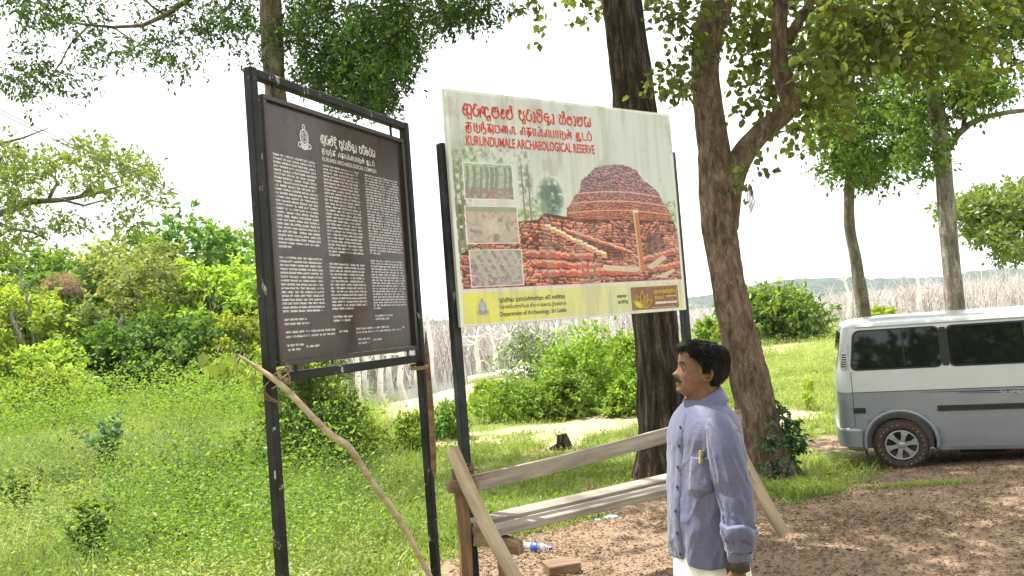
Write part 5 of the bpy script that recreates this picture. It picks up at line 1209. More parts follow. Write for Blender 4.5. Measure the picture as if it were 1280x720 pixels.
x0, z0 = s2(.15, .905); x1, _ = s2(.42, 0); words(sinhala, ['pa', 'u', 'ra', 'aa', 'va', 'i', 'da', 'y', 'aa', ' ', 'da', 'e', 'pa', 'aa', 'ra', 'tha', 'al', 'ma', 'e', 'na', 'al', 'tha', 'u', 'va', ' ', 'sha', 'ra', 'i', ' ', 'la', 'na', 'al', 'ka', 'aa', 'va'], x0, z0, x1-x0, .024, .0042, yy, 'footer_lettering', M['ink_dark'], S2)
TA3 = '\u0ba4\u0bc6\u0bbe\u0bb2\u0bcd\u0baa\u0bc6\u0bbe\u0bb0\u0bc1\u0bb3\u0bbf\u0baf\u0bb2\u0bcd \u0ba4\u0bbf\u0ba3\u0bc8\u0b95\u0bcd\u0b95\u0bb3\u0bae\u0bcd, \u0b87\u0bb2\u0b99\u0bcd\u0b95\u0bc8'
textobj('footer_lettering', tvis(TA3), *s2(.15, .941), .024*H2, .27*W2, M['ink_dark'], S2, yy, .01)
textobj('footer_lettering', 'Department of Archaeology, Sri Lanka', *s2(.15, .972), .024*H2, .27*W2, M['ink_dark'], S2, yy, .012)
st, L = sinhala(['na', 'sa', 'u', 'la', 'ra', 'na'])
x0, z0 = s2(.655, .918); mb = MB(); ribbon(mb, st, x0, z0, .045*W2/L, .020, .0036, yy)
st, L = sinhala(['sa', 'u', 'ra', 'ka', 'i', 'ma', 'u']); x0, z0 = s2(.655, .945); ribbon(mb, st, x0, z0, .05*W2/L, .020, .0036, yy); mb.build('footer_lettering', M['ink_dark'], S2)
# lotus logo on the brown box
def leafp(cx, cz, ang_, L, w):
    P = [(t*L, w*math.sin(math.pi*t**.85)) for t in np.linspace(0, 1, 9)]; P = P+[(a, -b_) for a, b_ in P[::-1]]
    c, s = math.cos(R(ang_)), math.sin(R(ang_)); return [(cx+a*c-b_*s, cz+a*s+b_*c) for a, b_ in P]
cx, cz = s2(.775, .972); lg = MB()
for an_, L_, w_ in ((90, .13, .022), (58, .115, .02), (122, .115, .02), (28, .115, .024), (152, .115, .024)):
    ribbon(lg, [leafp(cx, cz, an_, L_, w_)], 0, 0, 1, 1, .0052, yy)
lg.build('lotus_logo', M['ink_gold'], S2)
lf = MB(); P = leafp(cx, cz, 152, .10, .019); lf.add([(x, yy+.001, z) for x, z in P], [list(range(len(P)))]); lf.build('lotus_petal', M['ink_yellow'], S2)
st, L = sinhala(['sa', 'e', 'va', 'pa', 'aa', 'na', 'ma', 'e', 'ka', 'ya']); mb = MB(); x0, z0 = s2(.835, .908); ribbon(mb, st, x0, z0, .115*W2/L, .026, .0055, yy)
st, L = sinhala(['ma', 'na', 'u', 'pa']); x0, z0 = s2(.838, .935); ribbon(mb, st, x0, z0, .045*W2/L, .020, .0055, yy); mb.box((.925*W2, yy, s2(0, .925)[1]), (.055*W2, .001, .010)); mb.build('logo_lettering', M['ink_gold'], S2)
mb = MB(); mb.box((.868*W2, yy, s2(0, .955)[1]), (.058*W2, .001, .018)); mb.box((.925*W2, yy, s2(0, .955)[1]), (.05*W2, .001, .016)); mb.box((.88*W2, yy, s2(0, .977)[1]), (.13*W2, .001, .003)); mb.box((.953*W2, yy, s2(0, .927)[1]), (.003, .001, .14)); mb.build('logo_strip', M['ink_pink'], S2)

# ================================================================ WOOD
def woodmat(name, stops, stretch, scale=9, bmp=.35):
    m, t, b = nt(name); co = texco(t, stretch); n1 = noise(t, co, scale, 8, .7, .5); n2 = noise(t, texco(t), 3, 3); n3 = noise(t, texco(t), 55, 3)
    c = ramp(t, n1, stops); c = mixc(t, .6, c, ramp(t, n2, [(.35, (.7, .69, .68)), (.7, (1.2, 1.18, 1.15))]), 'MULTIPLY')
    t.links.new(c, b.inputs['Base Color']); b.inputs['Roughness'].default_value = .85; b.inputs['Specular IOR Level'].default_value = .2; bump(t, b, n1, bmp, .01); return m
WS = [(.28, (.15, .125, .10)), (.5, (.33, .29, .24)), (.72, (.50, .455, .39))]
M['plank_x'] = woodmat('weathered_plank', WS, (.12, 2.2, 2.2)); M['plank_z'] = woodmat('pale_split_post', [(.28, (.22, .16, .10)), (.5, (.45, .36, .25)), (.72, (.60, .50, .37))], (.12, 2.2, 2.2))
M['post_dark'] = woodmat('brown_wood_post', [(.28, (.09, .05, .03)), (.5, (.22, .13, .08)), (.72, (.36, .25, .16))], (.15, 2, 2))
M['endgrain'] = woodmat('brown_cut_wood', [(.28, (.12, .075, .05)), (.5, (.27, .18, .12)), (.72, (.38, .27, .19))], (.3, 2, 2))
def plank(name, a, b_, w, th, mat, parent, upv=(0, 0, 1), seed=0, taper=1.0, warp=.006, n=26):
    """rough sawn board from a to b, w across `upv` direction, th thick"""
    a, b_ = Vector(a), Vector(b_); L = (b_-a).length; X = (b_-a).normalized(); Z = Vector(upv); Z = (Z-X*Z.dot(X)).normalized(); Yv = Z.cross(X)
    rg = np.random.default_rng(seed); V = []; off = rg.random()*50
    prof = [(-.5, -.42), (-.46, -.5), (-.16, -.5), (.16, -.5), (.46, -.5), (.5, -.42), (.5, .42), (.46, .5), (.16, .5), (-.16, .5), (-.46, .5), (-.5, .42)]
    for i in range(n+1):
        t_ = i/n; ww = w*(1+(taper-1)*t_); dz = warp*math.sin(t_*5+off)*1.5
        for k, (p, q) in enumerate(prof):
            nzv = float(fbm(np.array([t_*L*3+off]), np.array([k*1.7]), 1, 2)[0])-.5; nf = float(vnoise(np.array([t_*L*22+off]), np.array([k*2.3])))-.5
            ex = (rg.random()-.5)*.014 if i in (0, n) else 0
            V.append(Vector((t_*L+ex, q*th*(1+nzv*.25)+nf*.002, p*ww*(1+nzv*.12)+dz+nf*.002)))
    m = len(prof); F = [(i*m+k, i*m+(k+1) % m, (i+1)*m+(k+1) % m, (i+1)*m+k) for i in range(n) for k in range(m)]+[list(range(m))[::-1], [n*m+k for k in range(m)]]
    me = bpy.data.meshes.new(name); me.from_pydata([tuple(v) for v in V], [], F); me.materials.append(mat)
    o = link(name, me, parent); o.matrix_local = Matrix(((X.x, Yv.x, Z.x, a.x), (X.y, Yv.y, Z.y, a.y), (X.z, Yv.z, Z.z, a.z), (0, 0, 0, 1))); return o
# bench: left end by the grey sign post, right end behind the man
YL, YR = 5.10, 6.15
gL = Vector((at(600, 690, YL).x, YL, 0)); gL.z = gz(gL.x, gL.y)
bench = empty('bench', gL, 'rough bench of weathered planks with a slanting leg, tied to the billboard post', 'bench')
def bl(px, py, Y): return at(px, py, Y)-gL
# seat boards (rear, front)
plank('seat_board', bl(585, 655, YL+.12), bl(928, 578, YR+.08), .17, .04, M['plank_x'], bench, (.4, -1, 0.0), 1)
plank('seat_board', bl(612, 664, YL-.06), bl(930, 589, YR-.12), .15, .045, M['plank_x'], bench, (.4, -1, 0), 2)
plank('seat_board', bl(590, 664, YL+.03), bl(700, 640, YL+.35), .07, .04, M['endgrain'], bench, (.4, -1, 0), 3)
plank('back_rail', bl(588, 605, YL+.02), bl(925, 522, YR+.04), .105, .035, M['plank_x'], bench, (0, 0, 1), 4)
# slanting front leg pieces and uprights
plank('slanting_leg', bl(564, 562, YL-.12), bl(648, 735, YL-.25), .085, .05, M['plank_z'], bench, (1, .3, .5), 5)
plank('slanting_leg', bl(912, 545, YR-.1), bl(980, 668, YR-.15), .085, .05, M['plank_z'], bench, (1, .3, .5), 6)
plank('post', bl(572, 590, YL+.04), bl(588, 760, YL+.02), .075, .06, M['post_dark'], bench, (1, .3, 0), 7)
plank('post', bl(925, 560, YR+.1), bl(932, 660, YR+.1), .09, .07, M['post_dark'], bench, (1, .3, 0), 8)
mb = MB(); a_ = bl(578, 606, YL+.0); mb.box(tuple(a_), (.20, .09, .07), Matrix.Rotation(.3, 4, 'Z'), .012); mb.build('rail_block', M['endgrain'], bench)
plank('crosspiece', bl(595, 672, YL+.05), bl(650, 683, YL-.1), .085, .07, M['endgrain'], bench, (0, 0, 1), 9)
plank('support', bl(630, 690, YL+.0), bl(634, 760, YL+.0), .07, .06, M['endgrain'], bench, (1, 0, 0), 10)
rp = MB(); c0 = bl(578, 590, YL-.10)
for k in range(6):
    pts = []; rx, ry = .062+.003*(k % 3), .085+.004*(k % 2); tl = (-.5, .25, -.15, .4, .1, -.35)[k]
    for q in range(29):
        an_ = q/28*2*math.pi; pts.append((c0.x+math.cos(an_)*rx, c0.y+.045+math.sin(an_)*ry, c0.z+(k-2.5)*.012+math.cos(an_)*rx*tl))
    rp.tube(pts, .0068, 6)
rp.tube([(c0.x+.05, c0.y-.035, c0.z), (c0.x+.075, c0.y-.05, c0.z+.02), (c0.x+.10, c0.y-.045, c0.z+.012)], .005, 5)
rp.tube([(c0.x+.03, c0.y-.04, c0.z), (c0.x+.05, c0.y-.055, c0.z-.04), (c0.x+.045, c0.y-.05, c0.z-.08)], .005, 5)
rp.build('rope_lashing', M['rope_dark'], bench, True)
# wooden stake tied behind the right post of the brown board
s1p = lambda x, y, z: S1.matrix_basis @ Vector((x, y, z))
bpy.context.view_layer.update()
S1m = Matrix.Translation(S1.location) @ Matrix.Rotation(S1.rotation_euler.z, 4, 'Z')
def s1w(x, y, z): return S1m @ Vector((x, y, z))
pw_ = s1w(post_x[1]+.045, .05, 0)
stk = empty('wooden_stake', (pw_.x, pw_.y, pw_.z), 'thin pointed brown stake tied upright to the right post of the brown board', 'stake')
ya = pw_.y+.0; ya = pw_.y-.10; tp = at(532, 415, ya)-pw_; bt = at(543, 592, ya)-pw_
mb = MB(); mb.tube([tuple(bt+Vector((.0, 0, -.03))), tuple(bt+Vector((0, 0, .04))), tuple(bt.lerp(tp, .4)+Vector((.006, 0, 0))), tuple(bt.lerp(tp, .85)), tuple(tp)], [.006, .02, .022, .018, .003], 7, squash=.5); mb.build('stick', M['post_dark'], stk)
mb = MB(); c = at(535, 458, pw_.y-.08)-pw_
for k in range(3): mb.tube([(c.x-.06+.055*math.cos(q)*1.3, c.y-.04+.06*math.sin(q), c.z+.008*k+.012*math.sin(q)) for q in np.linspace(0, 6.283, 14)], .005, 5)
mb.build('string_lashing', M['rope'], stk, True)
# crooked pole tied across the left post
pL = s1w(post_x[0], -.06, 0)
cp = empty('crooked_pole', (pL.x, pL.y, pL.z), 'long crooked peeled branch tied across the left post of the brown board', 'pole')
ys = [pL.y, pL.y-.04, pL.y-.03, pL.y, pL.y+.05, pL.y+.12, pL.y+.2, pL.y+.28, pL.y+.35, pL.y+.45]
ctrl = [(298, 444, 4), (345, 476, 11), (388, 518, 12), (415, 545, 13), (437, 560, 14), (463, 600, 12), (490, 636, 12), (512, 672, 11), (535, 716, 11), (575, 790, 10)]
pts = [at(x, y, yv)-pL for (x, y, w), yv in zip(ctrl, ys)]; trunkmesh('pole', [tuple(p) for p in pts], [pxr(w*.68, 4.4) for x, y, w in ctrl], M['pole_bark'] if 'pole_bark' in M else M['plank_z'], cp, 16, .02, .08, 9, freq=(2, 9))
mb = MB(); c = at(345, 474, pL.y+.02)-pL
for k in range(7): mb.tube([(c.x+.052*math.cos(q)+.01*random.random(), c.y+.045+.075*math.sin(q), c.z+.012*(k-3)+.03*math.cos(q+k)) for q in np.linspace(0, 6.283, 14)], .005, 5)
for k in range(6): mb.tube([(c.x-.02, c.y-.03, c.z), (c.x-.05-.01*k, c.y-.04, c.z-.03-.01*k), (c.x-.05+.02*k, c.y-.03, c.z-.08-.012*k)], .0025, 4)
mb.build('string_lashing', M['rope'], cp, True)
tw = MB(); rgp = np.random.default_rng(2)
for q in ((300, 446, 285, 470), (275, 432, 262, 455), (310, 450, 320, 470), (345, 470, 360, 452)): tw.tube([at(q[0], q[1], pL.y+.03)-pL, at((q[0]+q[2])/2+3, (q[1]+q[3])/2, pL.y+.02)-pL, at(q[2], q[3], pL.y)-pL], [.006, .004, .002], 5)
tw.build('twig', M['bark_far'], cp, True)
P = np.array([tuple(at(x, y, pL.y+rgp.normal()*.05)-pL) for x, y in [(262, 450), (275, 452), (283, 458), (262, 455), (300, 458), (315, 462), (322, 458), (308, 470), (255, 440), (296, 452), (280, 448), (350, 462), (318, 468)]])
for p_ in P:
    V_, F_ = leafhex(np.array([p_]), unit(np.array([(rgp.normal()*.5, rgp.normal()*.3, -1+.3*rgp.normal())])), .075+.02*rgp.random(), .62, rgp)
    link('leaf', npmesh('leaf', V_, F_, M['lf_light'], rnd=np.full(6, .4+.6*rgp.random())), cp)
# brick, stone, stump, litter
def rough_block(name, px, py, d, mat, label, cat, rz=0, seed=0, zlift=0, tilt=0, rough=.03):
    p = ong(px, py); rg = np.random.default_rng(seed); mb = MB(); mb.box((0, 0, d[2]/2+zlift), d, bev=min(d)*.1); o = mb.build(name, mat)
    for v in o.data.vertices: v.co += Vector(rg.normal(size=3)*rough*min(d))
    o.location = p; o.rotation_euler = (tilt, 0, rz); return tag(o, label, cat)
rough_block('wood_block', 703, 716, (.24, .17, .075), M['endgrain'], 'brown sawn timber block lying on the ground in front of the bench', 'timber block', .25, 1)
M['laterite'] = simple('red_laterite', (.30, .13, .07), .95, .4, 25, bmp=.8, dist=.01)
def lump(name, px, py, s, mat, label, cat, sc=(1, .8, .7), seed=0):
    p = ong(px, py); bm_ = MB(); n, m = 12, 9; V = []
    for i in range(m):
        for k in range(n):
            a, b2 = 2*math.pi*k/n, math.pi*i/(m-1); v = np.array([math.sin(b2)*math.cos(a), math.sin(b2)*math.sin(a), math.cos(b2)]); rr = .75+.6*float(fbm(np.array([v[0]*1.5+seed+3]), np.array([v[1]*1.5+4]), v[2]*1.5+3, 3)[0])
            V.append(tuple(v*rr*s*np.array(sc)))
    bm_.add(V, [(i*n+k, (i+1)*n+k, (i+1)*n+(k+1) % n, i*n+(k+1) % n) for i in range(m-1) for k in range(n)]); o = bm_.build(name, mat, None); o.location = p+Vector((0, 0, s*sc[2]*.5)); return tag(o, label, cat)
lump('rock', 738, 614, .085, M['laterite'], 'reddish brown stone lying on the grass behind the bench seat', 'stone', seed=1)
lump('rock', 727, 616, .05, M['laterite'], 'smaller reddish stone touching the larger one on the grass behind the bench', 'stone', seed=4)
lump('crumpled_paper', 752, 611, .03, simple('white_paper', (.75, .76, .78), .7, .1, 20), 'small white paper scrap beside the red stone', 'litter', (1.3, .8, .5), 5)
blue = simple('pale_blue_film', (.35, .62, .85), .3, .2, 20)
lump('plastic_wrapper', 764, 648, .055, blue, 'crumpled pale blue plastic wrapper on the leaf litter under the seat', 'litter', (1.3, .7, .35), 6)
lump('plastic_wrapper', 746, 651, .035, blue, 'smaller blue plastic scrap just left of the crumpled wrapper', 'litter', (1.3, .7, .3), 7)
p = ong(706, 562); mb = MB(); V_ = [(0, 0, -.05), (-.01, 0, .12), (-.03, .01, .26)]; mb.tube(V_, [.15, .12, .085], 12, noise=.25); mb.tube([(-.25, .1, 0), (-.12, .0, .06), (0, 0, .08)], [.03, .05, .06], 8)
o = mb.build('tree_stump', M['bark_dark']); o.location = p; tag(o, 'short dark broken tree stump in the grass behind the bench back rail', 'stump')
# water bottle
pb = ong(655, 690); dirb = (ong(695, 690)-pb).normalized(); bo = empty('plastic_bottle', pb+Vector((0, 0, .034)), 'clear plastic water bottle with blue label and blue cap lying by the bench leg', 'bottle', rz=math.atan2(dirb.y, dirb.x)-.1)
m_, t, b = nt('clear_plastic'); b.inputs['Base Color'].default_value = (.9, .94, 1, 1); b.inputs['Roughness'].default_value = .12; b.inputs['Transmission Weight'].default_value = .75; b.inputs['IOR'].default_value = 1.15
MX = Matrix.Rotation(math.pi/2, 4, 'Y'); mb = MB(); mb.lathe([(0, 0), (.028, .002), (.034, .012), (.031, .03), (.034, .05), (.033, .17), (.028, .19), (.018, .215), (.013, .225), (.013, .235), (0, .235)], MX, 20); mb.build('bottle_body', m_, bo, True)
mb = MB(); mb.lathe([(.0345, .075), (.0352, .076), (.0352, .135), (.0345, .136)], MX, 20); mb.build('label_band', simple('blue_label', (.05, .12, .65), .35, .3, 40), bo, True)
mb = MB(); mb.lathe([(0, .232), (.0155, .232), (.0155, .25), (0, .25)], MX, 14); mb.build('cap', simple('blue_cap', (.06, .1, .55), .35, .1, 40), bo)
# wires in the sky
for i, (ya_, yb_) in enumerate(((131, 275), (136, 279))):
    a, b2 = at(-120, ya_-54, 11), at(345, yb_+12, 15); p0 = (a+b2)/2; mb = MB()
    mb.tube([tuple(a.lerp(b2, q)-p0-Vector((0, 0, .12*math.sin(math.pi*q)))) for q in np.linspace(0, 1, 20)], .0075, 5)
    o = mb.build('power_line', simple('dull_cable', (.25, .25, .24), .6, .1, 5)); o.location = p0; tag(o, ('upper' if i == 0 else 'lower')+' thin cable crossing the sky left of the brown board', 'cable', 'cables in the sky')
# ================================================================ VAN
def build_van():
    th = R(20); fwd = Vector((math.cos(th), -math.sin(th), 0))     # rear -> front
    wc = ong(1130, 586)                                            # contact point of the rear tyre, outer face
    OVH = .68                                                      # rear overhang
    L, HW = 4.62, .845; RW = .335; WB = 2.45; H = 1.97
    inw = Vector((math.sin(th), math.cos(th), 0))                  # away from the viewer
    org = wc - fwd*OVH + inw*(HW-.02); org.z = gz(wc.x+1, wc.y+.5)+.0
    van = empty('van', (org.x, org.y, wc.z-.01), 'white and grey two tone passenger van with dark windows parked on the dirt at right', 'van', rz=-th)
    # local: x from rear 0 to front L, y: -HW near side, z up
    paint_top = simple('white_van_paint', (.60, .62, .62), .22, .03, 3, bmp=0); paint_top.node_tree.nodes['Principled BSDF'].inputs['Coat Weight'].default_value = .4
    mlow, t, b = nt('blue_grey_metallic_paint'); n = noise(t, texco(t), 3, 4)
    t.links.new(ramp(t, n, [(.3, (.27, .30, .345)), (.7, (.31, .345, .39))]), b.inputs['Base Color']); b.inputs['Metallic'].default_value = .35; b.inputs['Roughness'].default_value = .3; b.inputs['Coat Weight'].default_value = .5
    dust = noise(t, texco(t), 12, 6)
    rub = simple('black_rubber', (.02, .02, .022), .6, .2, 30); chrome = simple('chrome', (.6, .6, .6), .15, .05, 5, metal=1, bmp=0)
    gm, t, b = nt('tinted_glass'); b.inputs['Base Color'].default_value = (.012, .014, .014, 1); b.inputs['Roughness'].default_value = .03; b.inputs['Specular IOR Level'].default_value = .5
    def hw(z):      # half width by height
        pts = [(.20, .80), (.28, .832), (.40, .845), (1.0, .845), (1.15, .84), (1.28, .83), (1.84, .762), (1.885, .72), (1.92, .62), (1.948, .44), (1.965, .2)]
        return float(np.interp(z, [p[0] for p in pts], [p[1] for p in pts]))
    def xr(z): return float(np.interp(z, [.2, .35, .5, .9, 1.25, 1.84, 1.895, 1.94, 1.965], [.10, .03, .0, .0, .02, .12, .17, .32, .6]))
    def xf(z): return float(np.interp(z, [.2, .35, .5, .85, 1.0, 1.35, 1.72, 1.82, 1.9, 1.965], [4.5, 4.6, 4.62, 4.56, 4.44, 4.12, 3.72, 3.55, 3.3, 2.9]))
    def ring(z, off=0):
        w, a, c = hw(z)+off, xr(z)-off, xf(z)+off; rr = min(.16, w*.8, (c-a)/3); pts = []
        for (cx, cy, a0) in ((c-rr, w-rr, 0), (a+rr, w-rr, 90), (a+rr, -w+rr, 180), (c-rr, -w+rr, 270)):
            for q in range(8): an_ = R(a0+q*90/7); pts.append((cx+rr*math.cos(an_), cy+rr*math.sin(an_), z))
        # insert extra points along the long sides
        out = []
        for i, p in enumerate(pts):
            q = pts[(i+1) % len(pts)]; out.append(p); d = math.dist(p, q)
            if d > .5:
                for k in range(1, 30): out.append(tuple(p[j]+(q[j]-p[j])*k/30 for j in range(3)))
            elif d > .25:
                for k in range(1, 10): out.append(tuple(p[j]+(q[j]-p[j])*k/10 for j in range(3)))
        return out
    def shell(name, z0, z1, n, mat, cap0, cap1, zs=None):
        zs = zs or list(np.linspace(z0, z1, n)); rings = [ring(z) for z in zs]; m = min(len(r) for r in rings); rings = [r if len(r) == m else [r[int(i*len(r)/m)] for i in range(m)] for r in rings]
        mb = MB(); mb.loft(rings, cap0, cap1); return mb.build(name, mat, van, True)
    BELT = 1.005
    low = shell('lower_body', .24, BELT, 20, mlow, True, False); up = shell('upper_body', BELT+.004, 1.85, 18, paint_top, False, False)
    up.data.materials.clear(); up.data.materials.append(paint_top)
    roof = shell('roof', 0, 0, 0, paint_top, False, True, [1.853, 1.87, 1.885, 1.9, 1.92, 1.935, 1.95, 1.96, 1.965])
    # rain gutter
    for s in (-1, 1):
        mb = MB(); mb.tube([(x, s*(hw(1.85)+.006), 1.852) for x in np.linspace(xr(1.85)+.15, xf(1.85)-.15, 12)], .014, 6); mb.build('rain_gutter', paint_top, van, True)
    # wheel arches by boolean
    cut = MB(); wx = (OVH, OVH+WB)
    for x in wx:
        for s in (-1, 1): cut.lathe([(0, -.16), (.40, -.16), (.40, .16), (0, .16)], Matrix.Rotation(math.pi/2, 4, 'X'), 40, (x, s*.78, .345))
    co_ = cut.build('wheel_arch_cut', rub); md = low.modifiers.new('arches', 'BOOLEAN'); md.object = co_; md.operation = 'DIFFERENCE'; md.solver = 'EXACT'
    bpy.context.view_layer.update(); dg = bpy.context.evaluated_depsgraph_get(); co_.parent = None
    cm = van.matrix_world.copy()
    co_.matrix_world = Matrix.Translation(van.location) @ Matrix.Rotation(-th, 4, 'Z'); bpy.context.view_layer.update(); dg = bpy.context.evaluated_depsgraph_get()
    nm = bpy.data.meshes.new_from_object(low.evaluated_get(dg)); low.modifiers.clear(); low.data = nm; bpy.data.objects.remove(co_)
    # arch lips and liners
    for x in wx:
        for s in (-1, 1):
            mb = MB(); P = [(x+.405*math.cos(a), s*(hw(.5)+.004), .345+.405*math.sin(a)) for a in np.linspace(R(-12), R(192), 26)]; mb.tube(P, .022, 8, squash=.7); mb.build('arch_lip', mlow, van, True)
            mb = MB(); P = [(x+.39*math.cos(a), s*.82, .345+.39*math.sin(a)) for a in np.linspace(R(-14), R(194), 22)]; Q = [(p[0], s*.50, p[2]) for p in P]; mb.loft([P, Q], False, True, closed=False); mb.build('wheel_well', rub, van)
    # wheels
    tyre = simple('dusty_brown_tyre', (.12, .068, .042), .95, .35, 25, bmp=.4); side = simple('tyre_side', (.06, .045, .036), .85, .5, 18)
    rim_m = simple('silver_hubcap', (.42, .43, .43), .32, .08, 20, metal=.5, bmp=0); letm = simple('tyre_lettering', (.4, .38, .36), .7, .3, 40, bmp=0)
    for x in wx:
        for s in (-1, 1):
            w = link('wheel', None, van); w.location = (x, s*.725, .312); w.scale = (.93, 1, .93); w.rotation_euler = (0, 0, 0 if s < 0 else math.pi)
            MXw = Matrix.Rotation(math.pi/2, 4, 'X')      # lathe z -> -y (outwards)
            mb = MB(); mb.lathe([(.205, -.10), (.25, -.115), (.295, -.112), (.322, -.098), (.334, -.07), (.336, 0), (.334, .07), (.322, .098)], MXw, 48)
            for k in range(60):
                a = k/60*2*math.pi
                for dy in (-.06, .0, .06): mb.box((.336*math.cos(a+dy), dy, .336*math.sin(a+dy)), (.014, .042, .02), Matrix.Rotation(-a, 4, 'Y'))
            mb.build('tyre', tyre, w, True)
            mb = MB(); mb.lathe([(.318, .0985), (.295, .110), (.25, .112), (.212, .10), (.20, .07)], MXw, 48); mb.build('sidewall', side, w, True)
            mb = MB()
            for k in range(26):
                if k % 13 in (5, 6, 12): continue
                a = k/26*2*math.pi; mb.box((.272*math.cos(a), -.1135, .272*math.sin(a)), (.016, .003, .011), Matrix.Rotation(-a, 4, 'Y'))
            mb.build('tyre_lettering', letm, w)
            mb = MB(); mb.lathe([(.204, .105), (.198, .116), (.188, .112), (.182, .10)], MXw, 40)
            for k in range(6):
                a = k*math.pi/3+.26; pr = []
                for rr, hwid, dp in ((.03, .030, .104), (.08, .026, .108), (.13, .030, .112), (.17, .044, .112), (.189, .06, .110)):
                    for sg in (-1, 1): pr.append((rr*math.cos(a)-sg*hwid*math.sin(a), -dp, rr*math.sin(a)+sg*hwid*math.cos(a)))
                mb.add(pr, [(2*i, 2*i+2, 2*i+3, 2*i+1) for i in range(4)])
            mb.lathe([(.045, .100), (.045, .114), (.03, .122), (0, .123)], MXw, 20); mb.build('hubcap', rim_m, w, True)
            mb = MB(); mb.lathe([(.182, .10), (.10, .06), (0, .06)], MXw, 30); mb.build('rim', rub, w)
            if x == wx[0]:
                mb = MB(); mb.box((x-.40, s*.73, .33), (.02, .2, .36)); mb.build('mud_flap', rub, van)
    # rubbing strip, belt graphics
    def sidestrip(name, x0, x1, z0, z1, mat, off, s=-1, n=20, z0b=None, z1b=None, th_=.0):
        mb = MB(); V = []; z0b = z0 if z0b is None else z0b; z1b = z1 if z1b is None else z1b
        for i in range(n+1):
            t_ = i/n; x = x0+(x1-x0)*t_; a, b2 = z0+(z0b-z0)*t_, z1+(z1b-z1)*t_
            V += [(x, s*(hw(a)+off-th_), a), (x, s*(hw(a)+off), a+.002*bool(th_)), (x, s*(hw(b2)+off), b2-.002*bool(th_)), (x, s*(hw(b2)+off-th_), b2)]
        F = [(i*4+k, (i+1)*4+k, (i+1)*4+k+1, i*4+k+1) for i in range(n) for k in range(3)]; F = F if s < 0 else [f[::-1] for f in F]
        mb.add(V, F+[(0, 1, 2, 3), (n*4+3, n*4+2, n*4+1, n*4)]); return mb.build(name, mat, van)
    for s in (-1, 1):
        sidestrip('rubbing_strip', .17, OVH-.37, .735, .805, rub, .014, s, 8, th_=.016); sidestrip('rubbing_strip', OVH+.43, OVH+WB-.43, .735, .805, rub, .014, s, th_=.016)
        sidestrip('side_sill', OVH+.42, OVH+WB-.42, .245, .30, mlow, .012, s, th_=.014)
    navy = simple('navy_decal', (.02, .05, .11), .3, .1, 20, bmp=0); paleb = simple('pale_blue_decal', (.45, .5, .56), .3, .1, 20, bmp=0)
    sidestrip('decal_stripe', .95, 2.55, .976, .981, navy, .003, -1, 20, .938, .966); sidestrip('decal_stripe', 1.35, 1.95, .950, .957, navy, .0035, -1, 12, .930, .938)
    sidestrip('decal_stripe', 2.35, 4.0, .945, .985, navy, .0035, -1, 20, .95, .957); sidestrip('decal_stripe', 2.4, 3.8, .925, .94, paleb, .003, -1, 20, .925, .93)
    d = textobj('decal_lettering', 'SUPER', 1.78, .925, .04, .30, paleb, van, -(hw(.94)+.006), .01); d2 = textobj('decal_lettering', 'GL', 2.14, .92, .05, .15, navy, van, -(hw(.94)+.006), .03)
    # windows
    def pane(name, x0, x1, z0, z1, mat, off, s=-1, rc=.06, skew0=0, skew1=0, parent=None):
        pts = []; rr = rc
        for (cx, cz, a0) in ((x1-rr, z1-rr, 0), (x0+rr, z1-rr, 90), (x0+rr, z0+rr, 180), (x1-rr, z0+rr, 270)):
            for q in range(6): an_ = R(a0+q*18); pts.append((cx+rr*math.cos(an_), cz+rr*math.sin(an_)))
        P = []
        for x, z in pts:
            f = (z-z0)/(z1-z0); x += (skew0*(1-(x-x0)/(x1-x0))+skew1*(x-x0)/(x1-x0))*f; P.append((x, z))
        n = len(P); V = [(x, s*(hw(z)+off), z) for x, z in P]+[(x, s*(hw(z)+off-.02), z) for x, z in P]
        F = [list(range(n))[::-1] if s < 0 else list(range(n))]+[(k, (k+1) % n, n+(k+1) % n, n+k) for k in range(n)]
        if s < 0: F[0] = F[0][::-1]
        mb = MB(); mb.add(V, F); return mb.build(name, mat, parent or van)
    for s in (-1, 1):
        for (x0, x1, sk0, sk1) in ((.175, 1.22, .07, 0), (1.28, 2.52, 0, 0), (2.70, 3.98, 0, -.42)):
            wf = pane('window_frame', x0, x1, 1.285, 1.81, rub, .003, s, .08, sk0, sk1); g = pane('window', x0+.022, x1-.022, 1.307, 1.788, gm, .007, s, .065, sk0, sk1)
            if x0 < 2.7:
                mb = MB(); mb.tube([(x1-.42, s*(hw(z)+.009), z) for z in (1.315, 1.55, 1.78)], .009, 5); mb.build('window_divider', rub, van)
        pil = pane('pillar_trim', 1.215, 1.285, 1.30, 1.79, rub, .002, s, .01)
        v = pane('corner_vent', .06, .15, 1.30, 1.66, chrome, .008, s, .045, .03, .03)
        for k in range(6):
            mb = MB(); mb.box((.105+.003*k, s*(hw(1.36+k*.03)+.012), 1.35+k*.03), (.055, .006, .014)); mb.build('vent_slat', rub, van)
        mb = MB(); mb.tube([(2.61, s*(hw(z)+.004), z) for z in np.linspace(.33, 1.27, 9)], .004, 4); mb.build('door_gap', rub, van)
        mb = MB(); mb.tube([(4.0, s*(hw(z)+.004), z) for z in np.linspace(.4, 1.27, 9)], .004, 4); mb.build('door_gap', rub, van)
        mb = MB(); mb.box((2.95, s*(hw(1.08)+.02), 1.08), (.16, .02, .03), bev=.006); mb.build('door_handle', rub, van)
        for xg in (.16,): mb = MB(); mb.tube([(xg+.02, s*(hw(z)+.003), z) for z in np.linspace(.56, 1.27, 8)], .003, 4); mb.build('panel_seam', rub, van)
        mb = MB(); mb.tube([(x, s*(hw(1.005)+.003), 1.005) for x in np.linspace(.17, 4.2, 20)], .0035, 4); mb.build('belt_seam', rub, van)
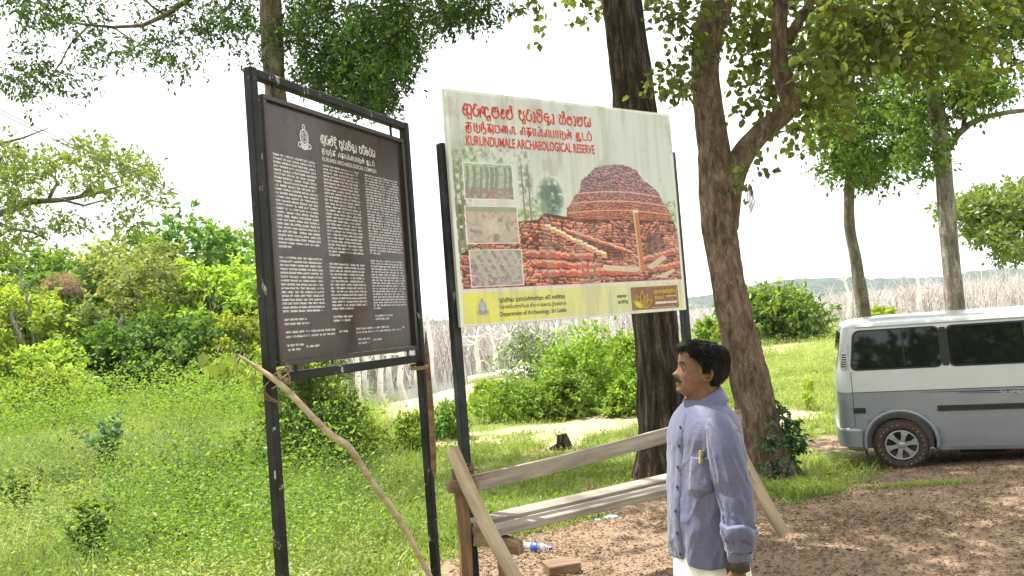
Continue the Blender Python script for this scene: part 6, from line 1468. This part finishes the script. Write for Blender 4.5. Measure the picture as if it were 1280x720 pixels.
        mb = MB(); mb.box((3.75, s*(hw(1.2)+.13), 1.27), (.08, .16, .22), bev=.03); mb.build('wing_mirror', rub, van)
        mb = MB(); mb.box((.03, s*.60, 1.0), (.02, .12, .36), bev=.008); mb.build('tail_light', simple('red_lens', (.45, .02, .02), .2, .1, 20, bmp=0), van)
        mb = MB(); mb.box((4.58, s*.62, .72), (.08, .28, .16), bev=.03); mb.build('headlight', simple('clear_lens', (.7, .72, .74), .1, .05, 20, bmp=0), van)
    # rear glass, windscreen, bumpers, underbody
    mb = MB(); mb.add([(xr(1.3)-.006, -.66, 1.3), (xr(1.3)-.006, .66, 1.3), (xr(1.78)-.006, .58, 1.78), (xr(1.78)-.006, -.58, 1.78)], [(0, 3, 2, 1)]); mb.build('rear_window', gm, van)
    mb = MB(); mb.add([(xf(1.06)+.01, -.68, 1.06), (xf(1.06)+.01, .68, 1.06), (xf(1.35)+.014, .66, 1.35), (xf(1.35)+.014, -.66, 1.35), (xf(1.68)+.01, .58, 1.68), (xf(1.68)+.01, -.58, 1.68)], [(0, 1, 2, 3), (3, 2, 4, 5)]); mb.build('windscreen', gm, van)
    mb = MB(); rings = []
    for x, o_ in ((-.045, 0), (-.055, .02), (-.03, .03)): pass
    P = [(.24, -.862), (.18, -.862), (.07, -.845), (-.005, -.77), (-.03, -.5), (-.03, .5), (-.005, .77), (.07, .845), (.18, .862), (.24, .862)]
    mb.loft([[(x, y, z) for x, y in P] for z in (.30, .33, .50, .535)]+[[(x+.07, y*.93, .545) for x, y in P]], False, False, closed=False); mb.build('rear_bumper', mlow, van, True)
    P = [(4.3, -.862), (4.5, -.84), (4.64, -.74), (4.67, -.4), (4.67, .4), (4.64, .74), (4.5, .84), (4.3, .862)]
    mb = MB(); mb.loft([[(x, y, z) for x, y in P] for z in (.28, .32, .52, .56)], False, False, closed=False); mb.build('front_bumper', mlow, van, True)
    mb = MB(); mb.box((2.3, 0, .25), (3.4, .9, .08)); mb.box((OVH, 0, .33), (.12, 1.3, .12)); mb.box((1.6, -.5, .2), (.5, .14, .08)); mb.tube([(.1, .3, .24), (1.5, .3, .22), (3.0, .25, .22)], .03, 8); mb.build('underbody', rub, van)
    van.scale = (1, 1, .955)
    return van
van = build_van()

# ================================================================ MAN
def sm(pts, n):
    """smooth interpolation of a table of (z, a, b, c...)"""
    A = np.array(pts, float); zs = np.linspace(A[0, 0], A[-1, 0], n); out = [zs]
    for c in range(1, A.shape[1]):
        y = A[:, c]; x = A[:, 0]; m_ = np.gradient(y, x); i = np.clip(np.searchsorted(x, zs)-1, 0, len(x)-2) if x[1] > x[0] else None
        h = x[i+1]-x[i]; t_ = (zs-x[i])/h
        out.append((2*t_**3-3*t_**2+1)*y[i]+(t_**3-2*t_**2+t_)*h*m_[i]+(-2*t_**3+3*t_**2)*y[i+1]+(t_**3-t_**2)*h*m_[i+1])
    return np.stack(out, 1)
def ellring(z, xf_, xb, hw_, n=48, p=2.3, cy=0):
    cx, rx = (xf_+xb)/2, (xb-xf_)/2; a = np.linspace(0, 2*math.pi, n, endpoint=False); c, s = np.cos(a), np.sin(a)
    return [(cx+rx*np.sign(ci)*abs(ci)**(2/p), cy+hw_*np.sign(si)*abs(si)**(2/p), z) for ci, si in zip(c, s)]
def limb_rings(pts, rad, n=24, sub=6, sq=1.0):
    P = np.array(pts, float); Rd = np.array(rad, float); tt = np.linspace(0, len(P)-1, (len(P)-1)*sub+1); out = []
    def cr(Q, t_):
        i = min(int(t_), len(Q)-2); f = t_-i; p0, p1, p2, p3 = Q[max(i-1, 0)], Q[i], Q[i+1], Q[min(i+2, len(Q)-1)]
        return .5*((2*p1)+(-p0+p2)*f+(2*p0-5*p1+4*p2-p3)*f*f+(-p0+3*p1-3*p2+p3)*f**3)
    C = np.array([cr(P, t_) for t_ in tt]); Rr = np.array([cr(Rd, t_) for t_ in tt]); T = unit(np.gradient(C, axis=0)); a0 = unit(np.cross(T, np.array([0, 1., .01]))); b0 = np.cross(T, a0)
    an = np.linspace(0, 2*math.pi, n, endpoint=False)
    return [[tuple(C[i]+a0[i]*math.cos(q)*Rr[i]+b0[i]*math.sin(q)*Rr[i]*sq) for q in an] for i in range(len(C))]
def build_man():
    Ym = 3.3; c = at(881, 560, Ym); base = Vector((c.x, Ym, gz(c.x, Ym)))
    man = empty('person', base, 'man in blue grey checked shirt and white sarong looking up at the signs', 'person', rz=R(18))
    skin, t, b = nt('brown_skin'); co = texco(t); n = noise(t, co, 40, 5)
    t.links.new(ramp(t, n, [(.3, (.135, .066, .040)), (.7, (.215, .110, .068))]), b.inputs['Base Color']); b.inputs['Roughness'].default_value = .55; b.inputs['Specular IOR Level'].default_value = .35; b.inputs['Subsurface Weight'].default_value = .12; b.inputs['Subsurface Radius'].default_value = (.01, .004, .002); bump(t, b, noise(t, co, 220, 3), .12, .001)
    # ---- head, in its own frame: front -x, up z, origin = ear canal height at mid head
    HY = R(-14); hc = Vector((.0, 0, 1.558)); Rh = Matrix.Rotation(R(-14), 4, 'Z') @ Matrix.Rotation(R(11), 4, 'Y')
    nz_, na = 96, 96
    prof = [ # z, front x, back x, half width
        (-.118, -.048, -.020, .026), (-.112, -.066, .004, .040), (-.100, -.079, .030, .050), (-.085, -.083, .048, .056), (-.065, -.081, .062, .062), (-.045, -.082, .074, .066), (-.02, -.083, .088, .070), (.0, -.083, .096, .073),
        (.02, -.082, .102, .076), (.045, -.088, .104, .078), (.07, -.088, .102, .078), (.095, -.080, .092, .073), (.115, -.060, .074, .060), (.127, -.034, .050, .040), (.132, -.008, .022, .014)]
    A = sm(prof, nz_); V = []; an = np.linspace(0, 2*math.pi, na, endpoint=False)
    for z, xf_, xb, hw_ in A:
        cx, rx = (xf_+xb)/2, (xb-xf_)/2
        for q in an:
            ci, si = math.cos(q), math.sin(q); x = cx+rx*np.sign(ci)*abs(ci)**.92; y = hw_*np.sign(si)*abs(si)**.92
            if ci < 0:                                      # facial relief
                g = lambda y0, s_, z0, sz_: math.exp(-((y-y0)/s_)**2-((z-z0)/sz_)**2)
                x -= .024*g(0, .013, -.027, .013)*1.0 + .012*g(0, .009, -.010, .016) + .006*g(0, .009, .014, .02)           # nose
                x -= .006*(g(.012, .008, -.028, .009)+g(-.012, .008, -.028, .009))                                       # nostril wings
                x -= .008*g(0, .022, -.055, .0075) + .0085*g(0, .020, -.070, .0075)                                      # lips
                x += .004*g(0, .02, -.0625, .003)+.004*g(0, .03, -.083, .007)
                x -= .007*g(0, .018, -.098, .012)                                                                         # chin
                x += .010*(g(.031, .014, .014, .012)+g(-.031, .014, .014, .012))                                         # eye sockets
                x -= .005*(g(.030, .022, .034, .008)+g(-.030, .022, .034, .008))                                         # brows
                x -= .004*(g(.04, .018, -.025, .02)+g(-.04, .018, -.025, .02))                                           # cheeks
                x -= .0045*(g(.030, .010, .013, .006)+g(-.030, .010, .013, .006))                                        # lids
            V.append((x, y, z))
    hv = np.array(V); F = [(i*na+k, (i+1)*na+k, (i+1)*na+(k+1) % na, i*na+(k+1) % na) for i in range(nz_-1) for k in range(na)]+[[k for k in range(na)], [(nz_-1)*na+k for k in range(na)][::-1]]
    def hx(v): return Rh.to_3x3() @ Vector((v[0]*.97, v[1]*.93, v[2]*.86))+hc
    body = MB(); body.add([tuple(hx(v)) for v in hv], F)
    for s in (-1, 1):                                       # ears: rim, concha and lobe
        P = [(.002+.004*math.cos(a)*0+.021*math.cos(a)+.012, s*(.078+.010*(math.cos(a) > -.2)*(.6+.4*math.cos(a))), .002+.034*math.sin(a)-.004) for a in np.linspace(R(-150), R(190), 20)]
        body.tube([hx(p) for p in P], [.0052]*len(P), 8)
        body.tube([hx((.005, s*.072, -.02)), hx((.014, s*.080, -.005)), hx((.016, s*.081, .012)), hx((.01, s*.074, .022))], [.008, .010, .010, .006], 8)
        body.tube([hx((.002, s*.072, -.022)), hx((.008, s*.079, -.032)), hx((.013, s*.079, -.030))], [.007, .008, .006], 8)
    # neck, trunk, arms, legs
    rings = [ellring(z, a, b2, w, 40, 2.1) for z, a, b2, w in sm([(1.36, -.075, .10, .12), (1.41, -.062, .082, .078), (1.44, -.058, .078, .064), (1.48, -.056, .078, .060), (1.53, -.05, .08, .058)], 14)]; body.loft(rings)
    TR = [(.80, -.13, .11, .16), (.95, -.145, .095, .155), (1.1, -.13, .10, .16), (1.25, -.105, .11, .165), (1.33, -.085, .105, .165), (1.38, -.07, .09, .12)]
    body.loft([ellring(z, a, b2, w, 40, 2.3) for z, a, b2, w in sm(TR, 14)])
    arm = {}
    for s in (-1, 1):
        ax = 0 if s < 0 else .075; sh_ = (-.005+ax*.3, s*.165, 1.335); el = (-.016+ax, s*.222, 1.085); wr = (-.040+ax, s*.245, .885); arm[s] = (sh_, el, wr)
        body.loft(limb_rings([sh_, (-.012+ax*.7, s*.2, 1.2), el, (-.028+ax, s*.243, .96), wr, (-.044+ax, s*.246, .83)], [.058, .05, .042, .037, .029, .028], 18, 5))
        # hand: palm then four fingers and a thumb, relaxed
        px, py, pz = -.048+ax, s*.246, .832
        body.loft([[tuple(v) for v in r] for r in limb_rings([(px, py, pz+.02), (px-.002, py, pz-.02), (px-.005, py, pz-.055), (px-.008, py, pz-.088)], [.024, .033, .040, .036], 16, 4, .42)])
        for fx, ln_ in ((-.030, .068), (-.011, .078), (.010, .073), (.028, .058)):
            q0 = np.array([px-.006+fx, py, pz-.082]); q1 = q0+np.array([-.004, -s*.004, -ln_*.45]); q2 = q1+np.array([-.006, -s*.012, -ln_*.32]); q3 = q2+np.array([-.004, -s*.014, -ln_*.2])
            body.tube([tuple(q0+np.array([0, 0, .02])), tuple(q0), tuple(q1), tuple(q2), tuple(q3)], [.009, .0095, .009, .008, .006], 10)
        body.tube([(px-.02, py-s*.004, pz-.01), (px-.044, py-s*.012, pz-.045), (px-.052, py-s*.018, pz-.075), (px-.05, py-s*.022, pz-.098)], [.013, .0125, .0105, .007], 10)
        body.loft(limb_rings([(-.01, s*.085, .86), (-.015, s*.09, .66), (.0, s*.095, .48), (.012, s*.098, .30), (.018, s*.1, .09)], [.088, .078, .058, .052, .036], 18, 4))
        body.loft(limb_rings([(.055, s*.10, .04), (.02, s*.10, .055), (-.05, s*.105, .045), (-.12, s*.112, .028), (-.165, s*.115, .02)], [.030, .042, .036, .030, .018], 14, 4, 1.0))
    bo_ = body.build('body', skin, man, True)
    md = bo_.modifiers.new('join', 'REMESH'); md.mode = 'VOXEL'; md.voxel_size = .0050; md.use_smooth_shade = True
    s2_ = bo_.modifiers.new('soft', 'SMOOTH'); s2_.factor = .5; s2_.iterations = 2
    bpy.context.view_layer.update(); dg = bpy.context.evaluated_depsgraph_get(); nm = bpy.data.meshes.new_from_object(bo_.evaluated_get(dg)); bo_.modifiers.clear(); bo_.data = nm
    # ---- eyes
    eyew = simple('eye_white', (.36, .31, .28), .35, .05, 20, bmp=0); eyed = simple('dark_iris', (.02, .012, .01), .1, .1, 20, bmp=0); hairm, t, b = nt('black_hair'); co = texco(t, (6, 6, 1.2)); n = noise(t, co, 45, 5)
    t.links.new(ramp(t, n, [(.3, (.003, .003, .003)), (.75, (.012, .011, .012))]), b.inputs['Base Color']); b.inputs['Roughness'].default_value = .5; b.inputs['Specular IOR Level'].default_value = .22; bump(t, b, n, .8, .006)
    def fx(y, z):
        d = (hv[:, 1]-y)**2+(hv[:, 2]-z)**2; return float(hv[d < np.sort(d)[24]+1e-9][:, 0].min())
    for s in (-1, 1):
        mb = MB(); V = []; e0 = hx((-.0745, s*.031, .0135))
        mb.lathe([(0.0001, -.0085), (.006, -.006), (.0085, 0), (.006, .006), (.0001, .0085)], None, 14, tuple(e0+Vector((.0035, 0, 0)))); mb.build('eye', eyew, man, True)
        for dz_, rr_ in ((.0062, .0100), (-.0072, .0092)):
            mb = MB(); e2 = hx((-.0765, s*.031, .0135+dz_)); mb.lathe([(0.0001, -rr_*.72), (rr_*.7, -rr_*.5), (rr_, 0), (rr_*.7, rr_*.5), (0.0001, rr_*.72)], None, 16, tuple(e2+Vector((.0050, 0, 0)))); mb.build('eyelid', skin, man, True)
        mb = MB(); e1 = hx((-.0805, s*.0315, .0135)); mb.lathe([(0.0001, -.0045), (.0035, -.0025), (.0045, 0), (.0035, .0025), (.0001, .0045)], None, 12, tuple(e1)); mb.build('iris', eyed, man, True)
        mb = MB(); mb.tube([hx((fx(s*(.013+.008*k), .036+.003*math.sin(k*.8))+.0005, s*(.013+.008*k), .036+.003*math.sin(k*.8))) for k in range(5)], [.0022, .0036, .0038, .003, .0012], 7); mb.build('eyebrow', hairm, man, True)
    mp_ = [(fx(k*.0052, -.0475-abs(k)*.0011), k*.0052, -.0475-abs(k)*.0011) for k in range(-5, 6)]
    mb = MB(); mb.tube([hx((p[0]+.0022, p[1], p[2])) for p in mp_], [.003, .005, .0058, .006, .006, .006, .006, .006, .0058, .005, .003], 8); mb.build('moustache', hairm, man, True)
    rgh = np.random.default_rng(8); q_ = rgh.integers(0, 11, 700); P = np.array([tuple(hx((mp_[i][0]-.001+.003*rgh.random(), mp_[i][1]+rgh.normal()*.003, mp_[i][2]+.006*rgh.random()))) for i in q_])
    D = unit(np.stack([np.full(700, -.25), (q_-5)*.16+rgh.normal(size=700)*.2, np.full(700, -1.)], 1)); Vh, Fh = leafverts(P, D, .006+.004*rgh.random(700), .12, rgh, 0, .05); ho = link('moustache_hairs', npmesh('moustache_hairs', Vh, Fh, hairm), man); ho['kind'] = 'stuff'
    # ---- hair: thick cap following the skull, combed back, side lock over the temple
    def skull(z):
        j = np.interp(z, A[:, 0], np.arange(len(A))); i = int(j); f = j-i; i2 = min(i+1, len(A)-1); return A[i]*(1-f)+A[i2]*f
    nzh, nah = 60, 150; V = []; ok = np.zeros((nzh, nah), bool); zs = np.linspace(-.075, .134, nzh)
    for i, z in enumerate(zs):
        zz = min(z, .1315); _, xf_, xb, hw_ = skull(zz); cx, rx = (xf_+xb)/2, (xb-xf_)/2
        for k in range(nah):
            q = 2*math.pi*k/nah; ci, si = math.cos(q), math.sin(q)
            th_ = .013+.006*float(fbm(np.array([ci*9+20]), np.array([si*9+20]), z*18, 3)[0])+.004*float(vnoise(np.array([q*22]), np.array([z*12+8])))
            th_ += .010*max(0, z-.06)/.07+.008*max(0, ci)*max(0, 1-abs(z-.0)/.09)
            hl = .006*math.sin(q*9)+np.interp(ci, [-1, -.80, -.55, -.28, -.12, .05, .2, .45, 1], [.088, .082, .066, .040, -.012, .030, .006, -.048, -.068])  # hairline height around the head
            if ci < .10 and ci > -.26: hl = np.interp(ci, [-.26, -.12, .02, .10], [.042, -.010, -.004, .026])
            d = (z-hl); e_ = np.clip(d/.016, 0, 1); ok[i, k] = d > -.004
            tt = th_*math.sqrt(e_) if d > 0 else -.004
            nx, ny = ci, si; x = cx+(rx+tt)*np.sign(ci)*abs(ci)**.92; y = (hw_+tt)*np.sign(si)*abs(si)**.92; V.append(tuple(hx((x, y, z+(.014 if z > .118 else .014*max(0, (z-.06)/.058)) ))))
    F = [(i*nah+k, i*nah+(k+1) % nah, (i+1)*nah+(k+1) % nah, (i+1)*nah+k) for i in range(nzh-1) for k in range(nah) if ok[i, k] and ok[i+1, k] and ok[i, (k+1) % nah] and ok[i+1, (k+1) % nah]]
    F.append([(nzh-1)*nah+k for k in range(nah)]); mb = MB(); mb.add(V, F); mb.build('hair', hairm, man, True)
    used_v = sorted({i for f in F[:-1] for i in f}); HV = np.array([V[i] for i in used_v]); rgh = np.random.default_rng(3); pick = rgh.integers(0, len(HV), 9000); P = HV[pick]+rgh.normal(size=(9000, 3))*.0015
    ctr = np.array(hx((.015, 0, .02))); nrm = unit(P-ctr); back = np.array((.75, 0, -.75)); tg = back-nrm*(nrm@back)[:, None]+rgh.normal(size=P.shape)*.07; D = unit(unit(tg)+nrm*(-.06+.05*rgh.random((len(P), 1))))
    Vh, Fh = leafverts(P-nrm*.001, D, .012+.014*rgh.random(len(P)), .10, rgh, 0, .05); ho = link('hair_strands', npmesh('hair_strands', Vh, Fh, hairm), man); ho['kind'] = 'stuff'
    # ---- shirt
    shm, t, b = nt('blue_grey_checked_cotton'); co = texco(t)
    def lines(axis, freq, width, warp):
        s_ = t.nodes.new('ShaderNodeSeparateXYZ'); t.links.new(co, s_.inputs[0]); mm = t.nodes.new('ShaderNodeMath'); mm.operation = 'MULTIPLY'; mm.inputs[1].default_value = freq; t.links.new(s_.outputs[axis], mm.inputs[0])
        fr = t.nodes.new('ShaderNodeMath'); fr.operation = 'FRACT'; t.links.new(mm.outputs[0], fr.inputs[0]); return ramp(t, fr.outputs[0], [(0, (1, 1, 1)), (width, (1, 1, 1)), (width+.03, (0, 0, 0)), (1, (0, 0, 0))])
    pn_ = noise(t, co, 5, 3); pf = ramp(t, pn_, [(.48, (0, 0, 0)), (.66, (.42, .42, .42))]); nb = noise(t, co, 260, 2)
    base_c = ramp(t, nb, [(.3, (.082, .088, .165)), (.7, (.112, .120, .212))])
    l1 = lines(2, 42, .22, 0); l2 = lines(0, 34, .18, 0); mx = mixc(t, 1.0, l1, l2, 'ADD'); mx = mixc(t, 1.0, mx, pf, 'MULTIPLY')
    cc = mixc(t, mx, base_c, (.19, .12, .13)); t.links.new(cc, b.inputs['Base Color']); b.inputs['Roughness'].default_value = .62; b.inputs['Sheen Weight'].default_value = .25; b.inputs['Specular IOR Level'].default_value = .35
    bump(t, b, noise(t, texco(t), 16, 4, .5, 1.0), .22, .02)
    SH = [(.822, -.160, .130, .185), (.87, -.166, .128, .184), (.94, -.166, .124, .182), (1.02, -.160, .120, .180), (1.10, -.150, .120, .182), (1.18, -.140, .124, .184), (1.25, -.130, .128, .188), (1.31, -.124, .131, .193), (1.355, -.108, .124, .183), (1.39, -.092, .112, .155), (1.415, -.080, .100, .118), (1.435, -.070, .090, .085), (1.450, -.066, .085, .073)]
    S = sm(SH, 130); n = 180; V = []; rgm = np.random.default_rng(9)
    for z, a, b2, w in S:
        cx, rx = (a+b2)/2, (b2-a)/2; fz = max(0, min(1, (1.33-z)/.5))
        for k in range(n):
            q = 2*math.pi*k/n; ci, si = math.cos(q), math.sin(q)
            amp_ = fz*(.006+.010*(1-fz)) ; fold = (math.sin(q*7+z*9+math.sin(z*11)*1.2)*.45+math.sin(q*13-z*16)*.25)*(.003+.006*max(0, (.98-z)/.22))*min(1, fz*3)
            diag = (float(fbm(np.array([ci*2.2+z*4+5]), np.array([si*2.2-z*5+5]), z*7, 3)[0])-.5)*.03*min(1, max(0, (1.38-z)/.1))
            rdg = (1-abs(2*float(fbm(np.array([ci*3.2+z*1.2+5]), np.array([si*3.2+z*2.0+5]), z*1.6+3, 3)[0])-1))**4; rd2 = (1-abs(2*float(fbm(np.array([ci*2.5-z*6+25]), np.array([si*2.5+z*5+15]), z*4+3, 2)[0])-1))**5; d = fold*.5+diag*.5+(.0065*rdg+.0055*rd2-.006)*min(1, max(0, (1.42-z)/.15))*(.6+.4*fz); V.append((cx+(rx+d)*np.sign(ci)*abs(ci)**.9, (w+d)*np.sign(si)*abs(si)**.9, z-(.012*math.sin(q*2)**2 if z < .836 else 0)))
    mb = MB(); m = len(S); mb.add(V, [(i*n+k, i*n+(k+1) % n, (i+1)*n+(k+1) % n, (i+1)*n+k) for i in range(m-1) for k in range(n)])
    shirt = mb.build('shirt', shm, man, True); sd_ = shirt.modifiers.new('t', 'SOLIDIFY'); sd_.thickness = .003; sd_.offset = -1
    for s in (-1, 1):
        sh_, el, wr = arm[s]; sx_ = 0 if s < 0 else .075
        pts = [(-.005, s*.115, 1.378), (-.014, s*.158, 1.338), (-.022, s*.190, 1.27), (-.022, s*.210, 1.18), (-.018, s*.224, 1.08), (-.026, s*.236, 1.00), (-.036, s*.245, .93), (-.040, s*.25, .895)]; pts = [(p[0]+sx_*min(1, j_/2), p[1], p[2]) for j_, p in enumerate(pts)]
        rr = limb_rings(pts, [.044, .062, .070, .068, .064, .060, .054, .048], 64, 14); V = []; NS = 64
        for i, ring_ in enumerate(rr):
            cz = np.mean([p[2] for p in ring_]); c_ = np.mean(np.array(ring_), 0)
            for k, p in enumerate(ring_):
                q = 2*math.pi*k/64; v = np.array(p)-c_; u_ = v/(np.linalg.norm(v)+1e-9)
                el_ = math.exp(-((cz-1.09)/.09)**2)+1.2*math.exp(-((cz-.94)/.06)**2)
                w_ = (math.sin(cz*60+q*2+2.5*math.sin(q))*.0026*el_+math.sin(q*4+cz*5)*.0035+(1-abs(2*float(fbm(np.array([math.cos(q)*1.8+cz*9+s+4]), np.array([math.sin(q)*1.8+5]), cz*5+2, 3)[0])-1))**4*.008+(1-abs(2*float(fbm(np.array([math.cos(q)*3+s+14]), np.array([math.sin(q)*3+5]), cz*2+2, 2)[0])-1))**4*.004-.006)
                V.append(tuple(c_+v+u_*w_))
        mb = MB(); m = len(rr); mb.add(V, [(i*64+k, i*64+(k+1) % 64, (i+1)*64+(k+1) % 64, (i+1)*64+k) for i in range(m-1) for k in range(64)]); o = mb.build('sleeve', shm, man, True)
        # gathered ruff over the cuff, then the cuff
        V = []; prf = [(.985, .050), (.998, .058), (.985, .066), (.965, .066), (.945, .060), (.935, .050)]
        for z, r_ in prf:
            for k in range(48):
                q = 2*math.pi*k/48; r2 = r_*(1+.05*math.sin(q*4+z*60)+.04*math.sin(q*9+1)+.10*max(0, math.cos(q))); V.append((-.034+sx_+r2*math.cos(q), s*.25+r2*.92*math.sin(q), z+.008*math.sin(q*3+.7)-.012*math.cos(q)))
        mb = MB(); mb.add(V, [(i*48+k, i*48+(k+1) % 48, (i+1)*48+(k+1) % 48, (i+1)*48+k) for i in range(len(prf)-1) for k in range(48)]); mb.build('sleeve_fold', shm, man, True)
        V = []; prf = [(.942, .051), (.935, .049), (.900, .046), (.868, .045), (.865, .042), (.873, .038)]
        for z, r_ in prf:
            for k in range(40):
                q = 2*math.pi*k/40; V.append((-.038+sx_+r_*1.05*math.cos(q), s*.248+r_*.9*math.sin(q), z+.004*math.cos(q)))
        mb = MB(); mb.add(V, [(i*40+k, i*40+(k+1) % 40, (i+1)*40+(k+1) % 40, (i+1)*40+k) for i in range(len(prf)-1) for k in range(40)]); cf = mb.build('cuff', shm, man, True)
        if s < 0:
            btn = simple('dark_button', (.03, .03, .05), .3, .1, 20, bmp=0); mb = MB(); mb.lathe([(0, 0), (.006, 0), (.006, .003), (0, .004)], Matrix.Rotation(math.pi/2, 4, 'X'), 12, (-.018, s*.248-.043, .90)); mb.build('button', btn, man)
            wt = simple('black_watch_strap', (.012, .012, .012), .45, .2, 30); mb = MB(); mb.lathe([(.034, -.020), (.0385, -.018), (.0385, .018), (.034, .020)], None, 28, (-.042, s*.2475, .845)); mb.box((-.050, s*.2475-.034, .845), (.034, .014, .038), bev=.005); mb.build('wristwatch', wt, man, True)
    # collar: stand and two pointed wings
    def cpt(q, r_, z, rx=.072, ry=.067): return (.010+math.cos(q)*(rx+r_), math.sin(q)*(ry+r_), z)
    mb = MB(); rows = []
    for r_, dz in ((.004, -.03), (.002, .0), (-.004, .030), (.0, .037), (.008, .030), (.019, .004), (.032, -.022)):
        row = []
        for q in np.linspace(R(-150), R(150), 70):
            fr_ = (1-math.cos(q))/2; z = 1.458+dz-.068*fr_**1.4; e_ = 0
            if r_ > .018: e_ = max(0, (abs(math.degrees(q))-60)/90); z -= (.060 if r_ > .03 else .026)*e_**1.6
            row.append(cpt(q, r_+((.034 if r_ > .03 else .016)*e_ if r_ > .018 else 0), z))
        rows.append(row)
    mb.loft(rows, False, False, closed=False); cl_ = mb.build('collar', shm, man, True); sd_ = cl_.modifiers.new('t', 'SOLIDIFY'); sd_.thickness = .003
    # button placket, buttons, pocket: laid on the shirt surface
    def surf(q, z, off):
        j = int(np.clip(np.searchsorted(S[:, 0], z), 0, len(S)-1)); v = np.array(shirt.data.vertices[j*n+int(round(q/(2*math.pi)*n)) % n].co[:]); a, b2, w = S[j, 1:]; d = unit(np.array([math.cos(q)/((b2-a)/2), math.sin(q)/w, 0])); return tuple(v+d*off)
    qf = R(184); mb = MB(); V = []; zsn = np.linspace(.828, 1.40, 40)
    for z in zsn: V += [surf(qf-R(6), z, .001), surf(qf-R(5), z, .005), surf(qf+R(5), z, .005), surf(qf+R(6), z, .001)]
    mb.add(V, [(i*4+k, i*4+k+1, (i+1)*4+k+1, (i+1)*4+k) for i in range(len(zsn)-1) for k in range(3)]); mb.build('placket', shm, man, True)
    for z in (1.345, 1.27, 1.19, 1.11, 1.02, .93, .85):
        p = surf(qf+R(2), z, .008); mb = MB(); mb.lathe([(0, -.002), (.0065, -.002), (.0065, .002), (0, .003)], Matrix.Rotation(R(-90), 4, 'Y'), 12, p); mb.build('button', btn, man)
    mb = MB(); nx_, nz2 = 12, 10; V = []
    for j in range(nz2+1):
        for i in range(nx_+1):
            u_, v_ = i/nx_, j/nz2; q = R(207)+(R(243)-R(207))*u_; z = 1.105+.135*v_-(.02*(1-abs(2*u_-1)) if j == 0 else 0); ed = min(u_, 1-u_, v_ if j else 0)*8
            V.append(surf(q, z, .0015+.004*min(1, ed)+.006*(v_**2)*(1-abs(2*u_-1))))
    m = nx_+1; mb.add(V, [(j*m+i, j*m+i+1, (j+1)*m+i+1, (j+1)*m+i) for j in range(nz2) for i in range(nx_)]); pk = mb.build('pocket', shm, man, True); sd_ = pk.modifiers.new('t', 'SOLIDIFY'); sd_.thickness = .002
    # sarong
    sar = simple('white_cotton', (.74, .73, .72), .8, .05, 30, bmp=.2); V = []; zz = np.linspace(.03, .95, 46); n2 = 96
    for z in zz:
        f = (z-.03)/.92; rx, ry = .175-.045*f, .195-.03*f
        for k in range(n2):
            q = 2*math.pi*k/n2; d = (math.sin(q*9+z*2)*.012+math.sin(q*17+1)*.005)*(1.1-f*.8); V.append((-.02+(rx+d)*math.cos(q), (ry+d)*math.sin(q), z))
    mb = MB(); mb.add(V, [(i*n2+k, i*n2+(k+1) % n2, (i+1)*n2+(k+1) % n2, (i+1)*n2+k) for i in range(len(zz)-1) for k in range(n2)]); mb.build('sarong', sar, man, True)
    for s in (-1, 1):
        mb = MB(); mb.box((-.045, s*.108, .008), (.27, .10, .02), bev=.008); mb.box((-.07, s*.108, .065), (.05, .10, .012), bev=.004); mb.build('sandal', simple('brown_leather', (.12, .06, .03), .6, .2, 20), man)
    # folded card in the pocket
    bpy.context.view_layer.update()
    Mm = Matrix.Translation(man.location) @ Matrix.Rotation(man.rotation_euler.z, 4, 'Z'); p = Mm @ Vector(surf(R(226), 1.238, .006)); mb = MB(); mb.box((0, 0, 0), (.050, .008, .05), bev=.002); mb.box((-.013, -.006, .012), (.012, .004, .012))
    cd = mb.build('folded_notebook', simple('olive_yellow_cover', (.42, .35, .16), .5, .2, 30)); cd.location = p; cd.rotation_euler = (0, R(14), R(18)+R(36)); tag(cd, 'small olive yellow notebook sticking out of the shirt pocket', 'notebook')
    return man
man = build_man()

# ================================================================ HAZE
def haze():
    mb = MB(); mb.box((100, 1100, 60), (6400, 2700, 132)); m = bpy.data.materials.new('thin_air_haze'); m.use_nodes = True; t = m.node_tree; t.nodes.clear()
    o_ = t.nodes.new('ShaderNodeOutputMaterial'); v = t.nodes.new('ShaderNodeVolumePrincipled'); v.inputs['Color'].default_value = (.85, .92, 1, 1); v.inputs['Density'].default_value = .00011; v.inputs['Anisotropy'].default_value = .2
    t.links.new(v.outputs[0], o_.inputs['Volume']); tag(mb.build('haze', m), kind='stuff')
haze()
